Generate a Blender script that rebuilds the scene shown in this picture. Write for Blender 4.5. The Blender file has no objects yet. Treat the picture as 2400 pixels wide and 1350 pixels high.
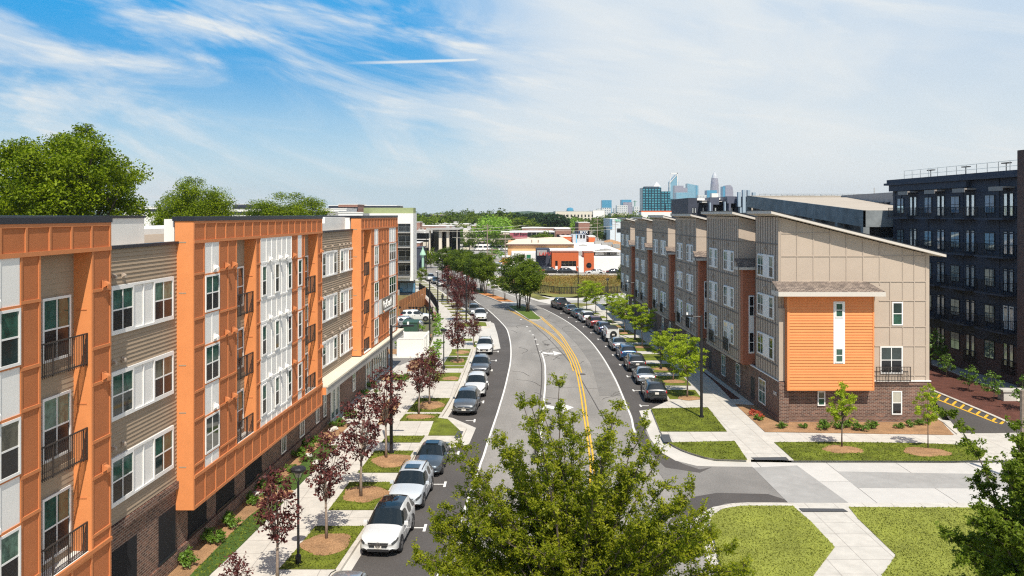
import bpy, math, random
import numpy as np
from mathutils import Vector, Matrix, noise as mnoise

# ------------------------------------------------------------------ camera, sky, sun, exposure
SC = bpy.context.scene
COL = SC.collection
cam_d = bpy.data.cameras.new('camera'); cam = bpy.data.objects.new('camera', cam_d); COL.objects.link(cam)
CZ = 15.7; FP = 2000.0; HY = 503.0
cam.location = (0, 0, CZ); cam.rotation_euler = (math.radians(90), 0, 0)
cam_d.sensor_width = 36; cam_d.lens = 36 * FP / 2400; cam_d.shift_y = -172 / 2400
cam_d.clip_start = .5; cam_d.clip_end = 20000
SC.camera = cam

SUN_EL = math.radians(54); SUN_AZ = math.radians(180 - 13.5)     # behind the camera, a little to the right
sd = bpy.data.lights.new('sun', 'SUN'); sd.energy = 4.8; sd.angle = math.radians(.5); sd.color = (1, .93, .81)
sun = bpy.data.objects.new('sun', sd); COL.objects.link(sun)
svec = Vector((math.sin(SUN_AZ) * math.cos(SUN_EL), math.cos(SUN_AZ) * math.cos(SUN_EL), math.sin(SUN_EL)))
sun.rotation_euler = svec.to_track_quat('Z', 'Y').to_euler(); sun.location = (60, -60, 90)

W = bpy.data.worlds.new('World'); SC.world = W; W.use_nodes = True
def build_world():
    nt = W.node_tree; N = nt.nodes; L = nt.links; N.clear()
    out = N.new('ShaderNodeOutputWorld'); bg = N.new('ShaderNodeBackground'); L.new(bg.outputs[0], out.inputs[0])
    sky = N.new('ShaderNodeTexSky'); sky.sky_type = 'NISHITA'; sky.sun_disc = False
    sky.sun_elevation = SUN_EL; sky.sun_rotation = SUN_AZ; sky.air_density = 1.0; sky.dust_density = .6; sky.ozone_density = 2.0
    hs = N.new('ShaderNodeHueSaturation'); hs.inputs['Saturation'].default_value = 1.2; hs.inputs['Hue'].default_value = .492; hs.inputs['Value'].default_value = 1.0
    L.new(sky.outputs[0], hs.inputs['Color'])
    def math_(op, a, b=None, c=None, clamp=False):
        n = N.new('ShaderNodeMath'); n.operation = op; n.use_clamp = clamp
        for i, v in enumerate((a, b, c)):
            if v is None: continue
            if isinstance(v, (int, float)): n.inputs[i].default_value = v
            else: L.new(v, n.inputs[i])
        return n.outputs[0]
    tc = N.new('ShaderNodeTexCoord'); sx = N.new('ShaderNodeSeparateXYZ'); L.new(tc.outputs['Generated'], sx.inputs[0])
    az = math_('ARCTAN2', sx.outputs[0], sx.outputs[1]); el = math_('ARCSINE', sx.outputs[2])
    def streak(rot, sc_, stretch, detail, seed, dist=.6, lo=.45, hi=.7):
        cb = N.new('ShaderNodeCombineXYZ'); L.new(az, cb.inputs[0]); L.new(el, cb.inputs[1]); cb.inputs[2].default_value = seed
        mp = N.new('ShaderNodeMapping'); L.new(cb.outputs[0], mp.inputs[0]); mp.inputs['Rotation'].default_value = (0, 0, rot)
        mp2 = N.new('ShaderNodeMapping'); L.new(mp.outputs[0], mp2.inputs[0]); mp2.inputs['Scale'].default_value = (1, stretch, 1)
        nz = N.new('ShaderNodeTexNoise'); L.new(mp2.outputs[0], nz.inputs['Vector']); nz.inputs['Scale'].default_value = sc_
        nz.inputs['Detail'].default_value = detail; nz.inputs['Roughness'].default_value = .58; nz.inputs['Distortion'].default_value = dist
        mr = N.new('ShaderNodeMapRange'); mr.interpolation_type = 'SMOOTHSTEP'; L.new(nz.outputs[0], mr.inputs[0])
        mr.inputs[1].default_value = lo; mr.inputs[2].default_value = hi; return mr.outputs[0]
    def ramp(v, a, b, smooth=True):
        mr = N.new('ShaderNodeMapRange'); mr.interpolation_type = 'SMOOTHSTEP' if smooth else 'LINEAR'
        L.new(v, mr.inputs[0]); mr.inputs[1].default_value = a; mr.inputs[2].default_value = b; return mr.outputs[0]
    s1 = streak(.27, 3.0, 3.8, 8, 3.1, 1.0, .40, .62)
    s2 = streak(.16, 8.0, 7.0, 8, 7.7, .5, .46, .70)
    soft = streak(.25, 2.2, 2.2, 4, 1.3, .3, .35, .65)
    right = ramp(az, -.13, .10)                                   # a veil thickens towards the right
    hi_ = ramp(el, .75, .30)                                      # the cirrus sheet thins out overhead
    low = ramp(el, .17, -.01)                                     # pale air near the horizon
    top = ramp(el, .10, .24)
    c = math_('MULTIPLY', s1, math_('ADD', .55, math_('MULTIPLY', s2, .45)))
    wisp = math_('MULTIPLY', s2, math_('MULTIPLY', soft, .5))
    c = math_('MAXIMUM', c, wisp)
    veil = math_('MULTIPLY', right, math_('ADD', .70, math_('MULTIPLY', soft, .25)))
    c = math_('SUBTRACT', 1.0, math_('MULTIPLY', math_('SUBTRACT', 1.0, c), math_('SUBTRACT', 1.0, veil)), clamp=True)
    ct = math_('ABSOLUTE', math_('SUBTRACT', el, math_('ADD', .1815, math_('MULTIPLY', az, .046))))
    ct = math_('MULTIPLY', ramp(ct, .0028, .0004), math_('MULTIPLY', ramp(az, -.21, -.12), ramp(az, -.030, -.045)))
    c = math_('MAXIMUM', c, math_('MULTIPLY', ct, .95))     # a short vapour trail
    c = math_('MULTIPLY', math_('MULTIPLY', c, .97), math_('ADD', .25, math_('MULTIPLY', hi_, .75)))
    m0 = N.new('ShaderNodeMix'); m0.data_type = 'RGBA'; L.new(math_('MULTIPLY', math_('ADD', .45, math_('MULTIPLY', top, .45)), hi_), m0.inputs[0]); L.new(hs.outputs[0], m0.inputs[6]); m0.inputs[7].default_value = (.05, 3.3, 7.4, 1)
    hz = math_('MULTIPLY', low, .8)
    m1 = N.new('ShaderNodeMix'); m1.data_type = 'RGBA'; L.new(hz, m1.inputs[0]); L.new(m0.outputs[2], m1.inputs[6]); m1.inputs[7].default_value = (6.3, 7.5, 7.85, 1)
    m2 = N.new('ShaderNodeMix'); m2.data_type = 'RGBA'; L.new(c, m2.inputs[0]); L.new(m1.outputs[2], m2.inputs[6]); m2.inputs[7].default_value = (7.5, 7.75, 7.75, 1)
    L.new(m2.outputs[2], bg.inputs['Color']); bg.inputs['Strength'].default_value = .10
build_world()
SC.view_settings.view_transform = 'Standard'; SC.view_settings.look = 'None'
SC.view_settings.exposure = .18; SC.view_settings.gamma = 1
SC.cycles.filter_width = 1.2; SC.cycles.max_bounces = 6; SC.cycles.transparent_max_bounces = 6
try: SC.cycles.use_denoising = False
except Exception: pass

R = random.Random(11)
# ------------------------------------------------------------------ measuring helpers (metres; ground is z = 0)
def G(px, py, z=0.0):
    Y = (CZ - z) * FP / (py - HY); return ((px - 1200) * Y / FP, Y, z)
def XW(px, Y): return (px - 1200) * Y / FP
def ZW(py, Y): return CZ - (py - HY) * Y / FP

# ------------------------------------------------------------------ materials
MATS = {}
def mat(name, col, rough=.8, metal=0., var=0., vs=2., col2=None, bump=0., bs=20., spec=.4, coat=0., trans=0., scale=(1, 1, 1), v2=0., vs2=.3, emit=None):
    if name in MATS: return MATS[name]
    m = bpy.data.materials.new(name); MATS[name] = m; m.use_nodes = True
    nt = m.node_tree; N = nt.nodes; L = nt.links; b = N['Principled BSDF']
    b.inputs['Roughness'].default_value = rough; b.inputs['Metallic'].default_value = metal
    b.inputs['Specular IOR Level'].default_value = spec; b.inputs['Coat Weight'].default_value = coat
    c4 = (*col, 1)
    if var or bump or v2:
        tc = N.new('ShaderNodeTexCoord'); mp = N.new('ShaderNodeMapping'); L.new(tc.outputs['Object'], mp.inputs[0]); mp.inputs['Scale'].default_value = scale
    if var or v2:
        a = tuple(x * (1 - var) for x in col); d = col2 or tuple(min(1, x * (1 + var)) for x in col)
        nz = N.new('ShaderNodeTexNoise'); L.new(mp.outputs[0], nz.inputs['Vector']); nz.inputs['Scale'].default_value = vs; nz.inputs['Detail'].default_value = 8; nz.inputs['Roughness'].default_value = .65
        mr = N.new('ShaderNodeMapRange'); L.new(nz.outputs[0], mr.inputs[0]); mr.inputs[1].default_value = .3; mr.inputs[2].default_value = .7
        mx = N.new('ShaderNodeMix'); mx.data_type = 'RGBA'; L.new(mr.outputs[0], mx.inputs[0]); mx.inputs[6].default_value = (*a, 1); mx.inputs[7].default_value = (*d, 1)
        o = mx.outputs[2]
        if v2:
            n2 = N.new('ShaderNodeTexNoise'); L.new(mp.outputs[0], n2.inputs['Vector']); n2.inputs['Scale'].default_value = vs2; n2.inputs['Detail'].default_value = 4
            r2 = N.new('ShaderNodeMapRange'); L.new(n2.outputs[0], r2.inputs[0]); r2.inputs[1].default_value = .35; r2.inputs[2].default_value = .65; r2.inputs[3].default_value = 1 - v2; r2.inputs[4].default_value = 1 + v2
            vm = N.new('ShaderNodeVectorMath'); vm.operation = 'SCALE'; L.new(o, vm.inputs[0]); L.new(r2.outputs[0], vm.inputs['Scale']); o = vm.outputs[0]
        L.new(o, b.inputs['Base Color'])
    else: b.inputs['Base Color'].default_value = c4
    if bump:
        n3 = N.new('ShaderNodeTexNoise'); L.new(mp.outputs[0], n3.inputs['Vector']); n3.inputs['Scale'].default_value = bs; n3.inputs['Detail'].default_value = 5
        bp = N.new('ShaderNodeBump'); bp.inputs['Strength'].default_value = bump; bp.inputs['Distance'].default_value = .05
        L.new(n3.outputs[0], bp.inputs['Height']); L.new(bp.outputs[0], b.inputs['Normal'])
    if trans:
        t = N.new('ShaderNodeBsdfTranslucent'); t.inputs['Color'].default_value = (min(1, col[0] * 1.5), min(1, col[1] * 1.6), col[2] * .8, 1)
        ms = N.new('ShaderNodeMixShader'); ms.inputs[0].default_value = trans; L.new(b.outputs[0], ms.inputs[1]); L.new(t.outputs[0], ms.inputs[2]); L.new(ms.outputs[0], N['Material Output'].inputs[0])
    if emit: b.inputs['Emission Color'].default_value = c4; b.inputs['Emission Strength'].default_value = emit
    return m
def brick_mat(name, c1, c2, mortar, w=.21, h=.075, ms=.011, mode='wall', off=.5, rough=.85, bump=.4, dirt=.2):
    m = bpy.data.materials.new(name); MATS[name] = m; m.use_nodes = True
    nt = m.node_tree; N = nt.nodes; L = nt.links; b = N['Principled BSDF']; b.inputs['Roughness'].default_value = rough; b.inputs['Specular IOR Level'].default_value = .3
    tc = N.new('ShaderNodeTexCoord'); sx = N.new('ShaderNodeSeparateXYZ'); L.new(tc.outputs['Object'], sx.inputs[0]); cb = N.new('ShaderNodeCombineXYZ')
    if mode == 'wall':
        ad = N.new('ShaderNodeMath'); ad.operation = 'ADD'; L.new(sx.outputs[0], ad.inputs[0]); L.new(sx.outputs[1], ad.inputs[1]); L.new(ad.outputs[0], cb.inputs[0]); L.new(sx.outputs[2], cb.inputs[1])
    else: L.new(sx.outputs[0], cb.inputs[0]); L.new(sx.outputs[1], cb.inputs[1])
    bt = N.new('ShaderNodeTexBrick'); L.new(cb.outputs[0], bt.inputs['Vector']); bt.offset = off
    for k, v in (('Color1', c1), ('Color2', c2), ('Mortar', mortar)): bt.inputs[k].default_value = (*v, 1)
    bt.inputs['Scale'].default_value = 1; bt.inputs['Brick Width'].default_value = w; bt.inputs['Row Height'].default_value = h; bt.inputs['Mortar Size'].default_value = ms
    nz = N.new('ShaderNodeTexNoise'); L.new(tc.outputs['Object'], nz.inputs['Vector']); nz.inputs['Scale'].default_value = 1.3; nz.inputs['Detail'].default_value = 9; nz.inputs['Roughness'].default_value = .7
    mr = N.new('ShaderNodeMapRange'); L.new(nz.outputs[0], mr.inputs[0]); mr.inputs[1].default_value = .3; mr.inputs[2].default_value = .7; mr.inputs[3].default_value = 1 - dirt; mr.inputs[4].default_value = 1 + dirt * .6
    vm = N.new('ShaderNodeVectorMath'); vm.operation = 'SCALE'; L.new(bt.outputs[0], vm.inputs[0]); L.new(mr.outputs[0], vm.inputs['Scale']); L.new(vm.outputs[0], b.inputs['Base Color'])
    if bump:
        bp = N.new('ShaderNodeBump'); bp.inputs['Strength'].default_value = bump; bp.inputs['Distance'].default_value = .01; bp.invert = True; L.new(bt.outputs['Fac'], bp.inputs['Height']); L.new(bp.outputs[0], b.inputs['Normal'])
    return m
def glass_mat(name, col, rough=.04, spec=.9, var=.3, vs=1.5):
    return mat(name, col, rough, 0, var, vs, spec=spec, coat=.0)

M = {}
M['orange'] = mat('orange_panel', (.70, .26, .09), .75, var=.06, vs=1.2, bump=.15, bs=60)
M['orange_trim'] = mat('orange_trim', (.57, .205, .075), .7, var=.04, vs=1.5)
M['orange_face'] = mat('rough_shaded_orange', (.47, .155, .055), .9, var=.07, vs=1.2, bump=.3, bs=60)  # rough boards, orange darkened to hold the shade of grazing sun
M['bay'] = mat('light_orange_siding', (.76, .275, .095), .75, var=.05, vs=1.0)
M['white'] = mat('white_panel', (.82, .80, .77), .7, var=.03, vs=1)
M['white_trim'] = mat('white_trim', (.82, .81, .79), .5)
M['siding'] = mat('taupe_siding', (.36, .275, .195), .8, var=.06, vs=1.5)
M['cap'] = mat('black_coping', (.02, .022, .03), .4)
M['membrane'] = mat('white_roof_membrane', (.78, .77, .74), .8, var=.05, vs=.6)
M['tan'] = mat('taupe_panel', (.47, .385, .31), .8, var=.04, vs=.8, bump=.1, bs=70)
M['shadow_gap'] = mat('shadow_gap_dark', (.20, .165, .14), .8); M['tan_trim'] = mat('taupe_batten', (.45, .37, .30), .8)  # street battens coloured dark in place of shadow gaps
M['shaded_bay'] = mat('shaded_orange_siding', (.42, .15, .08), .8, var=.05)  # orange bay siding of the wings, darkened for the neighbouring wing's shade
M['clad'] = mat('charcoal_cladding', (.046, .053, .078), .7, var=.15, vs=.7)
M['metal_black'] = mat('black_metal', (.018, .018, .02), .45)
M['rail'] = mat('bronze_rail', (.045, .036, .032), .5)
M['brick'] = brick_mat('brown_brick', (.215, .105, .072), (.085, .046, .038), (.30, .245, .205), w=.30, h=.105, ms=.014, dirt=.3)
M['brick_dark'] = brick_mat('dark_brick', (.15, .065, .05), (.07, .04, .036), (.16, .13, .12))
M['brick_red'] = brick_mat('red_brick', (.34, .12, .07), (.26, .09, .055), (.4, .32, .28))
M['gup'] = glass_mat('upper_sash_glass', (.028, .085, .062), .05, .8, .6, 2.2)
M['gup_b'] = glass_mat('glass_before_blinds', (.10, .17, .13), .08, .6, .5, 5); M['gup_c'] = glass_mat('glass_before_curtain', (.12, .115, .085), .08, .6, .7, 1.2); M['gup_d'] = glass_mat('glass_over_dark_room', (.02, .035, .035), .04, .9, .5, 1)
M['glo'] = glass_mat('lower_sash_screen', (.014, .015, .018), .25, .5, .4, 3)
M['gblue'] = glass_mat('blue_glass', (.08, .2, .32), .03, 1.0, .5, 1)
M['gdark'] = glass_mat('dark_glass', (.012, .014, .018), .05, .7)
M['blind'] = mat('pale_blind', (.45, .43, .36), .7, var=.1, vs=3)
M['concrete'] = brick_mat('sidewalk_concrete', (.60, .565, .51), (.56, .53, .48), (.40, .37, .335), 1.55, 1.55, .022, 'ground', 0, .9, .2, .16)
M['conc_plain'] = mat('plain_concrete', (.58, .55, .50), .9, var=.07, vs=.8, bump=.1, bs=30, v2=.06)
M['conc_grey'] = mat('grey_concrete', (.36, .35, .335), .9, var=.10, vs=1.5, bump=.1, bs=30, v2=.07)
M['kerb'] = mat('kerb_concrete', (.56, .52, .46), .9, var=.14, vs=2.5, v2=.1, vs2=.7)
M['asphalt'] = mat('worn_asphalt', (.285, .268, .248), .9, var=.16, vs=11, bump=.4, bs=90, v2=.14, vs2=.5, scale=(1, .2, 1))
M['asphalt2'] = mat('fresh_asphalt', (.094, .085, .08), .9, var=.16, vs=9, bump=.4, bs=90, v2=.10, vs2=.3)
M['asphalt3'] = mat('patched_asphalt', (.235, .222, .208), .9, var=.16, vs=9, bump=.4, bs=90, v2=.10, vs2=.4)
M['paint'] = mat('white_road_paint', (.80, .78, .74), .7, var=.08, vs=5)
M['yellow'] = mat('yellow_road_paint', (.80, .46, .04), .7, var=.14, vs=4)
M['grass'] = mat('lawn_grass', (.125, .18, .010), .95, var=.62, vs=14, col2=(.25, .29, .025), bump=.9, bs=45, v2=.32, vs2=.9)
M['grass2'] = mat('pale_lawn_grass', (.235, .27, .03), .95, var=.35, vs=16, col2=(.40, .43, .08), bump=.9, bs=45, v2=.2, vs2=.5)
M['drygrass'] = mat('dry_grass', (.30, .22, .07), .95, var=.5, vs=2.2, col2=(.22, .25, .05), bump=.6, bs=8, v2=.35, vs2=.15)
M['mulch'] = mat('tan_mulch', (.47, .235, .10), .95, var=.55, vs=16, col2=(.60, .36, .19), bump=1, bs=40, v2=.18, vs2=1)
M['mulch2'] = mat('red_brown_mulch', (.105, .036, .026), .95, var=.5, vs=10, col2=(.20, .075, .05), bump=1, bs=30, v2=.2, vs2=1)
M['leaf_lime'] = mat('lime_leaf', (.30, .38, .018), .6, spec=.15, var=.35, vs=1.2, col2=(.40, .50, .04), trans=.35)
M['leaf_green'] = mat('green_leaf', (.12, .18, .014), .55, spec=.15, var=.4, vs=.8, col2=(.21, .28, .025), trans=.32)
M['leaf_dark'] = mat('deep_green_leaf', (.06, .105, .012), .55, spec=.15, var=.4, vs=.5, col2=(.12, .175, .018), trans=.22)
M['leaf_pine'] = mat('blue_green_leaf', (.028, .058, .020), .6, spec=.15, var=.4, vs=.3, trans=.12)
M['leaf_big'] = mat('yellow_green_leaf', (.10, .175, .004), .5, spec=.15, var=.5, vs=.35, col2=(.27, .34, .008), trans=.28)
M['leaf_front'] = mat('olive_leaf', (.14, .215, .006), .42, spec=.15, var=.5, vs=1.6, col2=(.42, .42, .03), trans=.42)
M['leaf_purple'] = mat('purple_leaf', (.07, .018, .026), .5, spec=.15, var=.5, vs=2.0, col2=(.21, .07, .06), trans=.2)
M['bark'] = mat('grey_brown_bark', (.12, .09, .07), .9, var=.3, vs=6, bump=.5, bs=20)
M['bark_pale'] = mat('pale_bark', (.27, .21, .17), .9, var=.3, vs=6)
M['wood'] = mat('orange_brown_fence_wood', (.42, .19, .08), .85, var=.25, vs=3, scale=(1, 1, .3))
M['rubber'] = mat('tyre_rubber', (.014, .014, .015), .8)
M['alloy'] = mat('alloy_wheel', (.35, .35, .36), .3, .8)
M['chrome'] = mat('bright_chrome', (.6, .6, .6), .15, 1)
M['headlamp'] = mat('headlamp_lens', (.07, .075, .08), .08, .3, coat=.8)
M['taillamp'] = mat('taillamp_lens', (.35, .012, .012), .15, coat=.6)
M['plastic'] = mat('black_plastic', (.022, .022, .024), .55)
M['carglass'] = mat('car_glass', (.012, .017, .019), .03, spec=.9)
M['plate'] = mat('licence_plate', (.7, .66, .6), .5)
M['shingle'] = brick_mat('roof_shingle', (.34, .27, .22), (.17, .135, .115), (.10, .08, .07), .33, .17, .02, 'ground', .5, .95, .5, .3)

# ------------------------------------------------------------------ mesh building
ORG = {}
def tag(o, label=None, cat=None, group=None, kind=None):
    if label: o['label'] = label
    if cat: o['category'] = cat
    if group: o['group'] = group
    if kind: o['kind'] = kind
    return o
class MB:
    def __init__(s): s.v = []; s.f = []; s.m = []; s.p = []
    def face(s, pts, mi=0):
        s.p.append(len(s.f))
        n = len(s.v); s.v += [tuple(p) for p in pts]; s.f.append(tuple(range(n, n + len(pts)))); s.m.append(mi)
    def hexa(s, p, mi=0):      # p: 4 bottom (ccw) + 4 top
        s.p.append(len(s.f)); n = len(s.v); s.v += [tuple(q) for q in p]
        for q in ((0, 3, 2, 1), (4, 5, 6, 7), (0, 1, 5, 4), (1, 2, 6, 5), (2, 3, 7, 6), (3, 0, 4, 7)):
            s.f.append(tuple(n + i for i in q)); s.m.append(mi)
    def box(s, x0, x1, y0, y1, z0, z1, mi=0):
        s.hexa([(x0, y0, z0), (x1, y0, z0), (x1, y1, z0), (x0, y1, z0), (x0, y0, z1), (x1, y0, z1), (x1, y1, z1), (x0, y1, z1)], mi)
    def mbox(s, fn, a0, a1, b0, b1, c0, c1, mi=0):
        s.hexa([fn(a0, b0, c0), fn(a1, b0, c0), fn(a1, b1, c0), fn(a0, b1, c0), fn(a0, b0, c1), fn(a1, b0, c1), fn(a1, b1, c1), fn(a0, b1, c1)], mi)
    def prism(s, pts, z0, z1, mi=0):
        s.p.append(len(s.f))
        n = len(s.v); k = len(pts)
        A = sum(pts[i][0] * pts[(i + 1) % k][1] - pts[(i + 1) % k][0] * pts[i][1] for i in range(k))
        if A < 0: pts = pts[::-1]
        s.v += [(p[0], p[1], z0) for p in pts] + [(p[0], p[1], z1) for p in pts]
        s.f.append(tuple(n + k + i for i in range(k))); s.m.append(mi)
        s.f.append(tuple(n + k - 1 - i for i in range(k))); s.m.append(mi)
        for i in range(k):
            j = (i + 1) % k; s.f.append((n + i, n + j, n + k + j, n + k + i)); s.m.append(mi)
    def tube(s, pts, rad, n=7, mi=0, cap=True):
        s.p.append(len(s.f)); pts = [Vector(p) for p in pts]; rings = []
        for i, p in enumerate(pts):
            d = (pts[min(i + 1, len(pts) - 1)] - pts[max(i - 1, 0)])
            if d.length < 1e-9: d = Vector((0, 0, 1))
            d.normalize(); u = d.cross(Vector((0, 0, 1)) if abs(d.z) < .95 else Vector((1, 0, 0))).normalized(); w = d.cross(u)
            r = rad[i] if isinstance(rad, (list, tuple)) else rad
            b = len(s.v); s.v += [tuple(p + (u * math.cos(2 * math.pi * k / n) + w * math.sin(2 * math.pi * k / n)) * r) for k in range(n)]; rings.append(b)
        for a, b in zip(rings, rings[1:]):
            for k in range(n): s.f.append((a + k, a + (k + 1) % n, b + (k + 1) % n, b + k)); s.m.append(mi)
        if cap:
            s.f.append(tuple(rings[0] + k for k in range(n))[::-1]); s.m.append(mi)
            s.f.append(tuple(rings[-1] + k for k in range(n))); s.m.append(mi)
    def lathe(s, c, prof, n=16, mi=0, axis='z'):
        s.p.append(len(s.f)); rings = []
        for r, h in prof:
            b = len(s.v); rings.append(b)
            for k in range(n):
                a = 2 * math.pi * k / n; x, y = r * math.cos(a), r * math.sin(a)
                s.v.append((c[0] + x, c[1] + y, c[2] + h) if axis == 'z' else (c[0] + h, c[1] + x, c[2] + y))
        for a, b in zip(rings, rings[1:]):
            for k in range(n): s.f.append((a + k, a + (k + 1) % n, b + (k + 1) % n, b + k)); s.m.append(mi)
        s.f.append(tuple(rings[0] + k for k in range(n))[::-1]); s.m.append(mi); s.f.append(tuple(rings[-1] + k for k in range(n))); s.m.append(mi)
    def mesh(s, name, mats, off=(0, 0, 0), smooth=False):
        me = bpy.data.meshes.new(name); ox, oy, oz = off
        me.from_pydata([(x - ox, y - oy, z - oz) for x, y, z in s.v], [], s.f)
        for m in (mats if isinstance(mats, (list, tuple)) else [mats]): me.materials.append(M[m] if isinstance(m, str) else m)
        if len(me.materials) > 1: me.polygons.foreach_set('material_index', s.m)
        if smooth: me.polygons.foreach_set('use_smooth', [True] * len(me.polygons))
        me.update(); return me
    def clusters(s):
        st = s.p + [len(s.f)]; fr = [s.f[st[i]:st[i + 1]] for i in range(len(s.p))]; V = np.array(s.v)
        lo = []; hi = []
        for g in fr: ix = sorted({i for f in g for i in f}); lo.append(V[ix].min(0)); hi.append(V[ix].max(0))
        lo = np.array(lo) - .03; hi = np.array(hi) + .03; n = len(fr); lab = -np.ones(n, int); k = 0
        for i in range(n):
            if lab[i] >= 0: continue
            lab[i] = k; todo = [i]
            while todo:
                j = todo.pop(); hit = (lab < 0) & (lo <= hi[j]).all(1) & (hi >= lo[j]).all(1)
                for h in np.nonzero(hit)[0]: lab[h] = k; todo.append(int(h))
            k += 1
        out = []
        for c in range(k):
            m = MB(); mp = {}
            for i in np.nonzero(lab == c)[0]:
                m.p.append(len(m.f))
                for q, f in enumerate(fr[i]):
                    for v in f:
                        if v not in mp: mp[v] = len(m.v); m.v.append(s.v[v])
                    m.f.append(tuple(mp[v] for v in f)); m.m.append(s.m[st[i] + q])
            m.p = [0]; out.append(m)
        return out
    def build(s, name, mats, parent=None, smooth=False, loc=None, local=False, org=None, **tags):
        if not s.v: return None
        if parent is not None and not local and not smooth and len(s.p) > 1:
            cl = s.clusters()
            if 1 < len(cl) <= 60: return [c.build(name, mats, parent, smooth, None, True, org=ORG.get(parent.name, (0, 0, 0)), **tags) for c in cl][0]
        if parent is not None: off = org or ((0, 0, 0) if local else ORG.get(parent.name, (0, 0, 0)))
        elif loc is not None: off = loc
        else:
            a = np.array(s.v); off = (float((a[:, 0].min() + a[:, 0].max()) / 2), float((a[:, 1].min() + a[:, 1].max()) / 2), float(a[:, 2].min()))
        o = bpy.data.objects.new(name, s.mesh(name, mats, off, smooth)); COL.objects.link(o)
        if parent is not None: o.parent = parent; ORG[o.name] = org or (ORG.get(parent.name, (0, 0, 0)) if not local else (0, 0, 0))
        else: o.location = off; ORG[o.name] = off
        if tags: tag(o, **tags)
        return o
def root(name, loc, label, cat, group=None, rz=0):
    o = bpy.data.objects.new(name, None); COL.objects.link(o); o.location = loc; o.rotation_euler = (0, 0, rz); o.empty_display_size = .3
    ORG[o.name] = tuple(loc); return tag(o, label, cat, group)
def inst(name, me, parent, loc, rz=0, rx=0):
    o = bpy.data.objects.new(name, me); COL.objects.link(o); o.parent = parent
    g = ORG.get(parent.name, (0, 0, 0)); o.location = (loc[0] - g[0], loc[1] - g[1], loc[2] - g[2]); o.rotation_euler = (rx, 0, rz)
    return o
KIDS = {}
def children(o): return [c for c in bpy.data.objects if c.parent == o]
def copy_tree(o, loc=None, rz=None, sc=None, label=None, group=None, kids=None):
    c = o.copy(); COL.objects.link(c)
    if loc is not None: c.location = loc
    if rz is not None: c.rotation_euler = (0, 0, rz)
    if sc is not None: c.scale = (sc, sc, sc) if isinstance(sc, (int, float)) else sc
    if label: c['label'] = label
    if group: c['group'] = group
    if o.name not in KIDS:
        KIDS[o.name] = [(k, children(k)) for k in children(o)]
    for k, gs in KIDS[o.name]:
        kc = k.copy(); COL.objects.link(kc); kc.parent = c
        for g in gs: gc = g.copy(); COL.objects.link(gc); gc.parent = kc
    return c
def text_mesh(s, size, m, extrude=.03, align='LEFT'):
    cu = bpy.data.curves.new('t', 'FONT'); cu.body = s; cu.size = size; cu.extrude = extrude; cu.align_x = align; cu.resolution_u = 2
    t = bpy.data.objects.new('t', cu); COL.objects.link(t); bpy.context.view_layer.update()
    me = bpy.data.meshes.new_from_object(t.evaluated_get(bpy.context.evaluated_depsgraph_get())); bpy.data.objects.remove(t)
    me.materials.clear(); me.materials.append(M[m] if isinstance(m, str) else m); return me
# windows: local x along the wall, z up, outward = -y
WC = {}
def window_meshes(w, h, nx, ny=2, trim='white_trim', up='gup', lo='glo', cas=.085, mul=.055, split=.5):
    k = (round(w, 2), round(h, 2), nx, ny, trim, up, lo, cas)
    if k in WC: return WC[k]
    f = MB(); p = MB(); D = .05
    f.box(0, w, -D, 0, 0, cas); f.box(0, w, -D, 0, h - cas, h); f.box(0, cas, -D, 0, cas, h - cas); f.box(w - cas, w, -D, 0, cas, h - cas)
    cw = (w - 2 * cas) / nx; ch = (h - 2 * cas) / ny
    for i in range(1, nx): f.box(cas + i * cw - mul / 2, cas + i * cw + mul / 2, -D + .015, 0, cas, h - cas)
    for j in range(1, ny): f.box(cas, w - cas, -D + .02, 0, cas + j * ch - mul / 2, cas + j * ch + mul / 2)
    for i in range(nx):
        for j in range(ny):
            x0 = cas + i * cw; z0 = cas + j * ch
            p.face([(x0, -.02, z0), (x0 + cw, -.02, z0), (x0 + cw, -.02, z0 + ch), (x0, -.02, z0 + ch)], 0 if j >= ny / 2 or ny == 1 else 1)
    WC[k] = (f.mesh('window', trim), p.mesh('pane', [up, lo])); return WC[k]
RW = random.Random(77)
def add_window(parent, loc, rz, w, h, nx=2, ny=2, **kw):
    if 'up' not in kw: kw['up'] = RW.choice(['gup', 'gup', 'gup_b', 'gup_c', 'gup_d']); kw['lo'] = kw.get('lo', RW.choice(['glo', 'glo', 'glo', 'gup_d']))
    f, p = window_meshes(w, h, nx, ny, **kw); o = inst('window', f, parent, loc, rz)
    q = bpy.data.objects.new('pane', p); COL.objects.link(q); q.parent = o; return o
RC = {}
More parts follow.
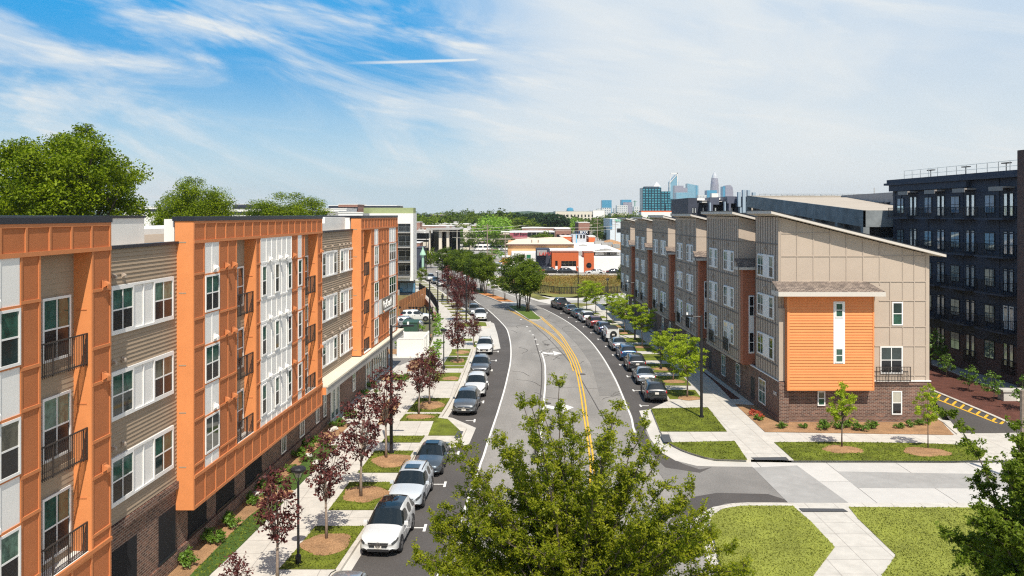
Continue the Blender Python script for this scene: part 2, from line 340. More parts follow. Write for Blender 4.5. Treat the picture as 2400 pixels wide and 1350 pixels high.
def rail_mesh(w, h=1.07, dep=0., mats='rail', bars=.11):
    k = (round(w, 2), round(h, 2), round(dep, 2), mats, bars)
    if k in RC: return RC[k]
    m = MB()
    def side(x0, y0, x1, y1):
        L_ = math.hypot(x1 - x0, y1 - y0); n = max(2, int(L_ / bars))
        for i in range(n + 1):
            t = i / n; x, y = x0 + (x1 - x0) * t, y0 + (y1 - y0) * t; r = .022 if i % 8 == 0 or i == n else .009
            m.box(x - r, x + r, y - r, y + r, 0, h)
        for z in (.08, h):
            r = .022; m.hexa([(min(x0, x1) - r, min(y0, y1) - r, z - r), (max(x0, x1) + r, min(y0, y1) - r, z - r), (max(x0, x1) + r, max(y0, y1) + r, z - r), (min(x0, x1) - r, max(y0, y1) + r, z - r),
                              (min(x0, x1) - r, min(y0, y1) - r, z + r), (max(x0, x1) + r, min(y0, y1) - r, z + r), (max(x0, x1) + r, max(y0, y1) + r, z + r), (min(x0, x1) - r, max(y0, y1) + r, z + r)])
    side(0, -dep, w, -dep)
    if dep > .3: side(0, -dep, 0, 0); side(w, -dep, w, 0)
    RC[k] = m.mesh('balcony_railing', mats); return RC[k]
def vent_mesh(m_):
    k = ('v', m_)
    if k in RC: return RC[k]
    m = MB(); m.box(-.13, .13, -.03, 0, -.17, .17)
    n = 6
    for i in range(n):
        a0, a1 = math.pi / 2 * i / n, math.pi / 2 * (i + 1) / n
        y0, z0, y1, z1 = -.2 * math.sin(a0), .12 * math.cos(a0), -.2 * math.sin(a1), .12 * math.cos(a1)
        m.face([(-.1, y1, z1), (.1, y1, z1), (.1, y0, z0), (-.1, y0, z0)])
        for sx in (-.1, .1): m.face([(sx, 0, -.12), (sx, y0, z0), (sx, y1, z1)])
    m.box(-.1, .1, -.2, -.18, -.12, 0); 
    RC[k] = m.mesh('vent', m_); return RC[k]
# ------------------------------------------------------------------ ground, roads, pavements
def interp(tab, y):
    if y <= tab[0][0]: 
        (a, b), (c, d) = tab[0], tab[1]; return b + (y - a) * (d - b) / (c - a)
    for (a, b), (c, d) in zip(tab, tab[1:]):
        if y <= c: return b + (y - a) * (d - b) / (c - a)
    (a, b), (c, d) = tab[-2], tab[-1]; return d + (y - c) * (d - b) / (c - a)
def smooth_tab(tab, n=6):
    out = []
    P = [tab[0]] + list(tab) + [tab[-1]]
    for i in range(1, len(P) - 2):
        for k in range(n):
            t = k / n; p0, p1, p2, p3 = P[i - 1], P[i], P[i + 1], P[i + 2]
            y = p1[0] + (p2[0] - p1[0]) * t
            x = .5 * ((2 * p1[1]) + (-p0[1] + p2[1]) * t + (2 * p0[1] - 5 * p1[1] + 4 * p2[1] - p3[1]) * t * t + (-p0[1] + 3 * p1[1] - 3 * p2[1] + p3[1]) * t ** 3)
            out.append((y, x))
    out.append(tab[-1]); return out
# x as a function of distance y along the street
WL = smooth_tab([(15, -4.9), (37.1, -3.14), (48.9, -2.23), (55.6, -1.76), (70.9, -.89), (83.3, -.33), (93.2, -.05), (104.7, -.12), (116.3, -.58), (123.6, -1.42), (133.7, -2.82), (141.8, -4.1), (151, -5.9), (165, -8.6), (180, -12), (200, -16.4), (225, -22.5)])
WR = smooth_tab([(15, 4.6), (40, 7.1), (63.5, 8.9), (71, 9.37), (81.4, 9.77), (95.5, 9.89), (108.9, 9.46), (125.3, 8.0), (142.9, 5.05), (160, 1.2), (180, -3.8), (200, -9.5), (225, -17)])
KL = smooth_tab([(15, -9.1), (38.4, -7.45), (56.4, -6.25), (66, -5.4), (74, -4.95), (84, -4.75), (92, -4.6), (100, -4.55), (112, -4.95), (122, -5.7), (135, -7.0), (155, -10.9), (178, -15.6), (206, -21.8), (230, -28)])
KR = smooth_tab([(15, 8.3), (60, 12.6), (71, 13.05), (82, 13.5), (95, 13.6), (109, 13.1), (125, 11.75), (138, 9.9), (148, 7.6)])
SLr = smooth_tab([(15, -11.6), (37, -10.3), (44.7, -9.7), (52.3, -9.26), (70, -8.1), (95, -6.95), (100, -7.1), (118, -7.95), (131, -9.2), (152, -13.0), (175, -18.2), (206, -25)])
SRl = smooth_tab([(54, 15.05), (62, 15.6), (69, 15.9), (79, 16.4), (98, 16.5), (109, 16.1), (125, 14.8), (138, 13.2), (150, 11)])
def sheet(name, pts, z, m, kind='structure', th=None, **t):
    mb = MB()
    if th: mb.prism(pts, z - th, z)
    else:
        k = len(pts); A = sum(pts[i][0] * pts[(i + 1) % k][1] - pts[(i + 1) % k][0] * pts[i][1] for i in range(k))
        if A < 0: pts = pts[::-1]
        mb.face([(p[0], p[1], z) for p in pts])
    o = mb.build(name, m); o['kind'] = kind
    for k, v in t.items(): o[k] = v
    return o
def ribbon(mb, f0, f1, ys, z, mi=0):
    for a, b in zip(ys, ys[1:]): mb.face([(f0(a), a, z), (f1(a), a, z), (f1(b), b, z), (f0(b), b, z)], mi)
def ribbon3(mb, f0, f1, ys, z0, z1, mi=0):     # raised strip
    for a, b in zip(ys, ys[1:]): mb.hexa([(f0(a), a, z0), (f1(a), a, z0), (f1(b), b, z0), (f0(b), b, z0), (f0(a), a, z1), (f1(a), a, z1), (f1(b), b, z1), (f0(b), b, z1)], mi)
def yr(a, b, s=1.5):
    n = max(1, int(math.ceil((b - a) / s))); return [a + (b - a) * i / n for i in range(n + 1)]
wl = lambda y: interp(WL, y); wr = lambda y: interp(WR, y); kl = lambda y: interp(KL, y); kr = lambda y: interp(KR, y)
slr = lambda y: interp(SLr, y); sll = lambda y: slr(y) - (2.7 if y < 60 else 2.35); srl = lambda y: interp(SRl, y); srr = lambda y: srl(y) + 2.3
# big base sheet to the horizon
M['earth'] = mat('far_ground', (.13, .15, .06), .95, var=.4, vs=.02, col2=(.22, .20, .13), v2=.3, vs2=.004)
g = MB(); g.face([(-9000, -200, -.30), (9000, -200, -.30), (9000, 9000, -.30), (-9000, 9000, -.30)]); g.build('ground', 'earth')['kind'] = 'structure'
# worn asphalt carriageway with fresher parking lanes beside it
r = MB(); Y0, Y1 = 15, 225
ribbon(r, lambda y: wl(y) - 4.5, lambda y: wr(y) + 4.2, yr(Y0, Y1, 2.5), -.02); r.build('road', 'asphalt')['kind'] = 'structure'
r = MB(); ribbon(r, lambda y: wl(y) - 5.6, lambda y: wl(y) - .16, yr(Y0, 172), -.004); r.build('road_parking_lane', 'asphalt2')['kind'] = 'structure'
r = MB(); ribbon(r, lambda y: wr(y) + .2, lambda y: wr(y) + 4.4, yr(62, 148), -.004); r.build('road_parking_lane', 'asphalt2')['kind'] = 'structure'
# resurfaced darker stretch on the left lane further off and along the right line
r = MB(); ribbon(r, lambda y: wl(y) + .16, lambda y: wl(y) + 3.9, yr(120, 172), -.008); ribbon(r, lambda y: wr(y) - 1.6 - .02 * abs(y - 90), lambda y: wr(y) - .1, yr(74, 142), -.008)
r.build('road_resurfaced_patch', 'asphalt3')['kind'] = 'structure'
# painted lines
p = MB(); ribbon(p, lambda y: wl(y) - .15, lambda y: wl(y) - .01, yr(Y0, 141), .004); ribbon(p, lambda y: wl(y) - .15, lambda y: wl(y) - .01, yr(149, 160), .004); ribbon(p, lambda y: wl(y) - .15, lambda y: wl(y) - .01, yr(168, 205), .004)
ribbon(p, lambda y: wr(y), lambda y: wr(y) + .145, yr(61.5, 142.5), .004); ribbon(p, lambda y: wr(y), lambda y: wr(y) + .16, yr(151, 205), .004)
TL = smooth_tab([(54, 1.75)] + [(G(a, b)[1], G(a, b)[0]) for a, b in ((1262, 1047), (1275.4, 929), (1277.8, 869.7), (1275.4, 846), (1268, 822))][1:])
tl = lambda y: interp(TL, y); ribbon(p, lambda y: tl(y) - .08, lambda y: tl(y) + .08, yr(54, 98.5), .004)
for a, b in ((1221, 749), (1235, 765), (1242, 776), (1249, 785), (1255, 795), (1260, 807)):
    x, y, _ = G(a, b); p.box(x - .14, x + .14, y - .3, y + .3, .002, .006)
def arrow(mb, tip, s):      # pavement turn arrow: curved tail, arrow head to the right
    x, y = tip; w = s
    mb.face([(x - .95 * w, y + 1.6 * s, .004), (x - .95 * w, y - 1.5 * s, .004), (x, y, .004)])
    pts = [(x - .9 * w, y), (x - 1.6 * w, y + .05 * s), (x - 2.2 * w, y + .6 * s), (x - 2.45 * w, y + 1.7 * s)]
    for (a, b), (c, d), w0, w1 in zip(pts, pts[1:], (.8, .8, .6), (.8, .6, .4)):
        mb.face([(a, b - w0 * s, .004), (a, b + w0 * s * .4, .004), (c + .1, d + w1 * s * .5, .004), (c - .1, d - w1 * s, .004)][::-1])
arrow(p, G(1345, 955)[:2], 1.0); arrow(p, G(1317, 828)[:2], 1.0)
# parking stall ticks
tk = [(988, 1237), (1036, 1135), (1068, 1062), (1107, 986), (1128, 942), (1139, 901), (1149, 868), (1159, 845), (1164, 824), (1146, 754)]
for a, b in tk:
    x, y, _ = G(a, b); p.box(x - .5, x + .12, y - .06, y + .06, .002, .005); p.box(x + .1, x + .24, y - .5, y + .5, .0025, .0055)
for a, b in ((1508, 951), (1490.5, 915), (1476, 882), (1458, 855), (1441, 832), (1424, 812), (1406, 795), (1389, 780), (1371, 766), (1354, 754), (1336, 744), (1318, 734)):
    x, y, _ = G(a, b); p.box(x - .3, x + .45, y - .07, y + .07, .002, .005); p.box(x - .3, x - .16, y - .4, y + .4, .0025, .0055)
p.build('road_markings', 'paint')['kind'] = 'structure'
YR_ = [G(a, b) for a, b in ((1392, 1090), (1376, 981), (1371.4, 940.8), (1362, 893.4), (1347.7, 846), (1328.8, 812.8), (1307.4, 782), (1274, 751), (1263, 741))]
YL_ = [G(a, b) for a, b in ((1384, 1090), (1366.7, 964.5), (1359.6, 917), (1350, 869.7), (1336, 834), (1319, 808), (1288.4, 779.6), (1260, 761.8), (1236, 748), (1212, 735), (1190, 724)) ]
def cline(mb, pts, w, z=.004):
    P = [Vector(q[:2]) for q in pts]; O = []
    for i, q in enumerate(P):
        d = (P[min(i + 1, len(P) - 1)] - P[max(i - 1, 0)]).normalized(); n = Vector((-d.y, d.x)); O.append((q + n * w, q - n * w))
    for (a, b), (c, d) in zip(O, O[1:]): mb.face([(b.x, b.y, z), (d.x, d.y, z), (c.x, c.y, z), (a.x, a.y, z)])
def smooth_pts(pts, n=5):
    P = [pts[0]] + list(pts) + [pts[-1]]; out = []
    for i in range(1, len(P) - 2):
        for k in range(n):
            t = k / n; out.append(tuple(.5 * (2 * P[i][j] + (-P[i - 1][j] + P[i + 1][j]) * t + (2 * P[i - 1][j] - 5 * P[i][j] + 4 * P[i + 1][j] - P[i + 2][j]) * t * t + (-P[i - 1][j] + 3 * P[i][j] - 3 * P[i + 1][j] + P[i + 2][j]) * t ** 3) for j in (0, 1)))
    out.append(tuple(pts[-1][:2])); return out
y_ = MB(); A = smooth_pts([(2.2, 20), (4.2, 44)] + YR_); B = smooth_pts([(2.0, 20), (3.9, 44)] + YL_)
cline(y_, A, .06); cline(y_, B, .06)
cline(y_, [(a + .27 , b) for a, b in A if b > 84], .06); cline(y_, [(a - .27, b) for a, b in B if b > 84], .06)
y_.build('road_centre_lines', 'yellow')['kind'] = 'structure'
# tar seams
s_ = MB(); cline(s_, [(tl(y) - .35, y) for y in yr(54, 110, 3)], .05, .0); cline(s_, smooth_pts([(7.1, 64), (6.7, 78), (6.2, 90), (5.4, 100), (4.2, 112), (3, 122)]), .035, .0)
s_.build('road_tar_seams', 'asphalt2')['kind'] = 'structure'

qk = random.Random(8); ck = MB()
for i in range(26):
    y = qk.uniform(56, 135); x = qk.uniform(interp(WL, y) + .5, interp(WR, y) - .6); P = [(x, y)]; a = qk.uniform(-.5, .5) + (0 if i % 3 else 1.4)
    for k in range(qk.randint(5, 12)): a += qk.uniform(-.5, .5); P.append((P[-1][0] + .5 * math.sin(a), P[-1][1] + .7 * math.cos(a)))
    cline(ck, P, .022, .001)
for x, y in ((2.9, 71), (-.2 + 4.4, 103), (6.9, 84)): ck.prism([(x + .36 * math.cos(k * .52), y + .36 * math.sin(k * .52)) for k in range(12)], -.02, .003)
ck.build('road_cracks_and_covers', 'asphalt2')['kind'] = 'structure'
# ---- left pavement: gutter, kerb, concrete, lawns
gt = MB(); ribbon(gt, lambda y: kl(y) - .05, lambda y: kl(y) + .42, yr(15, 205), .002)
B1 = [(-5.25, 66.3), (-4.6, 65.9), (-2.65, 62.8), (-2.94, 58.3), (-4.3, 57.3), (-6.2, 56.3)]
B2 = [(-5.5, 126), (-3.3, 125), (-2.6, 123.2), (-1.9, 112), (-1.35, 100), (-2.4, 98.6), (-4.6, 98)]
gt.face([(x, y, .006) for x, y in B1][::-1]); gt.face([(x, y, .006) for x, y in B2][::-1]); gt.build('gutter', 'conc_plain')['kind'] = 'structure'
kb = MB(); ribbon3(kb, lambda y: kl(y) - .2, kl, yr(15, 205), -.1, .15)
def inner(P, c, k): return [(c[0] + (x - c[0]) * k, c[1] + (y - c[1]) * k) for x, y in P]
B1i = [(-5.5, 65.8), (-4.6, 65.0), (-3.3, 62.3), (-3.5, 59.0), (-4.5, 58.1), (-6.3, 57.2)]; B2i = [(-5.6, 125.2), (-3.5, 123.6), (-3.1, 118.5), (-4.8, 118)]; B2j = [(-4.8, 105.5), (-2.4, 105), (-2.0, 101), (-2.6, 99.9), (-4.7, 99.6)]
for P in (B1i, B2i, B2j): kb.prism(P, -.1, .148)
kb.build('kerb', 'kerb')['kind'] = 'structure'
cn = MB(); bed = lambda y: -17.4 + .05 * y
ribbon(cn, lambda y: max(-19, bed(y)), lambda y: kl(y) - .2, yr(15, 90), .14); ribbon(cn, lambda y: sll(y) - 0.2, lambda y: kl(y) - .2, yr(90, 206), .14)
cn.build('sidewalk', 'concrete')['kind'] = 'structure'
def patch(mb, f0, f1, ya, yb, z, ja=0, jb=0): ribbon(mb, f0, f1, yr(ya, yb, 1.2), z)
LW = MB(); MU = MB(); W_ = MB()
fl = lambda y: slr(y) + .02; fr = lambda y: kl(y) - .22
lawns = [(30, 36.3), (37.4, 42.6), (44.9, 49.6), (51.4, 56.2), (58.2, 60.0), (64.3, 66.6), (67.2, 72.3), (79.7, 83.9), (86.3, 87.6), (88, 93.3), (94, 98.6), (105, 107), (118.5, 122.5)]
for a, b in lawns: ribbon(LW, fl, fr, yr(a, b, 1.2), .165)
yy = 126.5
while yy < 200: ribbon(W_, fl, fr, yr(yy, yy + 2.1, 1.2), .165); yy += 4.2
LW.face([(x, y, .17) for x, y in [(-5.9, 60.0), (-4.0, 60.0), (-3.6, 61), (-4.9, 64.9), (-5.9, 65.4)]]) ; LW.face([(x, y, .17) for x, y in [(-5.4, 119), (-3.5, 119), (-3.8, 123), (-5.6, 124.6)]]); LW.face([(x, y, .17) for x, y in [(-4.5, 100.2), (-2.9, 100.4), (-2.5, 101.5), (-2.8, 104.4), (-4.6, 104.6)]])
def blob(mb, cx, cy, rx, ry, z, seed=0, n=26):
    q = random.Random(seed); ph = q.random() * 6; c = []
    for i in range(n):
        a = 2 * math.pi * i / n; k = 1 + .07 * math.sin(3 * a + ph) + .05 * math.sin(5 * a + ph * 2) + q.uniform(-.03, .03)
        c.append((cx + rx * k * math.cos(a), cy + ry * k * math.sin(a)))
    hgt = min(rx, ry) * .07
    inn = [(cx + (x - cx) * .6, cy + (y - cy) * .6) for x, y in c]
    for i in range(n):
        j = (i + 1) % n; mb.face([(*c[i], z), (*c[j], z), (*inn[j], z + hgt), (*inn[i], z + hgt)])
    mb.face([(*q_, z + hgt) for q_ in inn])
for i, (x, y, rx, ry) in enumerate([(-8.75, 40.3, 1.15, 1.35), (-8.2, 47.5, 1.25, 1.4), (-7.6, 53.9, 1.2, 1.5), (-7.1, 65.6, 1.1, .8), (-6.6, 69.6, 1.1, 1.6), (-5.8, 81, .8, .9), (-5.8, 90.8, .75, 1.5), (-5.6, 96.4, .8, 1.2), (-8.95, 34, 1, 1.2)]): blob(MU, x, y, rx, ry, .17, i)
LW.build('lawn', 'grass')['kind'] = 'structure'; W_.build('lawn_far_strip', 'drygrass')['kind'] = 'structure'
# bed and turf strip in front of the left building
gl = [(15, -14.6), (37.1, -13.85), (43.6, -13.6), (45.5, -13.3), (47.1, -12.6)]
gi = lambda y: interp(gl, y)
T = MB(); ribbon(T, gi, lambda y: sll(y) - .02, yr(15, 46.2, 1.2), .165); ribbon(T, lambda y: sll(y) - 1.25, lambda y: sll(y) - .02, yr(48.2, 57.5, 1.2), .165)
T.build('lawn_strip', mat('deep_green_turf', (.06, .125, .016), .95, var=.4, vs=14, col2=(.10, .18, .025), bump=.9, bs=45, v2=.25, vs2=.8))['kind'] = 'structure'  # turf in a deeper green than the verge lawns
ribbon(MU, lambda y: bed(y) - 1, lambda y: (gi(y) if y < 46.2 else (sll(y) - .02 if y < 48.2 else sll(y) - 1.25)), yr(15, 58, 1), .16)
MU.face([(x, y, .16) for x, y in [(-14.4, 58), (-12.4, 58), (-11.9, 63.5), (-13.6, 63.8)]]); MU.face([(x, y, .162) for x, y in [(-9.9, 63.0), (-9.2, 64), (-9.2, 70.5), (-10.3, 72.4), (-10.6, 70)]])
for k, P in enumerate([[(-10.4, 84.5), (-9.3, 85.2), (-9.7, 91.8), (-10.8, 91)], [(-14, 80.5), (-10, 80), (-9.4, 82.5), (-13.8, 82.8)]]): MU.face([(x, y, .162) for x, y in P])
MU.build('mulch_bed', 'mulch')['kind'] = 'structure'
tp = MB()
for q in ([(1064, 1026), (1079, 1026.5), (1086, 1010.5), (1073, 1010)],): tp.face([(*G(a, b, .17)[:2], .172) for a, b in q][::-1])
tp.build('tactile_plate', mat('dark_tactile_plate', (.08, .085, .092), .7, var=.2, vs=30))['kind'] = 'structure'
# ---- car park behind the left building
cp = MB(); cp.face([(-30, 88, .145), (-11.6, 88, .145), (-10.4, 92, .145), (-11, 108, .145), (-12.6, 118, .145), (-36, 118, .145)]); cp.build('car_park', 'asphalt3')['kind'] = 'structure'
c2 = MB(); c2.face([(-16.5, 92.5, .15), (-9.5, 92.5, .15), (-9.6, 95, .15), (-16.5, 95, .15)]); c2.face([(-40, 112, .15), (-12.4, 112, .15), (-13.4, 116, .15), (-40, 116, .15)]); c2.build('car_park_kerb', 'conc_plain')['kind'] = 'structure'
mk = MB(); mk.face([(x, y, .155) for x, y in [(-19, 95), (-9.6, 95), (-9.9, 98), (-10.4, 111), (-11.6, 111), (-11.2, 99), (-19, 98)]]); mk.build('mulch_strip', 'mulch')['kind'] = 'structure'
# grassy slope behind the car park
sl = MB(); sl.face([(-46, 116, .15), (-13.4, 116, .15), (-15.5, 140, .6), (-19, 163, .3), (-50, 163, .3)]); sl.build('grass_slope', mat('rough_grass', (.16, .17, .04), .95, var=.5, vs=1.5, col2=(.28, .2, .08), bump=.6, bs=10))['kind'] = 'structure'

# ---- right pavement
g2 = MB(); ribbon(g2, lambda y: kr(y) - .45, lambda y: kr(y) + .05, yr(70.5, 147), .002)
co = [G(a, b)[:2] for a, b in ((1498, 962.8), (1509, 991.6), (1524, 1028), (1546.8, 1058.5), (1583, 1079.7), (1632, 1091.9), (1674, 1093.5), (1762.5, 1094.3))]
ci = [G(a, b)[:2] for a, b in ((1571, 953), (1527, 961), (1547, 1013), (1567, 1038.7), (1601.5, 1058.5), (1650, 1073.7), (1677.5, 1079.7), (1760, 1082))]
cos_ = smooth_pts(co, 3); k2 = MB()
g2.face([(x, y, .006) for x, y in co[:1] + [ci[0]] + ci[1:] [::1] + co[1:][::-1]])
lowo = [G(a, b)[:2] for a, b in ((1639.5, 1277), (1619.7, 1231.6), (1635, 1207), (1672, 1188), (1717, 1180), (1753, 1177.5), (1853.6, 1179))]
lowi = [G(a, b)[:2] for a, b in ((1674.4, 1274), (1660.7, 1228.6), (1665, 1210), (1692.6, 1192), (1738, 1184.5), (1858, 1184.5))]
g2.face([(x, y, .006) for x, y in [(lowo[0][0] - .2, 25)] + lowo + lowi[::-1] + [(lowi[0][0] + .1, 25)]][::-1]); g2.build('gutter', 'conc_plain')['kind'] = 'structure'
ribbon3(k2, kr, lambda y: kr(y) + .2, yr(71.5, 147), -.1, .15)
cis = smooth_pts(ci[1:], 4)
def kerbline(mb, pts, w=.17, z=.15):
    for (a, b), (c, d) in zip(pts, pts[1:]):
        v = Vector((c - a, d - b)); n = Vector((-v.y, v.x)).normalized() * w
        mb.hexa([(a, b, -.1), (c, d, -.1), (c + n.x, d + n.y, -.1), (a + n.x, b + n.y, -.1), (a, b, z), (c, d, z), (c + n.x, d + n.y, z), (a + n.x, b + n.y, z)])
kerbline(k2, cis); kerbline(k2, smooth_pts(lowi, 4)[::-1])
kerbline(k2, [(17.75, 54.15), (35, 54.2)], .15)
k2.build('kerb', 'kerb')['kind'] = 'structure'
c3 = MB()
ribbon(c3, lambda y: kr(y) + .2, lambda y: 21.5, yr(71.4, 145), .14)
main = [(13.1, 71.4)] + [p for p in ci[1:]] + [(17.7, 54.0), (46, 54.0), (46, 59.5), (37, 61.2), (33, 64.5), (21.5, 71.4)]
c3.face([(x, y, .14) for x, y in main])
c3.face([(x, y, .14) for x, y in [(6, 25), (lowi[0][0], 25)] + lowi + [(21.5, 46.15), (48, 46.0), (48, 25)]][::-1] if False else [(x, y, .14) for x, y in [(lowi[0][0], 25)] + lowi + [(48, 46.0), (48, 25)]])
c3.build('sidewalk', 'concrete')['kind'] = 'structure'
# side street of pale concrete slabs, asphalt throat
ss = MB(); ss.face([(x, y, -.001) for x, y in [(8.6, 62), (9.2, 45.4), (15.2, 46.35), (17.8, 46.4), (16.4, 48.2), (14.95, 53.4), (14.6, 55.4), (10, 62)]]); ss.build('side_street_throat', 'asphalt3')['kind'] = 'structure'
M['slab'] = brick_mat('street_slab_concrete', (.60, .575, .54), (.55, .53, .50), (.22, .21, .20), 4.4, 4.0, .025, 'ground', 0, .9, .2, .08)
def sk(x, y): return (x, y)
cs = MB(); cs.face([(x, y, .004) for x, y in [(14.95, 53.3), (15.15, 46.2), (60, 46.1), (60, 54.0), (17.8, 54.0), (14.95, 54.2)]]); cs.build('side_street', 'slab')['kind'] = 'structure'
cg = MB(); qa = [G(a, b) for a, b in ((1765, 1096), (1868, 1091), (1992, 1181), (1849, 1180))]; cg.face([(a, b, .008) for a, b, _ in qa][::-1])
qb = [G(a, b) for a, b in ((1962, 1105), (2290, 1111), (2400, 1111), (2400, 1145), (2010, 1144))]; cg.face([(a, b, .008) for a, b, _ in qb][::-1])
cg.build('crossing_slabs', 'conc_grey')['kind'] = 'structure'
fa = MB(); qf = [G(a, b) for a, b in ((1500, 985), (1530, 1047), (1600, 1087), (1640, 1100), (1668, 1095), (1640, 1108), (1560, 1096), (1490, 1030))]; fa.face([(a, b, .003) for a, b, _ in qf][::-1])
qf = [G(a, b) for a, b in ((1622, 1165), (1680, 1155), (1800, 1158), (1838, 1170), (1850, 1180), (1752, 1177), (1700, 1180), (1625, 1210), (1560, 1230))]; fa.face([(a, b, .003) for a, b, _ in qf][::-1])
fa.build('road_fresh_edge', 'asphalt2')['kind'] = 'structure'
L2 = MB()
def px_lawn(mb, pts, z=.165, zz=.14): mb.face([(*G(a, b, zz)[:2], z) for a, b in pts][::-1])
px_lawn(L2, [(1526, 958), (1659, 955), (1704, 1012), (1548, 1012)]); px_lawn(L2, smooth_px := [(1567, 1037.5), (1722, 1034), (1752, 1079), (1677, 1076.5), (1650, 1071), (1620, 1062), (1598, 1054), (1580, 1045)])
for a, b in ((71.9, 75.7), (77.6, 82.2), (84, 88.9), (91, 95.1), (97.2, 102.1), (103.8, 107.7), (110.2, 114.8), (116.7, 120.8), (122.5, 126), (128, 131), (133, 135), (138, 140), (143, 144.5)):
    ribbon(L2, lambda y: kr(y) + .22, lambda y: srl(y) - .02, yr(a, b, 1.3), .165)
px_lawn(L2, [(1814, 1037), (1950, 1036), (2150, 1039), (2288, 1044), (2309, 1063), (2306, 1070), (2292, 1079), (2240, 1081), (1862, 1080)])
L2.build('lawn', 'grass')['kind'] = 'structure'
L3 = MB(); px_lawn(L3, [(1676, 1272), (1663, 1228), (1668, 1210), (1694, 1193), (1738, 1186), (1858, 1186), (1882, 1207), (1900, 1222), (1957, 1283), (1908, 1348), (1850, 1500), (1690, 1500), (1690, 1330)]); px_lawn(L3, [(1989, 1189), (2400, 1191), (2700, 1192), (2700, 1600), (2000, 1600), (2068, 1348), (2100, 1302), (2012, 1217)])
L3.build('front_lawn', 'grass2')['kind'] = 'structure'
M2 = MB(); px_lawn(M2, [(1722, 947), (1760, 950), (1850, 950), (2180, 960), (2236, 1020), (1793, 1013)], .166)
for i, (x, y, rx, ry) in enumerate([(G(1974, 1059)[0], G(1974, 1059)[1], 1.3, 1.0), (G(2176, 1068)[0], G(2176, 1068)[1] + .3, 1.5, 1.1)]): blob(M2, x, y, rx, ry, .17, 40 + i)
for i, (x, y) in enumerate([(15.0, 73.2), (15.1, 80.4), (15.2, 86.8), (15.3, 101), (15.0, 112.8), (14.6, 119.4)]): blob(M2, x, y - .9, 1.0, .9, .17, 60 + i)
M2.build('mulch_bed', 'mulch')['kind'] = 'structure'
t2 = MB()
for q in ([(1547, 1018), (1568, 1018), (1575, 1036), (1556, 1036)], [(1760, 1072), (1842, 1071), (1849, 1078), (1771, 1078)], [(1872, 1191), (1976, 1192), (1988, 1199), (1882, 1199)]): t2.face([(*G(a, b, .17)[:2], .172) for a, b in q][::-1])
t2.build('tactile_plate', MATS['dark_tactile_plate'])['kind'] = 'structure'
# alley on the far right with a yellow hatched edge, mulch bank, walk
al = MB(); al.face([(a, b, .150) for a, b, _ in [G(*q) for q in ((2150, 890), (2176, 926), (2251, 1020), (2330, 1020), (2420, 1018), (2400, 1004), (2175, 914))]][::-1]); al.build('alley', 'asphalt2')['kind'] = 'structure'
ay = MB(); 
def pxl(mb, a, b, w, z=.158):
    A_, B_ = G(*a, .15), G(*b, .15); cline(mb, [A_[:2], B_[:2]], w, z)
pxl(ay, (2174, 927), (2337, 991.6), .09)
for i in range(9): t = i / 8.; a = (2195 + 150 * t, 934 + 60 * t); b = (a[0] + 9, a[1] - 9 + 1.5 * t); pxl(ay, a, b, .1)
ay.build('alley_markings', 'yellow')['kind'] = 'structure'
ak = MB(); pa = [G(a, b, .15)[:2] for a, b in ((2172, 909), (2240, 937), (2330, 975), (2392, 1003), (2440, 1026))]; kerbline(ak, pa[::-1], .28, .24); pb = [G(a, b, .15)[:2] for a, b in ((2188, 855.6), (2319, 906), (2364, 930), (2420, 955))]; kerbline(ak, pb[::-1], .25, .26); kerbline(ak, [G(a, b, .15)[:2] for a, b in ((2252, 1019), (2220, 992), (2190, 975))], .25, .2); ak.build('kerb', 'kerb')['kind'] = 'structure'
am = MB(); am.face([(*G(a, b, .15)[:2], .19) for a, b in ((2170, 848), (2320, 905), (2365, 931), (2440, 962), (2440, 1020), (2392, 1000), (2172, 907))][::-1]); am.build('mulch_bank', 'mulch2')['kind'] = 'structure'
aw = MB(); aw.face([(*G(a, b, .15)[:2], .17) for a, b in ((2160, 812), (2380, 895), (2450, 925), (2450, 962), (2320, 906), (2170, 850))][::-1]); aw.build('walk', 'conc_grey')['kind'] = 'structure'

# ---- median islands
def island(name, pts, m, zt=.16, kb_m='kerb'):
    k = MB(); k.prism(pts, -.1, .15); k.build('median_kerb', kb_m)['kind'] = 'structure'
    c = (sum(p[0] for p in pts) / len(pts), sum(p[1] for p in pts) / len(pts)); q = []
    for x, y in pts:
        v = Vector((x - c[0], y - c[1])); l = v.length; v *= (l - .35) / l; q.append((c[0] + v.x, c[1] + v.y))
    s = MB(); s.face([(x, y, zt) for x, y in (q if sum(q[i][0] * q[(i + 1) % len(q)][1] - q[(i + 1) % len(q)][0] * q[i][1] for i in range(len(q))) > 0 else q[::-1])]); s.build(name, m)['kind'] = 'structure'
M['cover'] = mat('ground_cover_leaves', (.055, .12, .015), .9, var=.6, vs=5, col2=(.16, .24, .02), bump=1, bs=14)
island('median_grass', [G(a, b)[:2] for a, b in ((1190, 719), (1210, 733), (1240, 751), (1262, 752), (1270, 749), (1258, 739), (1246, 728), (1225, 718))], 'cover')
island('median_paving', [G(a, b)[:2] for a, b in ((1170, 708), (1180, 712.5), (1206, 717), (1224, 716), (1212, 711), (1195, 708))], 'conc_plain')
island('median_mulch', [G(a, b)[:2] for a, b in ((1120, 689), (1150, 700), (1172, 709), (1208, 710.5), (1190, 703), (1160, 693), (1140, 688))], mat('orange_mulch', (.50, .20, .06), .95, var=.3, vs=6, bump=.6, bs=10))
island('median_planting', [G(a, b)[:2] for a, b in ((1070, 668), (1095, 679), (1120, 689), (1144, 689), (1120, 680), (1098, 669), (1085, 665))], 'cover')
island('median_mulch', [G(a, b)[:2] for a, b in ((1058, 661.5), (1072, 669), (1092, 668.5), (1078, 661))], 'orange_mulch' if False else MATS['orange_mulch'])
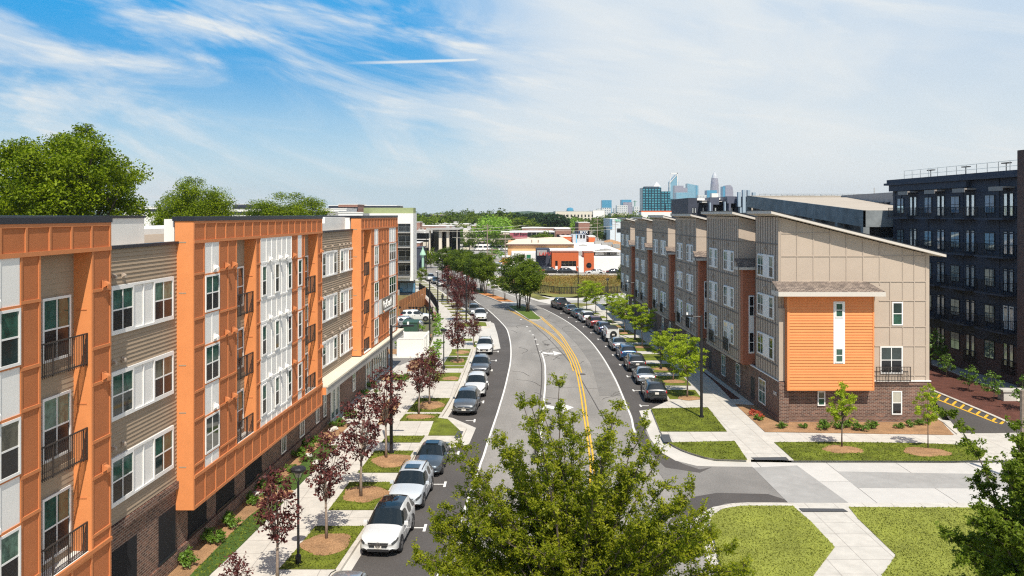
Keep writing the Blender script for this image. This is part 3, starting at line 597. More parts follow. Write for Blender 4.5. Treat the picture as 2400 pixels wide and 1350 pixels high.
island('median_planting', [G(a, b)[:2] for a, b in ((1045, 650), (1058, 660.5), (1076, 660.5), (1064, 650), (1055, 647))], 'cover')

# ---- far side: cross street walks, meadow, distant asphalt
fs = MB()
fs.face([(*G(a, b)[:2], .02) for a, b in ((1300, 716), (1262, 707), (1180, 681), (1130, 660), (1120, 655), (1145, 655), (1200, 672), (1258, 692), (1290, 697), (1360, 699), (1475, 684), (1475, 692), (1440, 705), (1400, 722))][::-1]); fs.build('sidewalk_far', 'conc_plain')['kind'] = 'structure'
ds = MB(); ds.face([(*G(a, b)[:2], .03) for a, b in ((1290, 706), (1400, 702), (1475, 696), (1475, 703), (1400, 712), (1330, 716))][::-1]); ds.build('driveway', 'conc_grey')['kind'] = 'structure'
fg = MB()
for q in (((1262, 703), (1215, 687), (1170, 671), (1150, 662), (1165, 662), (1225, 680), (1290, 701)), ((1262, 688), (1330, 686), (1400, 688), (1335, 697), (1300, 697)), ((1290, 713), (1350, 710), (1395, 714), (1340, 722)), ((1300, 717), (1330, 720), (1345, 724), (1325, 726))): fg.face([(*G(a, b)[:2], .05) for a, b in q][::-1])
fg.build('verge', 'drygrass')['kind'] = 'structure'
M['meadow'] = mat('wet_meadow', (.60, .29, .10), .95, var=.45, vs=.30, col2=(.20, .19, .05), bump=.8, bs=2, v2=.35, vs2=.06)
md = MB(); md.face([(*G(a, b)[:2], .06) for a, b in ((1150, 648), (1600, 646), (1600, 684), (1475, 686), (1300, 690), (1240, 680), (1180, 664), (1150, 652))][::-1]); md.build('meadow', 'meadow')['kind'] = 'structure'
fr_ = MB(); fr_.face([(*G(a, b)[:2], -.01) for a, b in ((1130, 640), (1180, 636), (1700, 634), (1700, 645), (1290, 645), (1150, 648))][::-1]); fr_.build('far_street', 'asphalt3')['kind'] = 'structure'
fk = MB(); fk.box(XW(1240, 222), XW(1600, 222), 221.4, 222.2, -.1, .35); fk.build('kerb', 'kerb')['kind'] = 'structure'
fx = MB(); fx.face([(*G(a, b)[:2], 0.0) for a, b in ((930, 645), (1290, 643), (1290, 600), (980, 596), (930, 596))][::-1]); fx.build('far_crossroad', 'asphalt')['kind'] = 'structure'
lot = MB(); lot.face([(x, y, .01) for x, y in ((-110, 300), (160, 300), (160, 420), (-110, 420))]); lot.build('far_car_park', 'conc_grey')['kind'] = 'structure'
up = MB(); up.face([(*G(a, b)[:2], .02) for a, b in ((1372, 537), (1395, 535), (1440, 560), (1380, 566))][::-1]); up.build('far_road', 'conc_grey')['kind'] = 'structure'
# ------------------------------------------------------------------ left apartment building
def Lf(s, d, z): return (-16 + .05 * s + d, s, z)
LRZ = math.radians(90 - 2.862)
def boards(mb, fn, s0, s1, d, z0, z1, st=.165, lip=.04, mi=0):
    n = max(1, int(round((z1 - z0) / st))); h = (z1 - z0) / n
    for i in range(n):
        a, b = z0 + i * h, z0 + (i + 1) * h
        mb.face([fn(s0, d + lip, a), fn(s1, d + lip, a), fn(s1, d, b), fn(s0, d, b)], mi)
        mb.face([fn(s0, d, a), fn(s1, d, a), fn(s1, d + lip, a), fn(s0, d + lip, a)], mi)
def left_building():
    rt = root('apartment_building', Lf(17, -8, 0), 'long orange, white and taupe apartment block with recessed balconies left of the street', 'building')
    S0 = 16
    og = MB(); pn = MB(); tr = MB(); wh = MB(); wt = MB(); sd_ = MB(); cap = MB(); mem = MB(); bk = MB(); dk = MB(); rc = MB()
    rows = [4.72, 7.97, 11.22]; WH = 1.70
    def cell_trim(m, s0, s1, zs, verts):
        for z in zs: m.mbox(Lf, s0, s1, 0, .055, z - .05, z + .05)
        for s in verts: m.mbox(Lf, s - .045, s + .045, 0, .045, 4.05, 14.5)
    belts = [4.55, 6.55, 7.8, 9.8, 11.05, 13.05]
    def block(a, b, cols, z0=2.62, first=False):
        # cols: list of (s0, s1, kind)
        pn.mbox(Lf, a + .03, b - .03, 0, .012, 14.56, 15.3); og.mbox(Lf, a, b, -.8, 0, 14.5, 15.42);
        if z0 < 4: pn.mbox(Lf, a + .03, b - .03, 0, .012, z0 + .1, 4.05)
        cap.mbox(Lf, a - .05, b + .05, -.9, .07, 15.42, 15.62)
        if z0 < 4: og.mbox(Lf, a, b, -.8, 0, z0, 4.05)
        tr.mbox(Lf, a, b, 0, .07, 14.42, 14.56); tr.mbox(Lf, a, b, 0, .05, 15.3, 15.42)
        if z0 < 4: tr.mbox(Lf, a, b, 0, .09, 4.0, 4.14); tr.mbox(Lf, a, b, 0, .05, z0, z0 + .14)
        n = int((b - a) / 1.2)
        for i in range(n + 1):
            s = a + .05 + (b - a - .1) * i / n
            tr.mbox(Lf, s - .05, s + .05, 0, .05, 14.56, 15.3)
            if z0 < 4: tr.mbox(Lf, s - .05, s + .05, 0, .05, z0 + .14, 4.0)
        # jointed return facing the street corner
        for z in (6.9, 9.0, 12.2, 14.45, 4.5): rc.mbox(Lf, a - .012, a + .01, -.62, -.3, z, z + .05)
        for (s0, s1, kd) in cols:
            if kd == 'recess':
                rc.mbox(Lf, s0 + .01, s1 - .01, -2.0, -.62, 4.05, 14.5)
                boards(sd_, Lf, s0, s1, -.61, 4.05, 14.48, .18, .015)
                og.mbox(Lf, s0, s1, -.95, .06, 3.9, 4.05); mem.mbox(Lf, s0 + .02, s1 - .02, -.9, .08, 4.052, 4.10)
                for k in range(2): rc.mbox(Lf, s0, s1, -.60, -.55, 7.15 + 3.25 * k, 7.30 + 3.25 * k)
                for z in (5.9, 9.15, 12.4): tr.mbox(Lf, s1 - .02, s1 + .0, -.5, -.15, z, z + .04)
                w = 1.62
                for z in rows:
                    add_window(rt, Lf(s1 - .28 - w, -.57, z - .35), LRZ, w, WH + .4, 2)
                    o = inst('balcony_railing', rail_mesh(s1 - s0 - .06, 1.1), rt, Lf(s0 + .03, -.12, z - .72), LRZ)
            else:
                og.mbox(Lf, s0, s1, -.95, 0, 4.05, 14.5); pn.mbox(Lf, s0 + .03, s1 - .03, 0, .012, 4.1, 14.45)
                if kd in ('orange', 'panel'):
                    zs = [z + (.25 if kd == 'panel' else 0) for z in belts]; cell_trim(tr, s0, s1, [4.9, 6.9, 8.1, 10.1, 11.3, 13.2] if False else belts, (s0 + .04, s1 - .04))
                    if s1 - s0 > 2.0:
                        k = int((s1 - s0) / 1.1)
                        for i in range(1, k): s = s0 + (s1 - s0) * i / k; tr.mbox(Lf, s - .04, s + .04, 0, .045, 4.05, 14.42)
                elif kd in ('w1', 'w2', 'w3'):
                    nx = int(kd[1]);
                    zz = 4.14
                    for z in rows:
                        wh.mbox(Lf, s0 + .02, s1 - .02, 0, .025, zz, z - .05)
                        for i in range(1, nx if nx > 1 else 1): s = s0 + (s1 - s0) * i / nx; wt.mbox(Lf, s - .03, s + .03, .02, .05, zz, z - .05)
                        tr.mbox(Lf, s0, s1, 0, .06, z - .06, z + .02); tr.mbox(Lf, s0, s1, 0, .06, z + WH, z + WH + .08)
                        add_window(rt, Lf(s0 + .03, .03, z), LRZ, s1 - s0 - .06, WH, nx); zz = z + WH + .08
                    wh.mbox(Lf, s0 + .02, s1 - .02, 0, .025, zz, 14.42)
                    for i in range(1, nx if nx > 1 else 1): s = s0 + (s1 - s0) * i / nx; wt.mbox(Lf, s - .03, s + .03, .02, .05, zz, 14.42)
                elif kd == 'white':   # wide white field with three single windows
                    wh.mbox(Lf, s0, s1, 0, .03, 4.14, 14.42)
                    for z in belts: wt.mbox(Lf, s0, s1, .02, .06, z - .05, z + .05)
                    for i in range(7): s = s0 + .03 + (s1 - s0 - .06) * i / 6; wt.mbox(Lf, s - .03, s + .03, .02, .06, 4.14, 14.42)
                    for z in rows:
                        for a_, b_ in ((.02, .16), (.42, .56), (.85, .985)):
                            add_window(rt, Lf(s0 + (s1 - s0) * a_, .062, z), LRZ, (s1 - s0) * (b_ - a_), WH, 1)
    blk1 = [(16, 18.2, 'panel'), (18.2, 19.6, 'w2'), (19.6, 22.6, 'recess'), (22.6, 23.6, 'panel'), (23.6, 25.5, 'w2'), (25.5, 26.5, 'panel'), (26.5, 29.45, 'recess'), (29.45, 30.7, 'panel')]
    block(16, 30.7, blk1)
    blk2 = [(37.75, 38.93, 'panel'), (38.93, 40.62, 'w2'), (40.62, 42.87, 'panel'), (42.87, 45.65, 'recess'), (45.65, 46.3, 'panel'), (46.3, 51.75, 'white'), (51.75, 53.0, 'panel'), (53, 53.9, 'w1'), (53.9, 54.55, 'panel'), (54.55, 57.5, 'recess'), (57.5, 58.6, 'panel')]
    block(37.75, 58.6, blk2)
    blk3 = [(70.4, 71.4, 'panel'), (71.4, 74.2, 'recess'), (74.2, 75.5, 'panel'), (75.5, 77.3, 'w2'), (77.3, 82.2, 'panel'), (82.2, 85.8, 'w3'), (85.8, 86.7, 'panel')]
    block(70.4, 86.7, blk3, z0=4.0)
    # sign field on the third block
    wh.mbox(Lf, 77.3, 82.2, .05, .075, 6.6, 7.92)
    # siding bays
    def bay(a, b, groups, z0):
        boards(sd_, Lf, a, b, -.75, z0, 14.4); cap.mbox(Lf, a, b + .1, -.95, -.62, 14.4, 14.52)
        sd_.mbox(Lf, a, b, -.9, -.76, z0, 14.4)
        for (g0, g1, wl_, wr_) in groups:
            for z in rows:
                zb = z - .08; h = WH + .16
                wh.mbox(Lf, g0, g1, -.75, -.705, zb, zb + h)
                for u0, u1 in ((g0, g1),):
                    wt.mbox(Lf, u0, u1, -.70, -.64, zb, zb + .09); wt.mbox(Lf, u0, u1, -.70, -.64, zb + h - .09, zb + h); wt.mbox(Lf, u0, u0 + .08, -.70, -.64, zb + .09, zb + h - .09); wt.mbox(Lf, u1 - .08, u1, -.70, -.64, zb + .09, zb + h - .09)
                s = (g0 + wl_ + g1 - wr_) / 2; wt.mbox(Lf, s - .035, s + .035, -.70, -.66, zb + .09, zb + h - .09)
                add_window(rt, Lf(g0 + .03, -.69, z), LRZ, wl_, WH, 2 if wl_ > 1.2 else 1); add_window(rt, Lf(g1 - wr_ - .03, -.69, z), LRZ, wr_, WH, 2 if wr_ > 1.2 else 1)
    bay(30.7, 38.0, [(32.05, 37.3, 1.7, 1.8)], 3.95)
    bay(58.6, 70.6, [(61.2, 65.4, 1.0, 1.0), (66.4, 70.9 - .3, .95, 1.6)], 4.0)
    # vents with their own little hoods
    for s, m_ in ((40.0, 'white'), (41.4, 'orange_trim'), (42.35, 'orange_trim'), (47.7, 'white'), (49.4, 'white'), (50.6, 'white'), (52.1, 'orange_trim'), (58.1, 'orange_trim'), (30.2, 'orange_trim'), (79.0, 'orange_trim'), (24.2, 'white')):
        for z in (13.22, 9.97, 6.72): inst('vent', vent_mesh(m_), rt, Lf(s, .05, z), LRZ)
    for s in (32.3, 33.0, 66.2, 67.5, 68.6, 69.8, 62.0, 64.0):
        for z in (13.35, 10.1, 6.85): inst('vent', vent_mesh('tan_trim'), rt, Lf(s, -.71, z), LRZ).scale = (.65, .65, .65)
    # brick base
    bk.mbox(Lf, 16, 30.7, -16, -.9, -.3, 3.9); bk.mbox(Lf, 30.7, 37.75, -16, -.76, -.3, 3.75); bk.mbox(Lf, 37.75, 86.7, -16, -.9, -.3, 3.9)
    bk.mbox(Lf, 30.7, 37.76, -.76, -.62, 3.6, 3.92); bk.mbox(Lf, 16, 63, -.9, -.78, .2, .75); bk.mbox(Lf, 30.7, 37.7, -.77, -.66, .2, .78)
    # ground floor openings
    def opening(s0, s1, z0, z1, d, frame=None):
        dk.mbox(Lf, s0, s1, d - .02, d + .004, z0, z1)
        if frame: add_window(rt, Lf(s0, d + .02, z0), LRZ, s1 - s0, z1 - z0, 2)
        else: cap.mbox(Lf, s0 - .05, s1 + .05, d, d + .05, z0 - .1, z0)
    opening(36.1, 38.0 - .3, .9, 2.9, -.75); opening(32.3, 34.2, .9, 2.9, -.75)
    for a, b in ((39.3, 41.4), (42.6, 45.0), (46.6, 49.2)): opening(a, b, .9, 2.55, -.89)
    for a, b in ((52.6, 53.5), (56.4, 57.4), (60.2, 61.0), (62.2, 62.9), (71.2, 72.2)): opening(a, b, .9, 2.9, -.89, True)
    body = MB(); body.mbox(Lf, 16, 86.7, -17, -.96, 3.7, 14.45)
    for a, b in ((30.7, 36.6), (16, 30.7)): mem.mbox(Lf, a, b, -9, -1.6 if a > 20 else -.9, 14.45, 15.56)
    mem.mbox(Lf, 37.9, 58.6, -1.35, -.9, 14.45, 15.5)
    mem.mbox(Lf, 58.6, 64.2, -9, -1.3, 14.45, 15.05); mem.mbox(Lf, 64.2, 70.5, -9, -1.3, 14.45, 15.5); mem.mbox(Lf, 70.5, 86.7, -9, -.9, 14.45, 15.45)
    mem.mbox(Lf, 30.7, 86.7, -17, -9.5, 14.45, 14.8)
    cap.mbox(Lf, 16, 36.65, -9.05, -1.55, 15.56, 15.66); cap.mbox(Lf, 70.5, 86.7, -9, -.9, 15.45, 15.6)
    # canopy over the shop-front
    cp_ = MB(); cp_.mbox(Lf, 58.65, 88.2, -.85, .42, 3.82, 3.95); cf = MB(); cf.mbox(Lf, 58.7, 88.1, -.8, .36, 3.3, 3.82)
    og.mbox(Lf, 58.62, 58.68, -.8, .3, 3.3, 3.8)
    sf = MB(); sg = MB()
    for a, b in ((64.2, 66.6), (76.2, 78.2), (79.2, 85.2)):
        n = max(2, int((b - a) / 1.0)); sg.mbox(Lf, a, b, -.9, -.87, .3, 3.2)
        for i in range(n + 1): s = a + (b - a) * i / n; sf.mbox(Lf, s - .04, s + .04, -.87, -.80, .15, 3.25)
        for z in (.15, 2.35, 3.2): sf.mbox(Lf, a, b, -.87, -.81, z, z + .07)
    og.build('orange_wall', 'orange', rt); pn.build('shaded_orange_face', 'orange_face', rt); tr.build('orange_trim', 'orange_trim', rt); wh.build('white_wall_panel', 'white', rt); wt.build('white_batten', 'white_trim', rt)
    sd_.build('siding_wall', 'siding', rt); cap.build('parapet_coping', 'cap', rt); mem.build('roof', 'membrane', rt); bk.build('brick_wall', 'brick', rt)
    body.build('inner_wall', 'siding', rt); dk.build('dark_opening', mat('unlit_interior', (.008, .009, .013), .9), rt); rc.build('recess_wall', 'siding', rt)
    cn_ = cp_.build('canopy', mat('cream_canopy_top', (.72, .66, .54), .7, var=.06), rt); cf.build('fascia', 'conc_grey', cn_)
    st = sf.build('shopfront', 'white_trim', rt); sg.build('pane', 'gup', st)
    # sign: grey plate with raised lettering and a bird-like mark
    sb = MB(); sb.mbox(Lf, 78.55, 83.6, .08, .16, 6.55, 7.95); sgn = sb.build('sign', mat('grey_sign_plate', (.20, .18, .155), .6), rt)
    t = text_mesh('RailSouth', 1.05, 'white_trim', .03)
    o = bpy.data.objects.new('lettering', t); COL.objects.link(o); o.parent = sgn; g = ORG[rt.name]; p = Lf(78.9, .19, 6.98); o.location = (p[0] - g[0], p[1] - g[1], p[2] - g[2]); o.rotation_euler = (math.radians(90), 0, LRZ)
    b = MB(); b.mbox(Lf, 79.4, 83.3, .16, .2, 6.68, 6.84); b.mbox(Lf, 78.9, 79.15, .16, .2, 6.64, 6.8)
    b.face([Lf(81.9, .2, 7.82 - .05), Lf(82.9, .2, 7.78), Lf(83.35, .2, 7.93)]); b.build('logo_stroke', 'white_trim', sgn)
left_building()

# ------------------------------------------------------------------ white block further up the street
def white_block():
    Y = 165.; rt = root('apartment_block', (-30, Y, 0), 'white framed block with stacked grey balconies and green top storey', 'building')
    w = MB(); g = MB(); d = MB(); gr = MB()
    xr = XW(968.5, Y); xi = XW(962, Y); xl = XW(930, Y) - 1.2
    zt = ZW(500, Y); zb = ZW(683 + 20, Y) * 0 + 2.9
    XL = XW(866, Y); XG = XW(848, Y)
    w.box(xi, xr, Y, Y + 6, zb, zt - 2.0); w.box(XL, xr, Y, Y + 6, zt - 2.0, zt); w.box(XL, xi, Y, Y + 3, zb, zb + .75)
    w.box(XL, xl - .2, Y, Y + 1.8, zb + .75, zt - 2)
    gr.box(XG, XW(966, Y), Y + 2, Y + 6.2, zt + .0, zt + 1.1)
    g.box(XG, xi - .01, Y + 1.9, Y + 5.8, zb + .76, zt - 2.05)
    g.box(XG, xr + .3 - .6, Y + 2, Y + 6.2, -.3, zb)
    rb = MB(); rb.box(XG, xr - 2.6, Y - .6, Y - .3, -.3, 1.2)
    for k in range(4):
        z = zb + .8 + k * 2.85
        d.box(xl, xi - .02, Y - .6, Y + 1.9, z - .12, z + .06)
        add_window(rt, (xl + 1.2, Y + 1.88, z + .15), 0, 3.0, 2.05, 2, 1, trim='white_trim', up='gdark')
        inst('balcony_railing', rail_mesh(xi - xl - .1, 1.05, .5, 'chrome', .16), rt, (xl + .05, Y - .05, z + .06), 0)
    add_window(rt, (xl + 1.4, Y + 1.98, .4), 0, 3.2, 2.0, 2, 1, trim='metal_black', up='gblue')
    w.build('white_frame', 'white', rt); g.build('wall', mat('grey_render', (.17, .17, .18), .8, var=.1), rt); d.build('balcony_slab', 'conc_grey', rt)
    gr.build('green_penthouse', mat('green_fascia', (.27, .31, .15), .7, var=.1), rt); rb.build('garden_wall', 'conc_grey', rt)
white_block()
M['gup2'] = mat('sky_reflecting_glass', (.62, .78, .88), .05, .8, .25, 1.2); M['gpale'] = mat('pale_reflection_glass', (.80, .86, .88), .08, .6, .2, 2); M['grefl'] = mat('street_reflecting_glass', (.42, .50, .46), .05, .75, .5, 1.5)  # pale glass: bright sky reflection put into its base colour
M['deck'] = mat('cream_deck_concrete', (.46, .40, .33), .9, var=.08, vs=.3)
# ------------------------------------------------------------------ right apartment building
def Rf(s, d, z): return (20.35 - .019 * s - d, s, z)       # d grows towards the street
RRZ = math.radians(-90 + 1.09)
def right_building():
    rt = root('apartment_building', (25, 98, 0), 'taupe apartment terrace with stepped shed roofs and an orange bay on its gable end', 'building')
    tan = MB(); trm = MB(); red = MB(); bk = MB(); fa = MB(); rf = MB(); sh = MB(); wh = MB(); wt = MB(); dk = MB(); bay = MB(); pil = MB()
    XR = 31.3; SL = .248
    mods = [(71.5, 82.3, 15.35, 0), (86.6, 96.6, 15.15, 0), (100.8, 110.8, 14.95, 0), (115, 124.6, 14.75, 0), (129, 139, 14.6, 0)]
    rows = [4.6, 7.72, 10.84]; WH = 1.68
    def shed(y0, y1, xl, z, ov=.75):        # sloped roof slab falling to the right
        x0, x1 = xl - ov, XR + .9
        zf = lambda x: z + .25 - (x - xl) * SL
        rf.hexa([(x0, y0 - ov, zf(x0) + .18), (x1, y0 - ov, zf(x1) + .18), (x1, y1 + ov * .4, zf(x1) + .18), (x0, y1 + ov * .4, zf(x0) + .18), (x0, y0 - ov, zf(x0) + .24), (x1, y0 - ov, zf(x1) + .24), (x1, y1 + ov * .4, zf(x1) + .24), (x0, y1 + ov * .4, zf(x0) + .24)])
        fa.hexa([(x0 + .02, y0 - ov + .02, zf(x0) - .02), (x1 - .02, y0 - ov + .02, zf(x1) - .02), (x1 - .02, y1 + ov * .3, zf(x1) - .02), (x0 + .02, y1 + ov * .3, zf(x0) - .02), (x0 + .02, y0 - ov + .02, zf(x0) + .18), (x1 - .02, y0 - ov + .02, zf(x1) + .18), (x1 - .02, y1 + ov * .3, zf(x1) + .18), (x0 + .02, y1 + ov * .3, zf(x0) + .18)])
    def wall_prism(mb, y0, y1, xl0, xl1, zb, z):
        f = lambda x: z + .25 - (x - xl0) * SL - .1
        mb.hexa([(xl0, y0, zb), (XR, y0, zb), (XR, y1, zb), (xl1, y1, zb), (xl0, y0, f(xl0)), (XR, y0, f(XR)), (XR, y1, f(XR)), (xl1, y1, f(xl1))])
    jt = MB()
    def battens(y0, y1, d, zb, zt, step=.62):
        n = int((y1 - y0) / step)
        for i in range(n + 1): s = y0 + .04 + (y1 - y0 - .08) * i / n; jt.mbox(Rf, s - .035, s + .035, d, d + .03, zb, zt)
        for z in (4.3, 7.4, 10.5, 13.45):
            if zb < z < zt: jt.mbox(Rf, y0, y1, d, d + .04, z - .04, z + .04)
    def pair(y0, y1, d, zs):
        # one window, a white panel and a narrower window, left to right as seen from the street
        for z in zs:
            L_ = y1 - y0; w1 = L_ * .36; w2 = L_ * .28
            wh.mbox(Rf, y0, y1, d + .02, d + .05, z - .06, z + WH + .06)
            add_window(rt, Rf(y1 - .02, d + .05, z), RRZ, w1, WH, 1 if w1 < .8 else 2, up=RW.choice(['grefl', 'grefl', 'gup'])); add_window(rt, Rf(y0 + w2 + .02, d + .05, z), RRZ, w2, WH, 1 if w2 < .8 else 2, up=RW.choice(['grefl', 'gup']))
    for i, (a, b, z, _) in enumerate(mods):
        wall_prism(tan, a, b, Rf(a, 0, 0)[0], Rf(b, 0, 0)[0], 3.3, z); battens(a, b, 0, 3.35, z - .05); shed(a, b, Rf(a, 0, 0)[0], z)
        trm.mbox(Rf, a, b, 0, .05, 3.3, 3.5)
        L_ = b - a
        pair(a + L_ * .12, a + L_ * .41, 0, rows); pair(a + L_ * .62, a + L_ * .89, 0, rows)
        for q in (.3, .76):
            wh.mbox(Rf, a + L_ * q - .45, a + L_ * q + .45, .03, .06, 3.85, 4.6)
            inst('balcony_railing', rail_mesh(1.5, 1.05, .12, 'metal_black', .1), rt, Rf(a + L_ * q + .75, .1, 3.85), RRZ)
            for zz in (12.9, 9.8, 6.65): inst('vent', vent_mesh('tan_trim'), rt, Rf(a + L_ * q, .04, zz + .2), RRZ)
        # brick base with tall windows
        for q in (.28, .72): add_window(rt, Rf(a + L_ * q + .6, -.82, .75), RRZ, 1.25, 1.95, 2, 2, lo='gup', cas=.07)
        # lit return facing down the street: jointed boards
        x0 = Rf(a, 0, 0)[0]
        for zz in (13.45, 11.7, 10.5): trm.box(x0, XR, a - .03, a, zz, zz + .07)
        trm.box(x0 + 1.8, x0 + 1.87, a - .03, a, 10.5, 15)
        # shade-darkened orange bay on the near gable of this wing, under a shingled roof
        bh = 11.35 - .05 * i; fb = lambda s_, d_, zz, a=a: (s_, a - .75 - d_, zz); boards(red, fb, x0 + .15, XR, 0, 3.3, bh, .21, .03); red.box(x0 + .15, XR, a - .73, a, 3.25, bh)
        sh.hexa([(x0 - .35, a - 1.35, bh - .12), (XR, a - 1.35, bh - .12), (XR, a, bh + .55), (x0 - .35, a, bh + .55), (x0 - .35, a - 1.35, bh), (XR, a - 1.35, bh), (XR, a, bh + .68), (x0 - .35, a, bh + .68)])
        fa.box(x0 - .4, XR, a - 1.41, a - 1.35, bh - .2, bh + .02); fa.box(x0 - .42, x0 - .35, a - 1.41, a, bh - .2, bh + .02)
        wh.box(x0 + .62, x0 + 1.08, a - .81, a - .75, 4.2, 9.0)
        for zz in (4.3, 7.3): add_window(rt, (x0 + .64, a - .81, zz), 0, .42, 1.65, 1, 2, up='gdark', cas=.05)
    # gap walls: taupe wall above brick, little shingled roof
    gaps = [(69.4, 71.5, 11.1), (82.3, 86.6, 11.0), (96.6, 100.8, 10.9), (110.8, 115, 10.8), (124.6, 129, 10.8)]
    for a, b, z in gaps:
        x = Rf(a, -1.25, 0)[0]
        x = Rf(a, -3.2, 0)[0]; tan.hexa([(x + .02, a, 3.3), (XR, a, 3.3), (XR, b, 3.3), (x + .02, b, 3.3), (x + .02, a, z), (XR, a, z), (XR, b, z), (x + .02, b, z)])
        m_ = (a + b) / 2
        dk.mbox(Rf, m_ - .55, m_ + .5, -.92, -.84, .0, 2.3)
        wt.mbox(Rf, a, b, -.95, -.80, 3.2, 3.28)
    # near module, brick flush below
    a, b, z = 64.0, 69.6, 15.55; d = -.85; x0 = Rf(a, d, 0)[0]
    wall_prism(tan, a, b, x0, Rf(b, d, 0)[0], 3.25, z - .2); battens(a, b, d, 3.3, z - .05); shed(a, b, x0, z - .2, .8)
    for zz in rows:
        wh.mbox(Rf, 64.9, 68.9, d + .02, d + .05, zz - .06, zz + WH + .06)
        add_window(rt, Rf(68.9, d + .05, zz), RRZ, 1.5, WH, 2); add_window(rt, Rf(66.0, d + .05, zz), RRZ, 1.0, WH, 1)
    for zz in (12.9, 9.8): inst('vent', vent_mesh('tan_trim'), rt, Rf(67, d + .04, zz + .2), RRZ)
    # brick podium
    bk.hexa([(x0, 64.0, -.3), (XR, 64.0, -.3), (XR, 139, -.3), (Rf(139, d, 0)[0], 139, -.3), (x0, 64.0, 3.2), (XR, 64.0, 3.2), (XR, 139, 3.2), (Rf(139, d, 0)[0], 139, 3.2)])
    bk.box(x0 - .05, XR + .05, 63.93, 64.0, 2.9, 3.2); bk.box(x0 - .05, XR + .05, 63.93, 64.0, -.3, .65); bk.mbox(Rf, 64, 139, d, d + .06, -.3, .5)
    wt.box(x0 - .08, XR + .08, 63.86, 64.1, 3.2, 3.27); wt.mbox(Rf, 64, 71, d, d + .1, 3.2, 3.27)
    add_window(rt, Rf(68.6, d + .03, .7), RRZ, 1.7, 1.95, 2, 2, lo='gup')
    # pillar at the corner
    pil.box(x0 - .04, x0 + .62, 63.72, 64.0, 3.27, 8.7); bkp = MB(); bkp.box(x0 - .06, x0 + .66, 63.6, 63.94, -.3, 3.2)
    # gable front panel joints
    F = 63.97
    zt = lambda x: z - .2 + .15 - (x - x0) * SL
    def vj(x, z0, z1): trm.box(x - .035, x + .035, F - .012, 64, z0, min(z1, zt(x) - .02))
    def hj(x0_, x1_, zz): trm.box(x0_, x1_, F - .016, 64, zz - .035, zz + .035)
    xs = lambda u: XW(1740 + u / 2.327, 64); zs = lambda v: ZW(480 + v / 2.327, 64)
    for u in (297, 387, 477, 567, 657): vj(xs(u), zs(437), 15.6)
    vj(xs(748), zs(437), 15.6); vj(xs(208), 3.3, 15.6); vj(xs(1000), 3.3, 15.6)
    for u in (805, 874, 937): vj(xs(u), 3.3 if u != 805 else zs(770), zs(415) if u == 805 else 15.6)
    hj(xs(208), xs(745), zs(280)); hj(xs(208), xs(1003), zs(418)); hj(xs(745), xs(1003), zs(523)); hj(xs(720), xs(1003), zs(665)); hj(xs(720), xs(1003), zs(770)); hj(xs(745), xs(1003), zs(280)); hj(xs(715), xs(1003), zs(930)); hj(xs(208), xs(480), zs(155))
    # orange bay
    bx0, bx1, by = 20.38, 26.82, 63.22; bz0, bz1 = 2.67, 9.75
    fnb = lambda s, d_, zz: (s, by - d_, zz)
    boards(bay, fnb, bx0 + .16, bx1 - .12, 0, bz0 + .14, bz1, .21, .05); tb = MB()
    red2 = MB(); red2.box(bx0, bx1, by + .01, 64, bz0, bz1)
    for q0, q1 in ((bx0, bx0 + .16), (bx1 - .12, bx1)): tb.box(q0, q1, by - .055, by + .01, bz0, bz1)
    tb.box(bx0 + .16, bx1 - .12, by - .055, by + .01, bz0, bz0 + .14)
    tb.build('bay_trim', 'bay', rt)
    bayo = bay.build('orange_bay', 'bay', rt); red2.build('bay_core', 'orange_trim', bayo)
    X = lambda u: XW(1740 + u / 2.327, 63.25); Z = lambda v: ZW(480 + v / 2.327, 63.25)
    wp = MB(); wp.box(X(495), X(557), by - .05, by, Z(866), Z(527)); wp.build('white_strip_panel', 'white_trim', bayo)
    add_window(rt, (X(503), by - .05, Z(614)), 0, X(548) - X(503), Z(533) - Z(614), 1, 2, up='gup', lo='gup'); add_window(rt, (X(503), by - .05, Z(860)), 0, X(548) - X(503), Z(780) - Z(860), 1, 2, up='gup', lo='gup')
    # canopy roof over the bay
    cx0, cx1 = XW(1824, 62.5), XW(2073, 62.5)
    sh.hexa([(cx0, 62.35, 9.98), (cx1, 62.35, 9.98), (cx1 - .7, 64, 10.62), (cx0, 64, 10.62), (cx0, 62.35, 10.06), (cx1, 62.35, 10.06), (cx1 - .7, 64, 10.7), (cx0, 64, 10.7)])
    fa.box(cx0, cx1, 62.28, 62.35, 9.72, 10.04); fa.box(cx0 - .05, cx0, 62.28, 64, 9.72, 10.06); fa.box(cx0, cx1, 62.35, 63.98, 9.74, 9.8)
    # front windows
    add_window(rt, (xs(815), F, zs(657)), 0, xs(873) - xs(815), zs(530) - zs(657), 1, 2, lo='gup')
    add_window(rt, (xs(750), F, zs(920)), 0, xs(872) - xs(750), zs(772) - zs(920), 2, 2)
    inst('balcony_railing', rail_mesh(xs(908) - xs(722), 1.08, .25), rt, (xs(722), F, zs(960)), 0)
    add_window(rt, (xs(408), F - .02, zs(1095)), 0, xs(450) - xs(408), zs(1015) - zs(1095), 1, 2, lo='gup'); add_window(rt, (xs(812), F - .02, zs(1143)), 0, xs(868) - xs(812), zs(1015) - zs(1143), 1, 2, up='blind', lo='gdark')
    tan.build('wall', 'tan', rt); trm.build('batten', 'tan_trim', rt); jt.build('shadow_gap_batten', 'shadow_gap', rt); red.build('shaded_bay_wall', 'shaded_bay', rt); bk.build('brick_wall', 'brick', rt); bkp.build('brick_pillar', 'brick_red' if False else 'brick', rt)
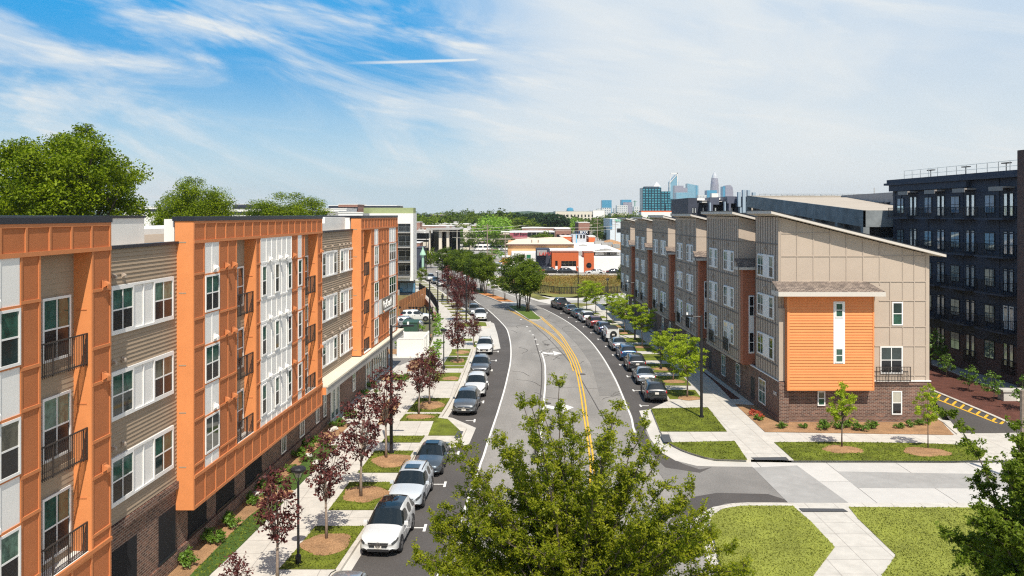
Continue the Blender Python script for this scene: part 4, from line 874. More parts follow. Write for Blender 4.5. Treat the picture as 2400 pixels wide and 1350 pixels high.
    rf.build('roof', 'cap', rt); fa.build('roof_fascia', mat('warm_white_fascia', (.60, .55, .49), .6), rt); sh.build('shingle_roof', 'shingle', rt); wh.build('white_wall_panel', 'white', rt); wt.build('white_trim', 'white_trim', rt); dk.build('entrance_door', 'plastic', rt); pil.build('pilaster', 'tan', rt)
    t = text_mesh('3105', .38, 'white_trim', .01); o = inst('house_number', t, rt, Rf(64.95, d + .08, 2.05), RRZ); o.rotation_euler = (math.radians(90), 0, RRZ)
    bd = MB(); ribbon(bd, lambda y: srr(y) + .1, lambda y: 20.6 - .019 * y, yr(72, 138, 3), .165); bd.build('mulch_bed', 'mulch2')['kind'] = 'structure'
right_building()

# ------------------------------------------------------------------ dark apartment block on the far right
def Df(s, d, z): return (50.6 - .06 * s - d, s, z)
DRZ = math.radians(-90 + 3.43)
def dark_block():
    rt = root('apartment_block', (52, 88, 0), 'charcoal five storey block with dark balconies and roof railing behind the taupe terrace', 'building')
    w = MB(); b = MB(); c = MB(); rl = MB(); aw = MB()
    w.mbox(Df, 70, 99.9, -14, 0, 3.6, 19.1); b.mbox(Df, 70, 99.9, -14, .02, -.3, 3.6)
    for s in (99.3, 98.0, 92.3, 86, 80.2): w.mbox(Df, s - .08, s + .08, 0, .07, 3.6, 19.1)
    for z in (7.0, 10.45, 13.9, 17.9): w.mbox(Df, 77.6, 99.9, 0, .06, z, z + .12)
    c.mbox(Df, 70, 100.6, -.3, .75, 19.1, 19.35); c.mbox(Df, 70, 100.4, -.5, .5, 19.35, 19.75)
    c.mbox(Df, 84.6, 99.9, 0, .5, 18.4, 19.1, 0)
    cols = [((98.9, 97.4), (96.1, 94.6)), ((93.1, 91.6), (90.6, 89.2)), ((88.1, 86.5), (85.4, 83.9)), ((82.4, 80.8), (79.5, 78))]
    for fl_ in range(5):
        z = 1.95 + 3.45 * fl_ + (.1 if fl_ == 4 else 0)
        for i, ((a, b_), (c_, d_)) in enumerate(cols):
            blue = fl_ == 4
            add_window(rt, Df(a, .03, z), DRZ, a - b_, 1.75, 2, 2, trim='metal_black', up='gblue' if blue else 'gup2', lo='gblue' if blue and i else 'gup2', cas=.06)
            for e0 in (c_, (c_ + d_) / 2 - .1): add_window(rt, Df(e0, .03, z - .3), DRZ, .62, 2.15, 1, 1, trim='white_trim' if (fl_ == 1 and i == 3) else 'metal_black', up='gpale', cas=.07)
            if fl_ > 0:
                c.mbox(Df, d_ - .25, a - .3, 0, 1.25, z - .62, z - .45)
                inst('balcony_railing', rail_mesh(a - d_, 1.05, 1.2, 'metal_black', .16), rt, Df(a - .3, .02, z - .45), DRZ)
            else: inst('balcony_railing', rail_mesh(1.9, 1.2, .1, 'metal_black', .1), rt, Df(c_ + .2, .05, z - .9), DRZ)
            if fl_ == 4: aw.mbox(Df, d_ - .1, c_ + .5, 0, 1.1, 18.15, 18.3); aw.mbox(Df, d_ - .1, c_ + .5, 1.1, 1.14, 17.9, 18.3)
    for i in range(13):
        s = 77.8 + (98.5 - 77.8) * i / 12; rl.mbox(Df, s - .02, s + .02, -.6, -.56, 19.7, 20.75)
    for z in (20.2, 20.7): rl.mbox(Df, 77.8, 98.5, -.6, -.56, z, z + .05)
    tw = MB(); tw.mbox(Df, 66, 75.75, -14, 1.2, -.3, 21.4); tw.build('brick_tower', 'brick_dark', rt)
    fn = MB()
    for s in (81, 87.5, 94): fn.mbox(Df, s - .03, s + .03, -1.2, -1.14, 19.7, 20.6); fn.mbox(Df, s - .5, s + .5, -1.4, -1.0, 20.55, 20.65)
    fn.build('roof_lamp', 'metal_black', rt)
    w.build('wall', 'clad', rt); b.build('brick_wall', 'brick_dark', rt); c.build('cornice', 'clad', rt); aw.build('door_awning', mat('grey_awning', (.30, .27, .25), .6), rt); rl.build('roof_railing', 'chrome', rt)
dark_block()

# ------------------------------------------------------------------ parking garage and dark row of houses behind
def garage():
    rt = root('parking_garage', (44, 120, 0), 'grey concrete parking garage with sloping ramp parapet behind the taupe terrace', 'parking garage')
    m = MB(); dk = MB(); cr = MB()
    Yn, Yf = 100., 146.; xn, xf = XW(2023, Yn), XW(1751, Yf); zn, zf = 16.2, 18.95
    m.hexa([(xn, Yn, zn - 1.95), (xn + .3, Yn, zn - 1.95), (xf + .3, Yf, zf - 1.95), (xf, Yf, zf - 1.95), (xn, Yn, zn), (xn + .3, Yn, zn), (xf + .3, Yf, zf), (xf, Yf, zf)])
    m.box(xn, 60, Yn, Yn + .3, zn - 1.95, zn)
    dc = MB(); dc.hexa([(xn + .3, Yn + .3, zn - 1.0), (60, Yn + .3, zn - 1.0), (60, Yf, zf - .5), (xf + .3, Yf, zf - .5), (xn + .3, Yn + .3, zn - .3), (60, Yn + .3, zn - .3), (60, Yf, zf - .3), (xf + .3, Yf, zf - .3)]); dc.build('deck', 'deck', rt)
    for k in range(1, 5):       # lower parapets
        dz = 3.3 * k
        m.hexa([(xn, Yn, zn - 1.15 - dz), (xn + .3, Yn, zn - 1.15 - dz), (xf + .3, Yf, zf - 1.15 - dz), (xf, Yf, zf - 1.15 - dz), (xn, Yn, zn - dz + .1), (xn + .3, Yn, zn - dz + .1), (xf + .3, Yf, zf - dz + .1), (xf, Yf, zf - dz + .1)])
        m.box(xn, 60, Yn, Yn + .3, zn - 1.15 - dz, zn - dz + .1)
    for i in range(7):
        t = i / 6; x, y = xn + (xf - xn) * t, Yn + (Yf - Yn) * t; m.box(x + .02, x + .75, y + .02, y + .75, -.3, zn + (zf - zn) * t - 1.0)
    dk.hexa([(xn + 1, Yn + 1, 0), (60, Yn + 1, 0), (60, Yf, 0), (xf + 1, Yf, 0), (xn + 1, Yn + 1, zn - 1.6), (60, Yn + 1, zn - 1.6), (60, Yf, zf - 1.6), (xf + 1, Yf, zf - 1.6)])
    # upper cream wall and grey wall with slots
    Yb = 150.; cr.box(XW(1752, Yb), XW(1972, Yb), Yb, Yb + .4, 14, ZW(458.5, Yb)); 
    x0, x1 = XW(1972, 150), XW(2100, 118); z0, z1 = ZW(458, 150), ZW(450, 118)
    gw = MB(); gw.hexa([(x0, 150, 12), (x1, 118, 12), (x1 + .4, 118, 12), (x0 + .4, 150, 12), (x0, 150, z0), (x1, 118, z1), (x1 + .4, 118, z1), (x0 + .4, 150, z0)])
    sl_ = MB()
    for i in range(11):
        t = .06 + i * .085; x, y = x0 + (x1 - x0) * t, 150 - 32 * t; z = (z0 + (z1 - z0) * t) - 2.6; sl_.box(x - .45 - .1, x - .02, y - .1, y + .1 + .5, z, z + 1.2)
    rl = MB()
    for i in range(24): x = XW(1780 + i * 13, 152); rl.box(x - .04, x + .04, 151.96, 152.04, 17, 19.4)
    rl.box(XW(1780, 152), XW(2095, 152), 151.97, 152.03, 19.3, 19.4); rl.box(XW(1780, 152), XW(2095, 152), 151.97, 152.03, 18.6, 18.66)
    for x_ in (1838, 1849, 1860, 1880, 1891, 1902, 1930, 1941, 1951):
        u = MB(); x = XW(x_, 151); u.box(x - .36, x + .36, 150.6, 151.3, 18.3, 19.1); u.build('roof_unit', 'conc_grey', rt)
    pl = MB(); x = XW(2049, 140); pl.tube([(x, 140, 15), (x, 140, ZW(440, 140))], .06); pl.build('mast', 'conc_grey', rt)
    m.build('wall', mat('weathered_dark_concrete', (.215, .235, .245), .9, var=.3, vs=.5, v2=.12), rt); dk.build('dark_interior', 'metal_black', rt); cr.build('ramp_wall', mat('stained_cream_concrete', (.46, .40, .33), .9, var=.12, vs=.6), rt)
    gw.build('slotted_wall', mat('mid_grey_concrete', (.27, .27, .28), .9, var=.12, vs=.6), rt); sl_.build('slot_opening', 'metal_black', rt); rl.build('roof_railing', 'chrome', rt)
garage()
def dark_row():
    rt = root('apartment_block', (XW(1680, 200), 205, 0), 'dark grey stepped block with pale vertical fins, left of the parking garage', 'building')
    w = MB(); f = MB(); p = MB(); b = MB(); Y = 190
    X = lambda u, y=Y: XW(1600 + u / 13.333, y); Z = lambda v, y=Y: ZW(440 + v / 13.333, y)
    w.box(X(175), X(450), Y, Y + 20, -.3, Z(318)); w.box(X(450), X(760), Y + 2, Y + 20, -.3, Z(395)); p.box(X(480), X(750), Y + 1.6, Y + 2, Z(390), Z(325))
    b.box(X(750), X(1040), Y - 3, Y + 20, Z(530), Z(308)); b.box(X(1220), X(1470), Y - 5, Y + 20, Z(500), Z(285)); b.box(X(770), X(850), Y - 3, Y + 5, -.3, Z(530)); b.box(X(1265), X(1330), Y - 5, Y + 5, -.3, Z(500))
    w.box(X(760), X(1500), Y + 3, Y + 20, -.3, Z(420)); p.box(X(1040), X(1215), Y + 1, Y + 3, Z(375), Z(310)); p.box(X(1020), X(1225), Y - 1, Y + 3, Z(440), Z(425)); p.box(X(580), X(755), Y - 1, Y + 2, Z(470), Z(455)); p.box(X(580), X(755), Y - 1, Y + 2, Z(425), Z(412))
    for u0, u1, v0, v1 in ((1475, 1560, 160, 600), (1615, 1700, 95, 780), (1760, 1840, 100, 565), (1915, 2005, 170, 860), (620, 655, 480, 800), (1065, 1100, 450, 810)):
        f.box(X(u0), X(u1), Y - 7, Y - 6, Z(v1), Z(v0)); 
    f.box(X(1550), X(1690), Y - 6.5, Y - 5, Z(800), Z(620)); f.box(X(1760), X(1990), Y - 6.5, Y - 5, -.3, Z(700)); w.box(X(1480), X(2000), Y - 5, Y + 5, Z(600), Z(290)); w.box(X(1480), X(2000), Y - 4, Y + 5, -.3, Z(600))
    for u0, u1 in ((290, 345), (370, 425), (515, 550), (880, 940), (1200, 1250), (1385, 1440), (735, 760)):
        add_window(rt, (X(u0), Y - .02 if u1 < 440 else Y - 3.4, Z(800)), 0, X(u1) - X(u0), Z(620) - Z(800), 1, 1, trim='metal_black', up='gpale')
    w.build('wall', 'clad', rt); f.build('fin', mat('blue_grey_fin', (.34, .42, .50), .5), rt); p.build('white_band', 'white', rt); b.build('projecting_bay', mat('slate_panel', (.10, .11, .15), .5, var=.3, vs=.1), rt)
dark_row()
# ------------------------------------------------------------------ parked vehicles (local: y forward, x to the right, z up)
def paint(name, col, metal=0.):
    return mat('car_paint_' + name, col, .28 if metal else .32, metal, coat=1.0, spec=.5)
PAINT = {'white': paint('white', (.66, .66, .65)), 'pearl': paint('pearl', (.52, .56, .60)), 'grey': paint('grey', (.16, .17, .18), .5), 'slate': paint('slate', (.10, .125, .15), .5), 'silver': paint('silver', (.42, .44, .46), .6),
         'black': paint('black', (.022, .024, .028), .3), 'charcoal': paint('charcoal', (.045, .047, .052), .4), 'blue': paint('blue', (.03, .09, .20), .4), 'navy': paint('navy', (.02, .035, .08), .4), 'teal': paint('teal', (.02, .07, .10), .4), 'red': paint('red', (.14, .022, .025), .4)}
ST = {
 'suv': dict(L=4.6, W=1.86, st=[(2.30, .66, .36, .66, .70, .5), (2.20, .83, .26, .80, .86, .62), (1.95, .90, .22, .93, .99, .66), (1.05, .925, .2, 1.02, 1.10, .68), (.28, .93, .2, 1.04, 1.60, .62), (-.40, .93, .2, 1.05, 1.67, .63), (-.50, .93, .2, 1.05, 1.67, .63), (-1.28, .93, .2, 1.07, 1.64, .62), (-1.38, .93, .2, 1.07, 1.64, .62), (-1.88, .92, .22, 1.09, 1.56, .58), (-2.2, .88, .3, 1.06, 1.12, .62), (-2.30, .80, .42, .92, 1.0, .6)],
             glass=[3, 4, 6, 8, 9]),
 'sedan': dict(L=4.75, W=1.83, st=[(2.38, .64, .30, .58, .62, .5), (2.26, .82, .22, .70, .76, .62), (1.9, .89, .18, .82, .88, .64), (.95, .91, .17, .90, .97, .66), (.10, .91, .17, .92, 1.40, .56), (-.38, .91, .17, .93, 1.45, .57), (-.46, .91, .17, .93, 1.45, .57), (-.95, .91, .18, .94, 1.40, .55), (-1.02, .91, .18, .94, 1.39, .55), (-1.78, .90, .2, .95, 1.02, .60), (-2.24, .86, .28, .93, .99, .62), (-2.38, .78, .4, .80, .86, .6)],
               glass=[3, 4, 6, 8]),
 'jeep': dict(L=4.4, W=1.85, st=[(2.15, .60, .45, .85, .88, .5), (2.1, .66, .4, 1.0, 1.06, .6), (1.9, .72, .35, 1.10, 1.16, .64), (.85, .80, .35, 1.18, 1.24, .7), (.55, .84, .35, 1.20, 1.80, .70), (-.05, .84, .35, 1.2, 1.84, .72), (-.12, .84, .35, 1.2, 1.84, .72), (-.95, .84, .35, 1.2, 1.84, .72), (-1.02, .84, .35, 1.2, 1.84, .72), (-1.75, .84, .35, 1.2, 1.82, .72), (-1.9, .83, .4, 1.2, 1.78, .70), (-1.95, .80, .5, 1.15, 1.6, .68)],
              glass=[3, 4, 6, 8]),
 'pickup': dict(L=5.7, W=2.0, st=[(2.80, .76, .5, .95, 1.0, .6), (2.7, .92, .4, 1.10, 1.15, .7), (2.4, .97, .35, 1.15, 1.2, .74), (1.35, .99, .35, 1.22, 1.28, .76), (.75, 1.0, .35, 1.24, 1.82, .68), (.1, 1.0, .35, 1.24, 1.88, .70), (0, 1.0, .35, 1.24, 1.88, .70), (-.62, 1.0, .35, 1.24, 1.86, .68), (-.70, 1.0, .35, 1.24, 1.85, .68), (-.98, 1.0, .36, 1.22, 1.30, .80), (-2.70, .98, .4, 1.22, 1.25, .80), (-2.80, .94, .5, 1.15, 1.2, .78)],
                glass=[3, 4, 6, 8])}
CARC = {}
def car_meshes(kind, col, roofm=None):
    k = (kind, col, roofm)
    if k in CARC: return CARC[k]
    S = ST[kind]; st = S['st']; V = []; F = []; MI = []
    hi = []
    for (y, hw, zl, zb, zr, hr) in st:
        tall = zr - zb > .3
        ring = [(0, zl), (hw * .86, zl), (hw * .985, zl + .12), (hw, zl + .45 * (zb - zl)), (hw * .99, zl + .8 * (zb - zl)), (hw * .955, zb)]
        if tall: ring += [(hr + .075, zr - .12), (hr - .02, zr - .02), (hr * .55, zr + .015), (0, zr + .025)]
        else: ring += [(hw * .90, zb + .02), (hr, zr), (hr * .55, zr + .02), (0, zr + .03)]
        n = len(ring); full = [(x, y, z) for x, z in ring] + [(-x, y, z) for x, z in ring[-2:0:-1]]
        hi.append(len(V)); V += full; m = len(full)
    for i, (a, b) in enumerate(zip(hi, hi[1:])):
        t0 = st[i][4] - st[i][3] > .3; t1 = st[i + 1][4] - st[i + 1][3] > .3
        for j in range(m):
            jj = (j + 1) % m; F.append((a + j, a + jj, b + jj, b + j)[::-1]); q = j if j < 9 else m - 1 - j
            mi = 0
            if i in S['glass']:
                if t0 and t1 and q == 5: mi = 1
                elif t0 != t1 and q in (6, 7, 8): mi = 1
                elif t0 != t1 and q == 5 and kind != 'pickup': mi = 1
            if q == 0 or (q == 1 and (kind in ('suv', 'jeep') or i in (0, len(hi) - 2))): mi = 2
            if (i == 0 and q in (4, 5)) or (i == 1 and q == 4): mi = 4
            if (i == len(hi) - 2 and q in (4, 5)) or (i == len(hi) - 3 and q == 4): mi = 5
            if roofm and t0 and t1 and q in (7, 8): mi = 3
            MI.append(mi)
    F.append(tuple(hi[0] + j for j in range(m))[::-1][::-1]); MI.append(0); F.append(tuple(hi[-1] + j for j in range(m))[::-1]); MI.append(0)
    me = bpy.data.meshes.new('t'); me.from_pydata(V, [], F); me.polygons.foreach_set('material_index', MI)
    for q_ in range(6): me.materials.append(PAINT[col])
    # crease the window outlines so that the glass keeps crisp corners
    ob = bpy.data.objects.new('t', me); COL.objects.link(ob); md_ = ob.modifiers.new('s', 'SUBSURF'); md_.levels = 2; md_.render_levels = 2
    e2 = {}
    for p in me.polygons:
        for ek in p.edge_keys: e2.setdefault(ek, []).append(MI[p.index])
    cr = me.attributes.new('crease_edge', 'FLOAT', 'EDGE')
    for e in me.edges:
        q_ = e2.get(tuple(sorted(e.vertices)), [0, 0]); cr.data[e.index].value = .75 if len(set(q_)) > 1 else 0.
    bpy.context.view_layer.update(); em = bpy.data.meshes.new_from_object(ob.evaluated_get(bpy.context.evaluated_depsgraph_get())); bpy.data.objects.remove(ob)
    vs = [v.co[:] for v in em.vertices]; out = []
    for gi, nm, mt in ((0, 'body', PAINT[col]), (4, 'headlight', M['headlamp']), (-4, 'headlight', M['headlamp']), (5, 'taillight', M['taillamp']), (-5, 'taillight', M['taillamp']), (1, 'window_glass', M['carglass']), (2, 'underbody', M['plastic']), (3, 'roof_panel', M['carglass'] if roofm != 'black' else M['plastic'])):
        mb = MB(); mp = {}
        for p in em.polygons:
            if p.material_index != abs(gi) or (abs(gi) > 3 and (p.center.x > 0) != (gi > 0)): continue
            idx = []
            for vi in p.vertices:
                if vi not in mp: mp[vi] = len(mb.v); mb.v.append(vs[vi])
                idx.append(mp[vi])
            mb.f.append(tuple(idx)); mb.m.append(0)
        out.append((nm, mb.mesh(nm, mt, smooth=True) if mb.f else None))
    CARC[k] = out; return out
WHM = {}
def wheel_meshes(r=.34):
    if r in WHM: return WHM[r]
    t = MB(); t.lathe((0, 0, 0), [(r * .68, -.11), (r * .92, -.115), (r, -.08), (r, .08), (r * .92, .115), (r * .68, .11)], 20, axis='x')
    a = MB(); a.lathe((0, 0, 0), [(r * .66, .06), (r * .68, .10), (r * .60, .09)], 20, axis='x')
    for i in range(5):
        an = 2 * math.pi * i / 5; c, s = math.cos(an), math.sin(an); w = .045
        a.hexa([(.09, -s * w, c * w), (.09, s * w, -c * w), (.09, c * r * .64 + s * w, s * r * .64 - c * w), (.09, c * r * .64 - s * w, s * r * .64 + c * w), (.122, -s * w, c * w), (.122, s * w, -c * w), (.112, c * r * .64 + s * w, s * r * .64 - c * w), (.112, c * r * .64 - s * w, s * r * .64 + c * w)])
    WHM[r] = (t.mesh('tyre', 'rubber', smooth=True), a.mesh('rim', 'alloy')); return WHM[r]
def detail(cache={}, kind=None, rear=False): pass
def make_car(kind, col, loc, rz, label, cat, group, roofm=None, rails=False, sunroof=False, emblem=False, scale=1.0):
    rt = root('parked_car' if kind != 'pickup' else 'pickup_truck', loc, label, cat, group, rz); rt.scale = (scale,) * 3
    S = ST[kind]; st = S['st']; hl = S['L'] / 2; hw = S['W'] / 2
    def part(mb, nm, mt, par=rt, sm=False):
        o = bpy.data.objects.new(nm, mb.mesh(nm, mt, smooth=sm)); COL.objects.link(o); o.parent = par; return o
    for nm, me in car_meshes(kind, col, roofm):
        if me: o = bpy.data.objects.new(nm, me); COL.objects.link(o); o.parent = rt
    r = .36 if kind in ('suv',) else (.41 if kind in ('jeep', 'pickup') else .33)
    ty, ri = wheel_meshes(r); fy, ry = (1.42, -1.36) if kind == 'suv' else ((1.45, -1.40) if kind == 'sedan' else ((1.35, -1.25) if kind == 'jeep' else (1.85, -1.75)))
    if kind == 'jeep': hw = .90
    for y in (fy, ry):
        for sx in (1, -1):
            ar = MB()
            w = bpy.data.objects.new('wheel', ty); COL.objects.link(w); w.parent = rt; w.location = (sx * (hw - .10), y, r); w.rotation_euler = (0, 0, 0 if sx > 0 else math.pi)
            q = bpy.data.objects.new('rim', ri); COL.objects.link(q); q.parent = w
            x0, x1 = sx * (hw - .22), sx * (hw - .005 + (.0 if kind != 'jeep' else .06)); n = 14; ro = r * 1.22
            for i in range(n):
                a0, a1 = math.pi * (-.12 + 1.24 * i / n), math.pi * (-.12 + 1.24 * (i + 1) / n)
                P = lambda x, R_, a: (x, y + R_ * math.cos(a), r + R_ * math.sin(a))
                ar.face([P(x1, ro, a0), P(x1, ro, a1), P(x1, r * .6, a1), P(x1, r * .6, a0)]); ar.face([P(x0, ro, a0), P(x1, ro, a0), P(x1, ro, a1), P(x0, ro, a1)])
            part(ar, 'wheel_arch', 'plastic')
    zb = st[3][3]
    for sx in (1, -1):
        mi = MB()
        x = sx * (st[4][1] + .05); y = st[3][0] - .35
        mi.hexa([(x - .11, y - .05, zb - .02), (x + .11, y - .05, zb - .02), (x + .09, y + .09, zb), (x - .11, y + .09, zb), (x - .1, y - .05, zb + .15), (x + .09, y - .05, zb + .14), (x + .07, y + .07, zb + .11), (x - .1, y + .07, zb + .12)])
        part(mi, 'door_mirror', PAINT[col])
    # front
    zf = st[1][3]; f = hl - .02
    g_ = MB(); g_.hexa([(-.40, f - .16, zf - .29), (.40, f - .16, zf - .29), (.40, f + .05, zf - .29), (-.40, f + .05, zf - .29), (-.48, f - .16, zf - .10), (.48, f - .16, zf - .10), (.48, f + .05, zf - .10), (-.48, f + .05, zf - .10)][:0] or [(-.40, f + .05, zf - .29), (.40, f + .05, zf - .29), (.40, f - .16, zf - .29), (-.40, f - .16, zf - .29), (-.48, f + .03, zf - .10), (.48, f + .03, zf - .10), (.48, f - .16, zf - .10), (-.48, f - .16, zf - .10)]); g_.box(-.50, .50, f - .3, f + .03, .30, .42)
    for sx in (-1, 1): pass
    part(g_, 'grille', 'plastic'); c = MB(); c.box(-.46, .46, f + .05, f + .06, zf - .19, zf - .15); c.lathe((0, f + .055, zf - .165), [(.085, -.02), (.085, .02)], 12) if False else c.box(-.08, .08, f + .05, f + .07, zf - .24, zf - .09); part(c, 'grille_bar', 'chrome')
    pl = MB(); pl.box(-.16, .16, -hl - .03, -hl + .05, st[-2][3] - .30, st[-2][3] - .13); part(pl, 'number_plate', 'plate'); pl = MB(); pl.box(-.16, .16, f + .02, f + .06, .44, .58); part(pl, 'number_plate', 'plate')
    bm = MB(); bm.box(-hw * .62, hw * .62, -hl - .0, -hl + .3, .34, .5); part(bm, 'rear_bumper', 'plastic')
    if emblem:
        q = MB(); n = 16; yy_ = f + .085; zc = zf - .17
        for i in range(n):
            a0, a1 = 2 * math.pi * i / n, 2 * math.pi * (i + 1) / n; P = lambda r_, a: (r_ * math.cos(a), yy_, zc + r_ * math.sin(a)); q.face([P(.10, a0), P(.125, a0), P(.125, a1), P(.10, a1)])
        for k in range(3): a = math.pi / 2 + k * 2.094; q.face([(.018 * math.sin(a), yy_, zc - .018 * math.cos(a)), (.11 * math.cos(a), yy_, zc + .11 * math.sin(a)), (-.018 * math.sin(a), yy_, zc + .018 * math.cos(a))])
        part(q, 'emblem', 'chrome')
    if rails:
      for sx in (1, -1):
        q = MB(); q.tube([(sx * .60, .2, 1.64), (sx * .62, -.4, 1.72), (sx * .62, -1.3, 1.71), (sx * .58, -1.8, 1.6)], .022, 5)
        part(q, 'roof_rail', 'chrome')
    if sunroof:
        q = MB(); zz = st[5][4] + .012; q.box(-.40, .40, -.62, .12, zz + .004, zz + .02); part(q, 'sunroof', 'carglass')
    if kind == 'pickup':
        q = MB(); q.box(-.80, .80, -2.62, -1.05, 1.235, 1.30); part(q, 'bed_cover', 'plastic')
    if kind == 'jeep':
        q = MB(); q.lathe((0, 0, 0), [(.02, -.13), (.40, -.12), (.42, .05), (.40, .12), (.2, .12)], 20, axis='x')
        o = part(q, 'spare_wheel', 'rubber', sm=False); o.location = (.05, -2.1, 1.0); o.rotation_euler = (0, 0, math.pi / 2)
    # dash line details: door seams as thin dark strips and handles
    for sx in (1, -1):
        for y in (st[3][0] - .15, (st[5][0] + st[6][0]) / 2, st[8][0] + (.1 if kind == 'suv' else .05)):
            x = sx * (st[4][1] * 1.001); ds = MB(); ds.box(min(x, x - sx * .01), max(x, x - sx * .01) , y - .008, y + .008, .35, zb - .04); part(ds, 'door_seam', 'plastic')
        for y in (st[5][0] + .14, st[7][0] + .12): x = sx * (st[4][1] + .012); ds = MB(); ds.box(x - .015, x + .015, y - .0, y + .2, zb - .16, zb - .13); part(ds, 'door_handle', 'plastic')
    return rt
GL_, GR_ = 'cars parked along the left kerb', 'cars parked along the right kerb'
def hd(tab, y, s):   # heading that follows the kerb
    dx = interp(tab, y + 1) - interp(tab, y - 1); a = -math.atan2(dx, 2); return a + (math.pi if s < 0 else 0)
LC = [('suv', 'silver', 32.0, -6.55, 'silver estate car with roof rails, cut off at the bottom edge beside the left kerb', dict(rails=True)),
      ('suv', 'white', 41.25, -5.95, 'white crossover with black glass roof, nearest whole car on the left kerb', dict(roofm='glass', emblem=True)),
      ('suv', 'pearl', 47.3, -5.55, 'white crossover with sunroof and roof rails behind the nearest white car', dict(rails=True, sunroof=True)),
      ('sedan', 'slate', 53.2, -5.0, 'slate grey saloon with sunroof, parked before the kerb bulge with the dark plate', dict(sunroof=True)),
      ('suv', 'grey', 68.7, -3.62, 'grey crossover parked just past the kerb bulge, in front of a white hatchback', dict()),
      ('suv', 'white', 75.3, -3.15, 'white crossover without roof rails, between two grey ones on the left kerb', dict()),
      ('suv', 'grey', 84.9, -3.12, 'grey crossover directly in front of the boxy white car with roof rails', dict(rails=False)),
      ('suv', 'white', 97.4, -3.1, 'boxy white sport utility car with roof rails, beside the wide kerb bulge', dict(rails=True)),
      ('suv', 'white', 127.6, -4.75, 'white crossover parked beyond the wide kerb bulge, partly under purple leaves', dict()),
      ('suv', 'silver', 134.3, -6.0, 'silver car almost hidden behind the far white crossover', dict()),
      ('sedan', 'white', 188, -15.6, 'white car nearest of the far cluster of three beside the dry strips', dict()), ('sedan', 'charcoal', 195, -17.4, 'dark car in the middle of the far cluster of three', dict()), ('suv', 'white', 203, -19.4, 'white car furthest of the far cluster of three', dict())]
for kd, c, y, x, lb, kw in LC: make_car(kd, c, (x, y, 0), hd(KL, y, -1), lb, 'car', GL_, **kw)
RCs = [('suv', 'black', 73.2, 12.15, 'black crossover nearest the camera on the right kerb', dict()), ('sedan', 'silver', 80.6, 12.45, 'silver saloon second from the near end of the right row', dict()),
       ('suv', 'charcoal', 87.0, 12.5, 'dark grey crossover between the silver saloon and the blue crossover', dict()), ('suv', 'blue', 93.4, 12.5, 'blue crossover on the right kerb', dict()),
       ('sedan', 'silver', 99.9, 12.4, 'silver saloon between the blue crossover and the white off-roader', dict()), ('jeep', 'white', 106.8, 12.3, 'white off-roader with black soft top and spare wheel on the back', dict(roofm='black')),
       ('suv', 'navy', 113.1, 12.0, 'navy crossover in front of the white off-roader', dict()), ('suv', 'red', 119.4, 11.5, 'dark red crossover on the right kerb', dict()),
       ('suv', 'white', 125.5, 10.9, 'white crossover ahead of the dark red one', dict()), ('sedan', 'teal', 130.6, 10.2, 'dark teal saloon ahead of the white crossover', dict()),
       ('sedan', 'charcoal', 136.0, 9.35, 'charcoal saloon directly behind the pickup truck', dict()), ('pickup', 'charcoal', 142.6, 8.1, 'dark grey pickup truck at the far end of the right row', dict())]
for kd, c, y, x, lb, kw in RCs: make_car(kd, c, (x, y, 0), hd(KR, y, 1), lb, 'pickup truck' if kd == 'pickup' else 'car', GR_, **kw)
# car park behind the left block
x, y, _ = G(955, 768, .15); make_car('suv', 'silver', (x, y, .15), math.radians(-84), 'silver hatchback nose towards the hedge in the car park', 'car', 'cars in the small car park', scale=.95)
x, y, _ = G(975, 752, .15); make_car('suv', 'white', (x, y, .15), math.radians(-86), 'white estate car behind the silver hatchback in the car park', 'car', 'cars in the small car park')
# cars along the far street
for px, kd, c, lb in ((1288, 'pickup', 'black', 'dark pickup with covered bed in front of the orange restaurant'), (1331, 'suv', 'black', 'black car under the garage door of the orange restaurant'), (1394, 'sedan', 'white', 'white saloon beside the round window wall'), (1443, 'sedan', 'charcoal', 'dark saloon at the right end of the far street row')):
    make_car(kd, c, (XW(px, 221 - 3.2) if False else XW(px, 224), 224, 0), math.radians(-90 if c != 'white' else 90), lb, 'car', 'cars on the far street', scale=1.08)
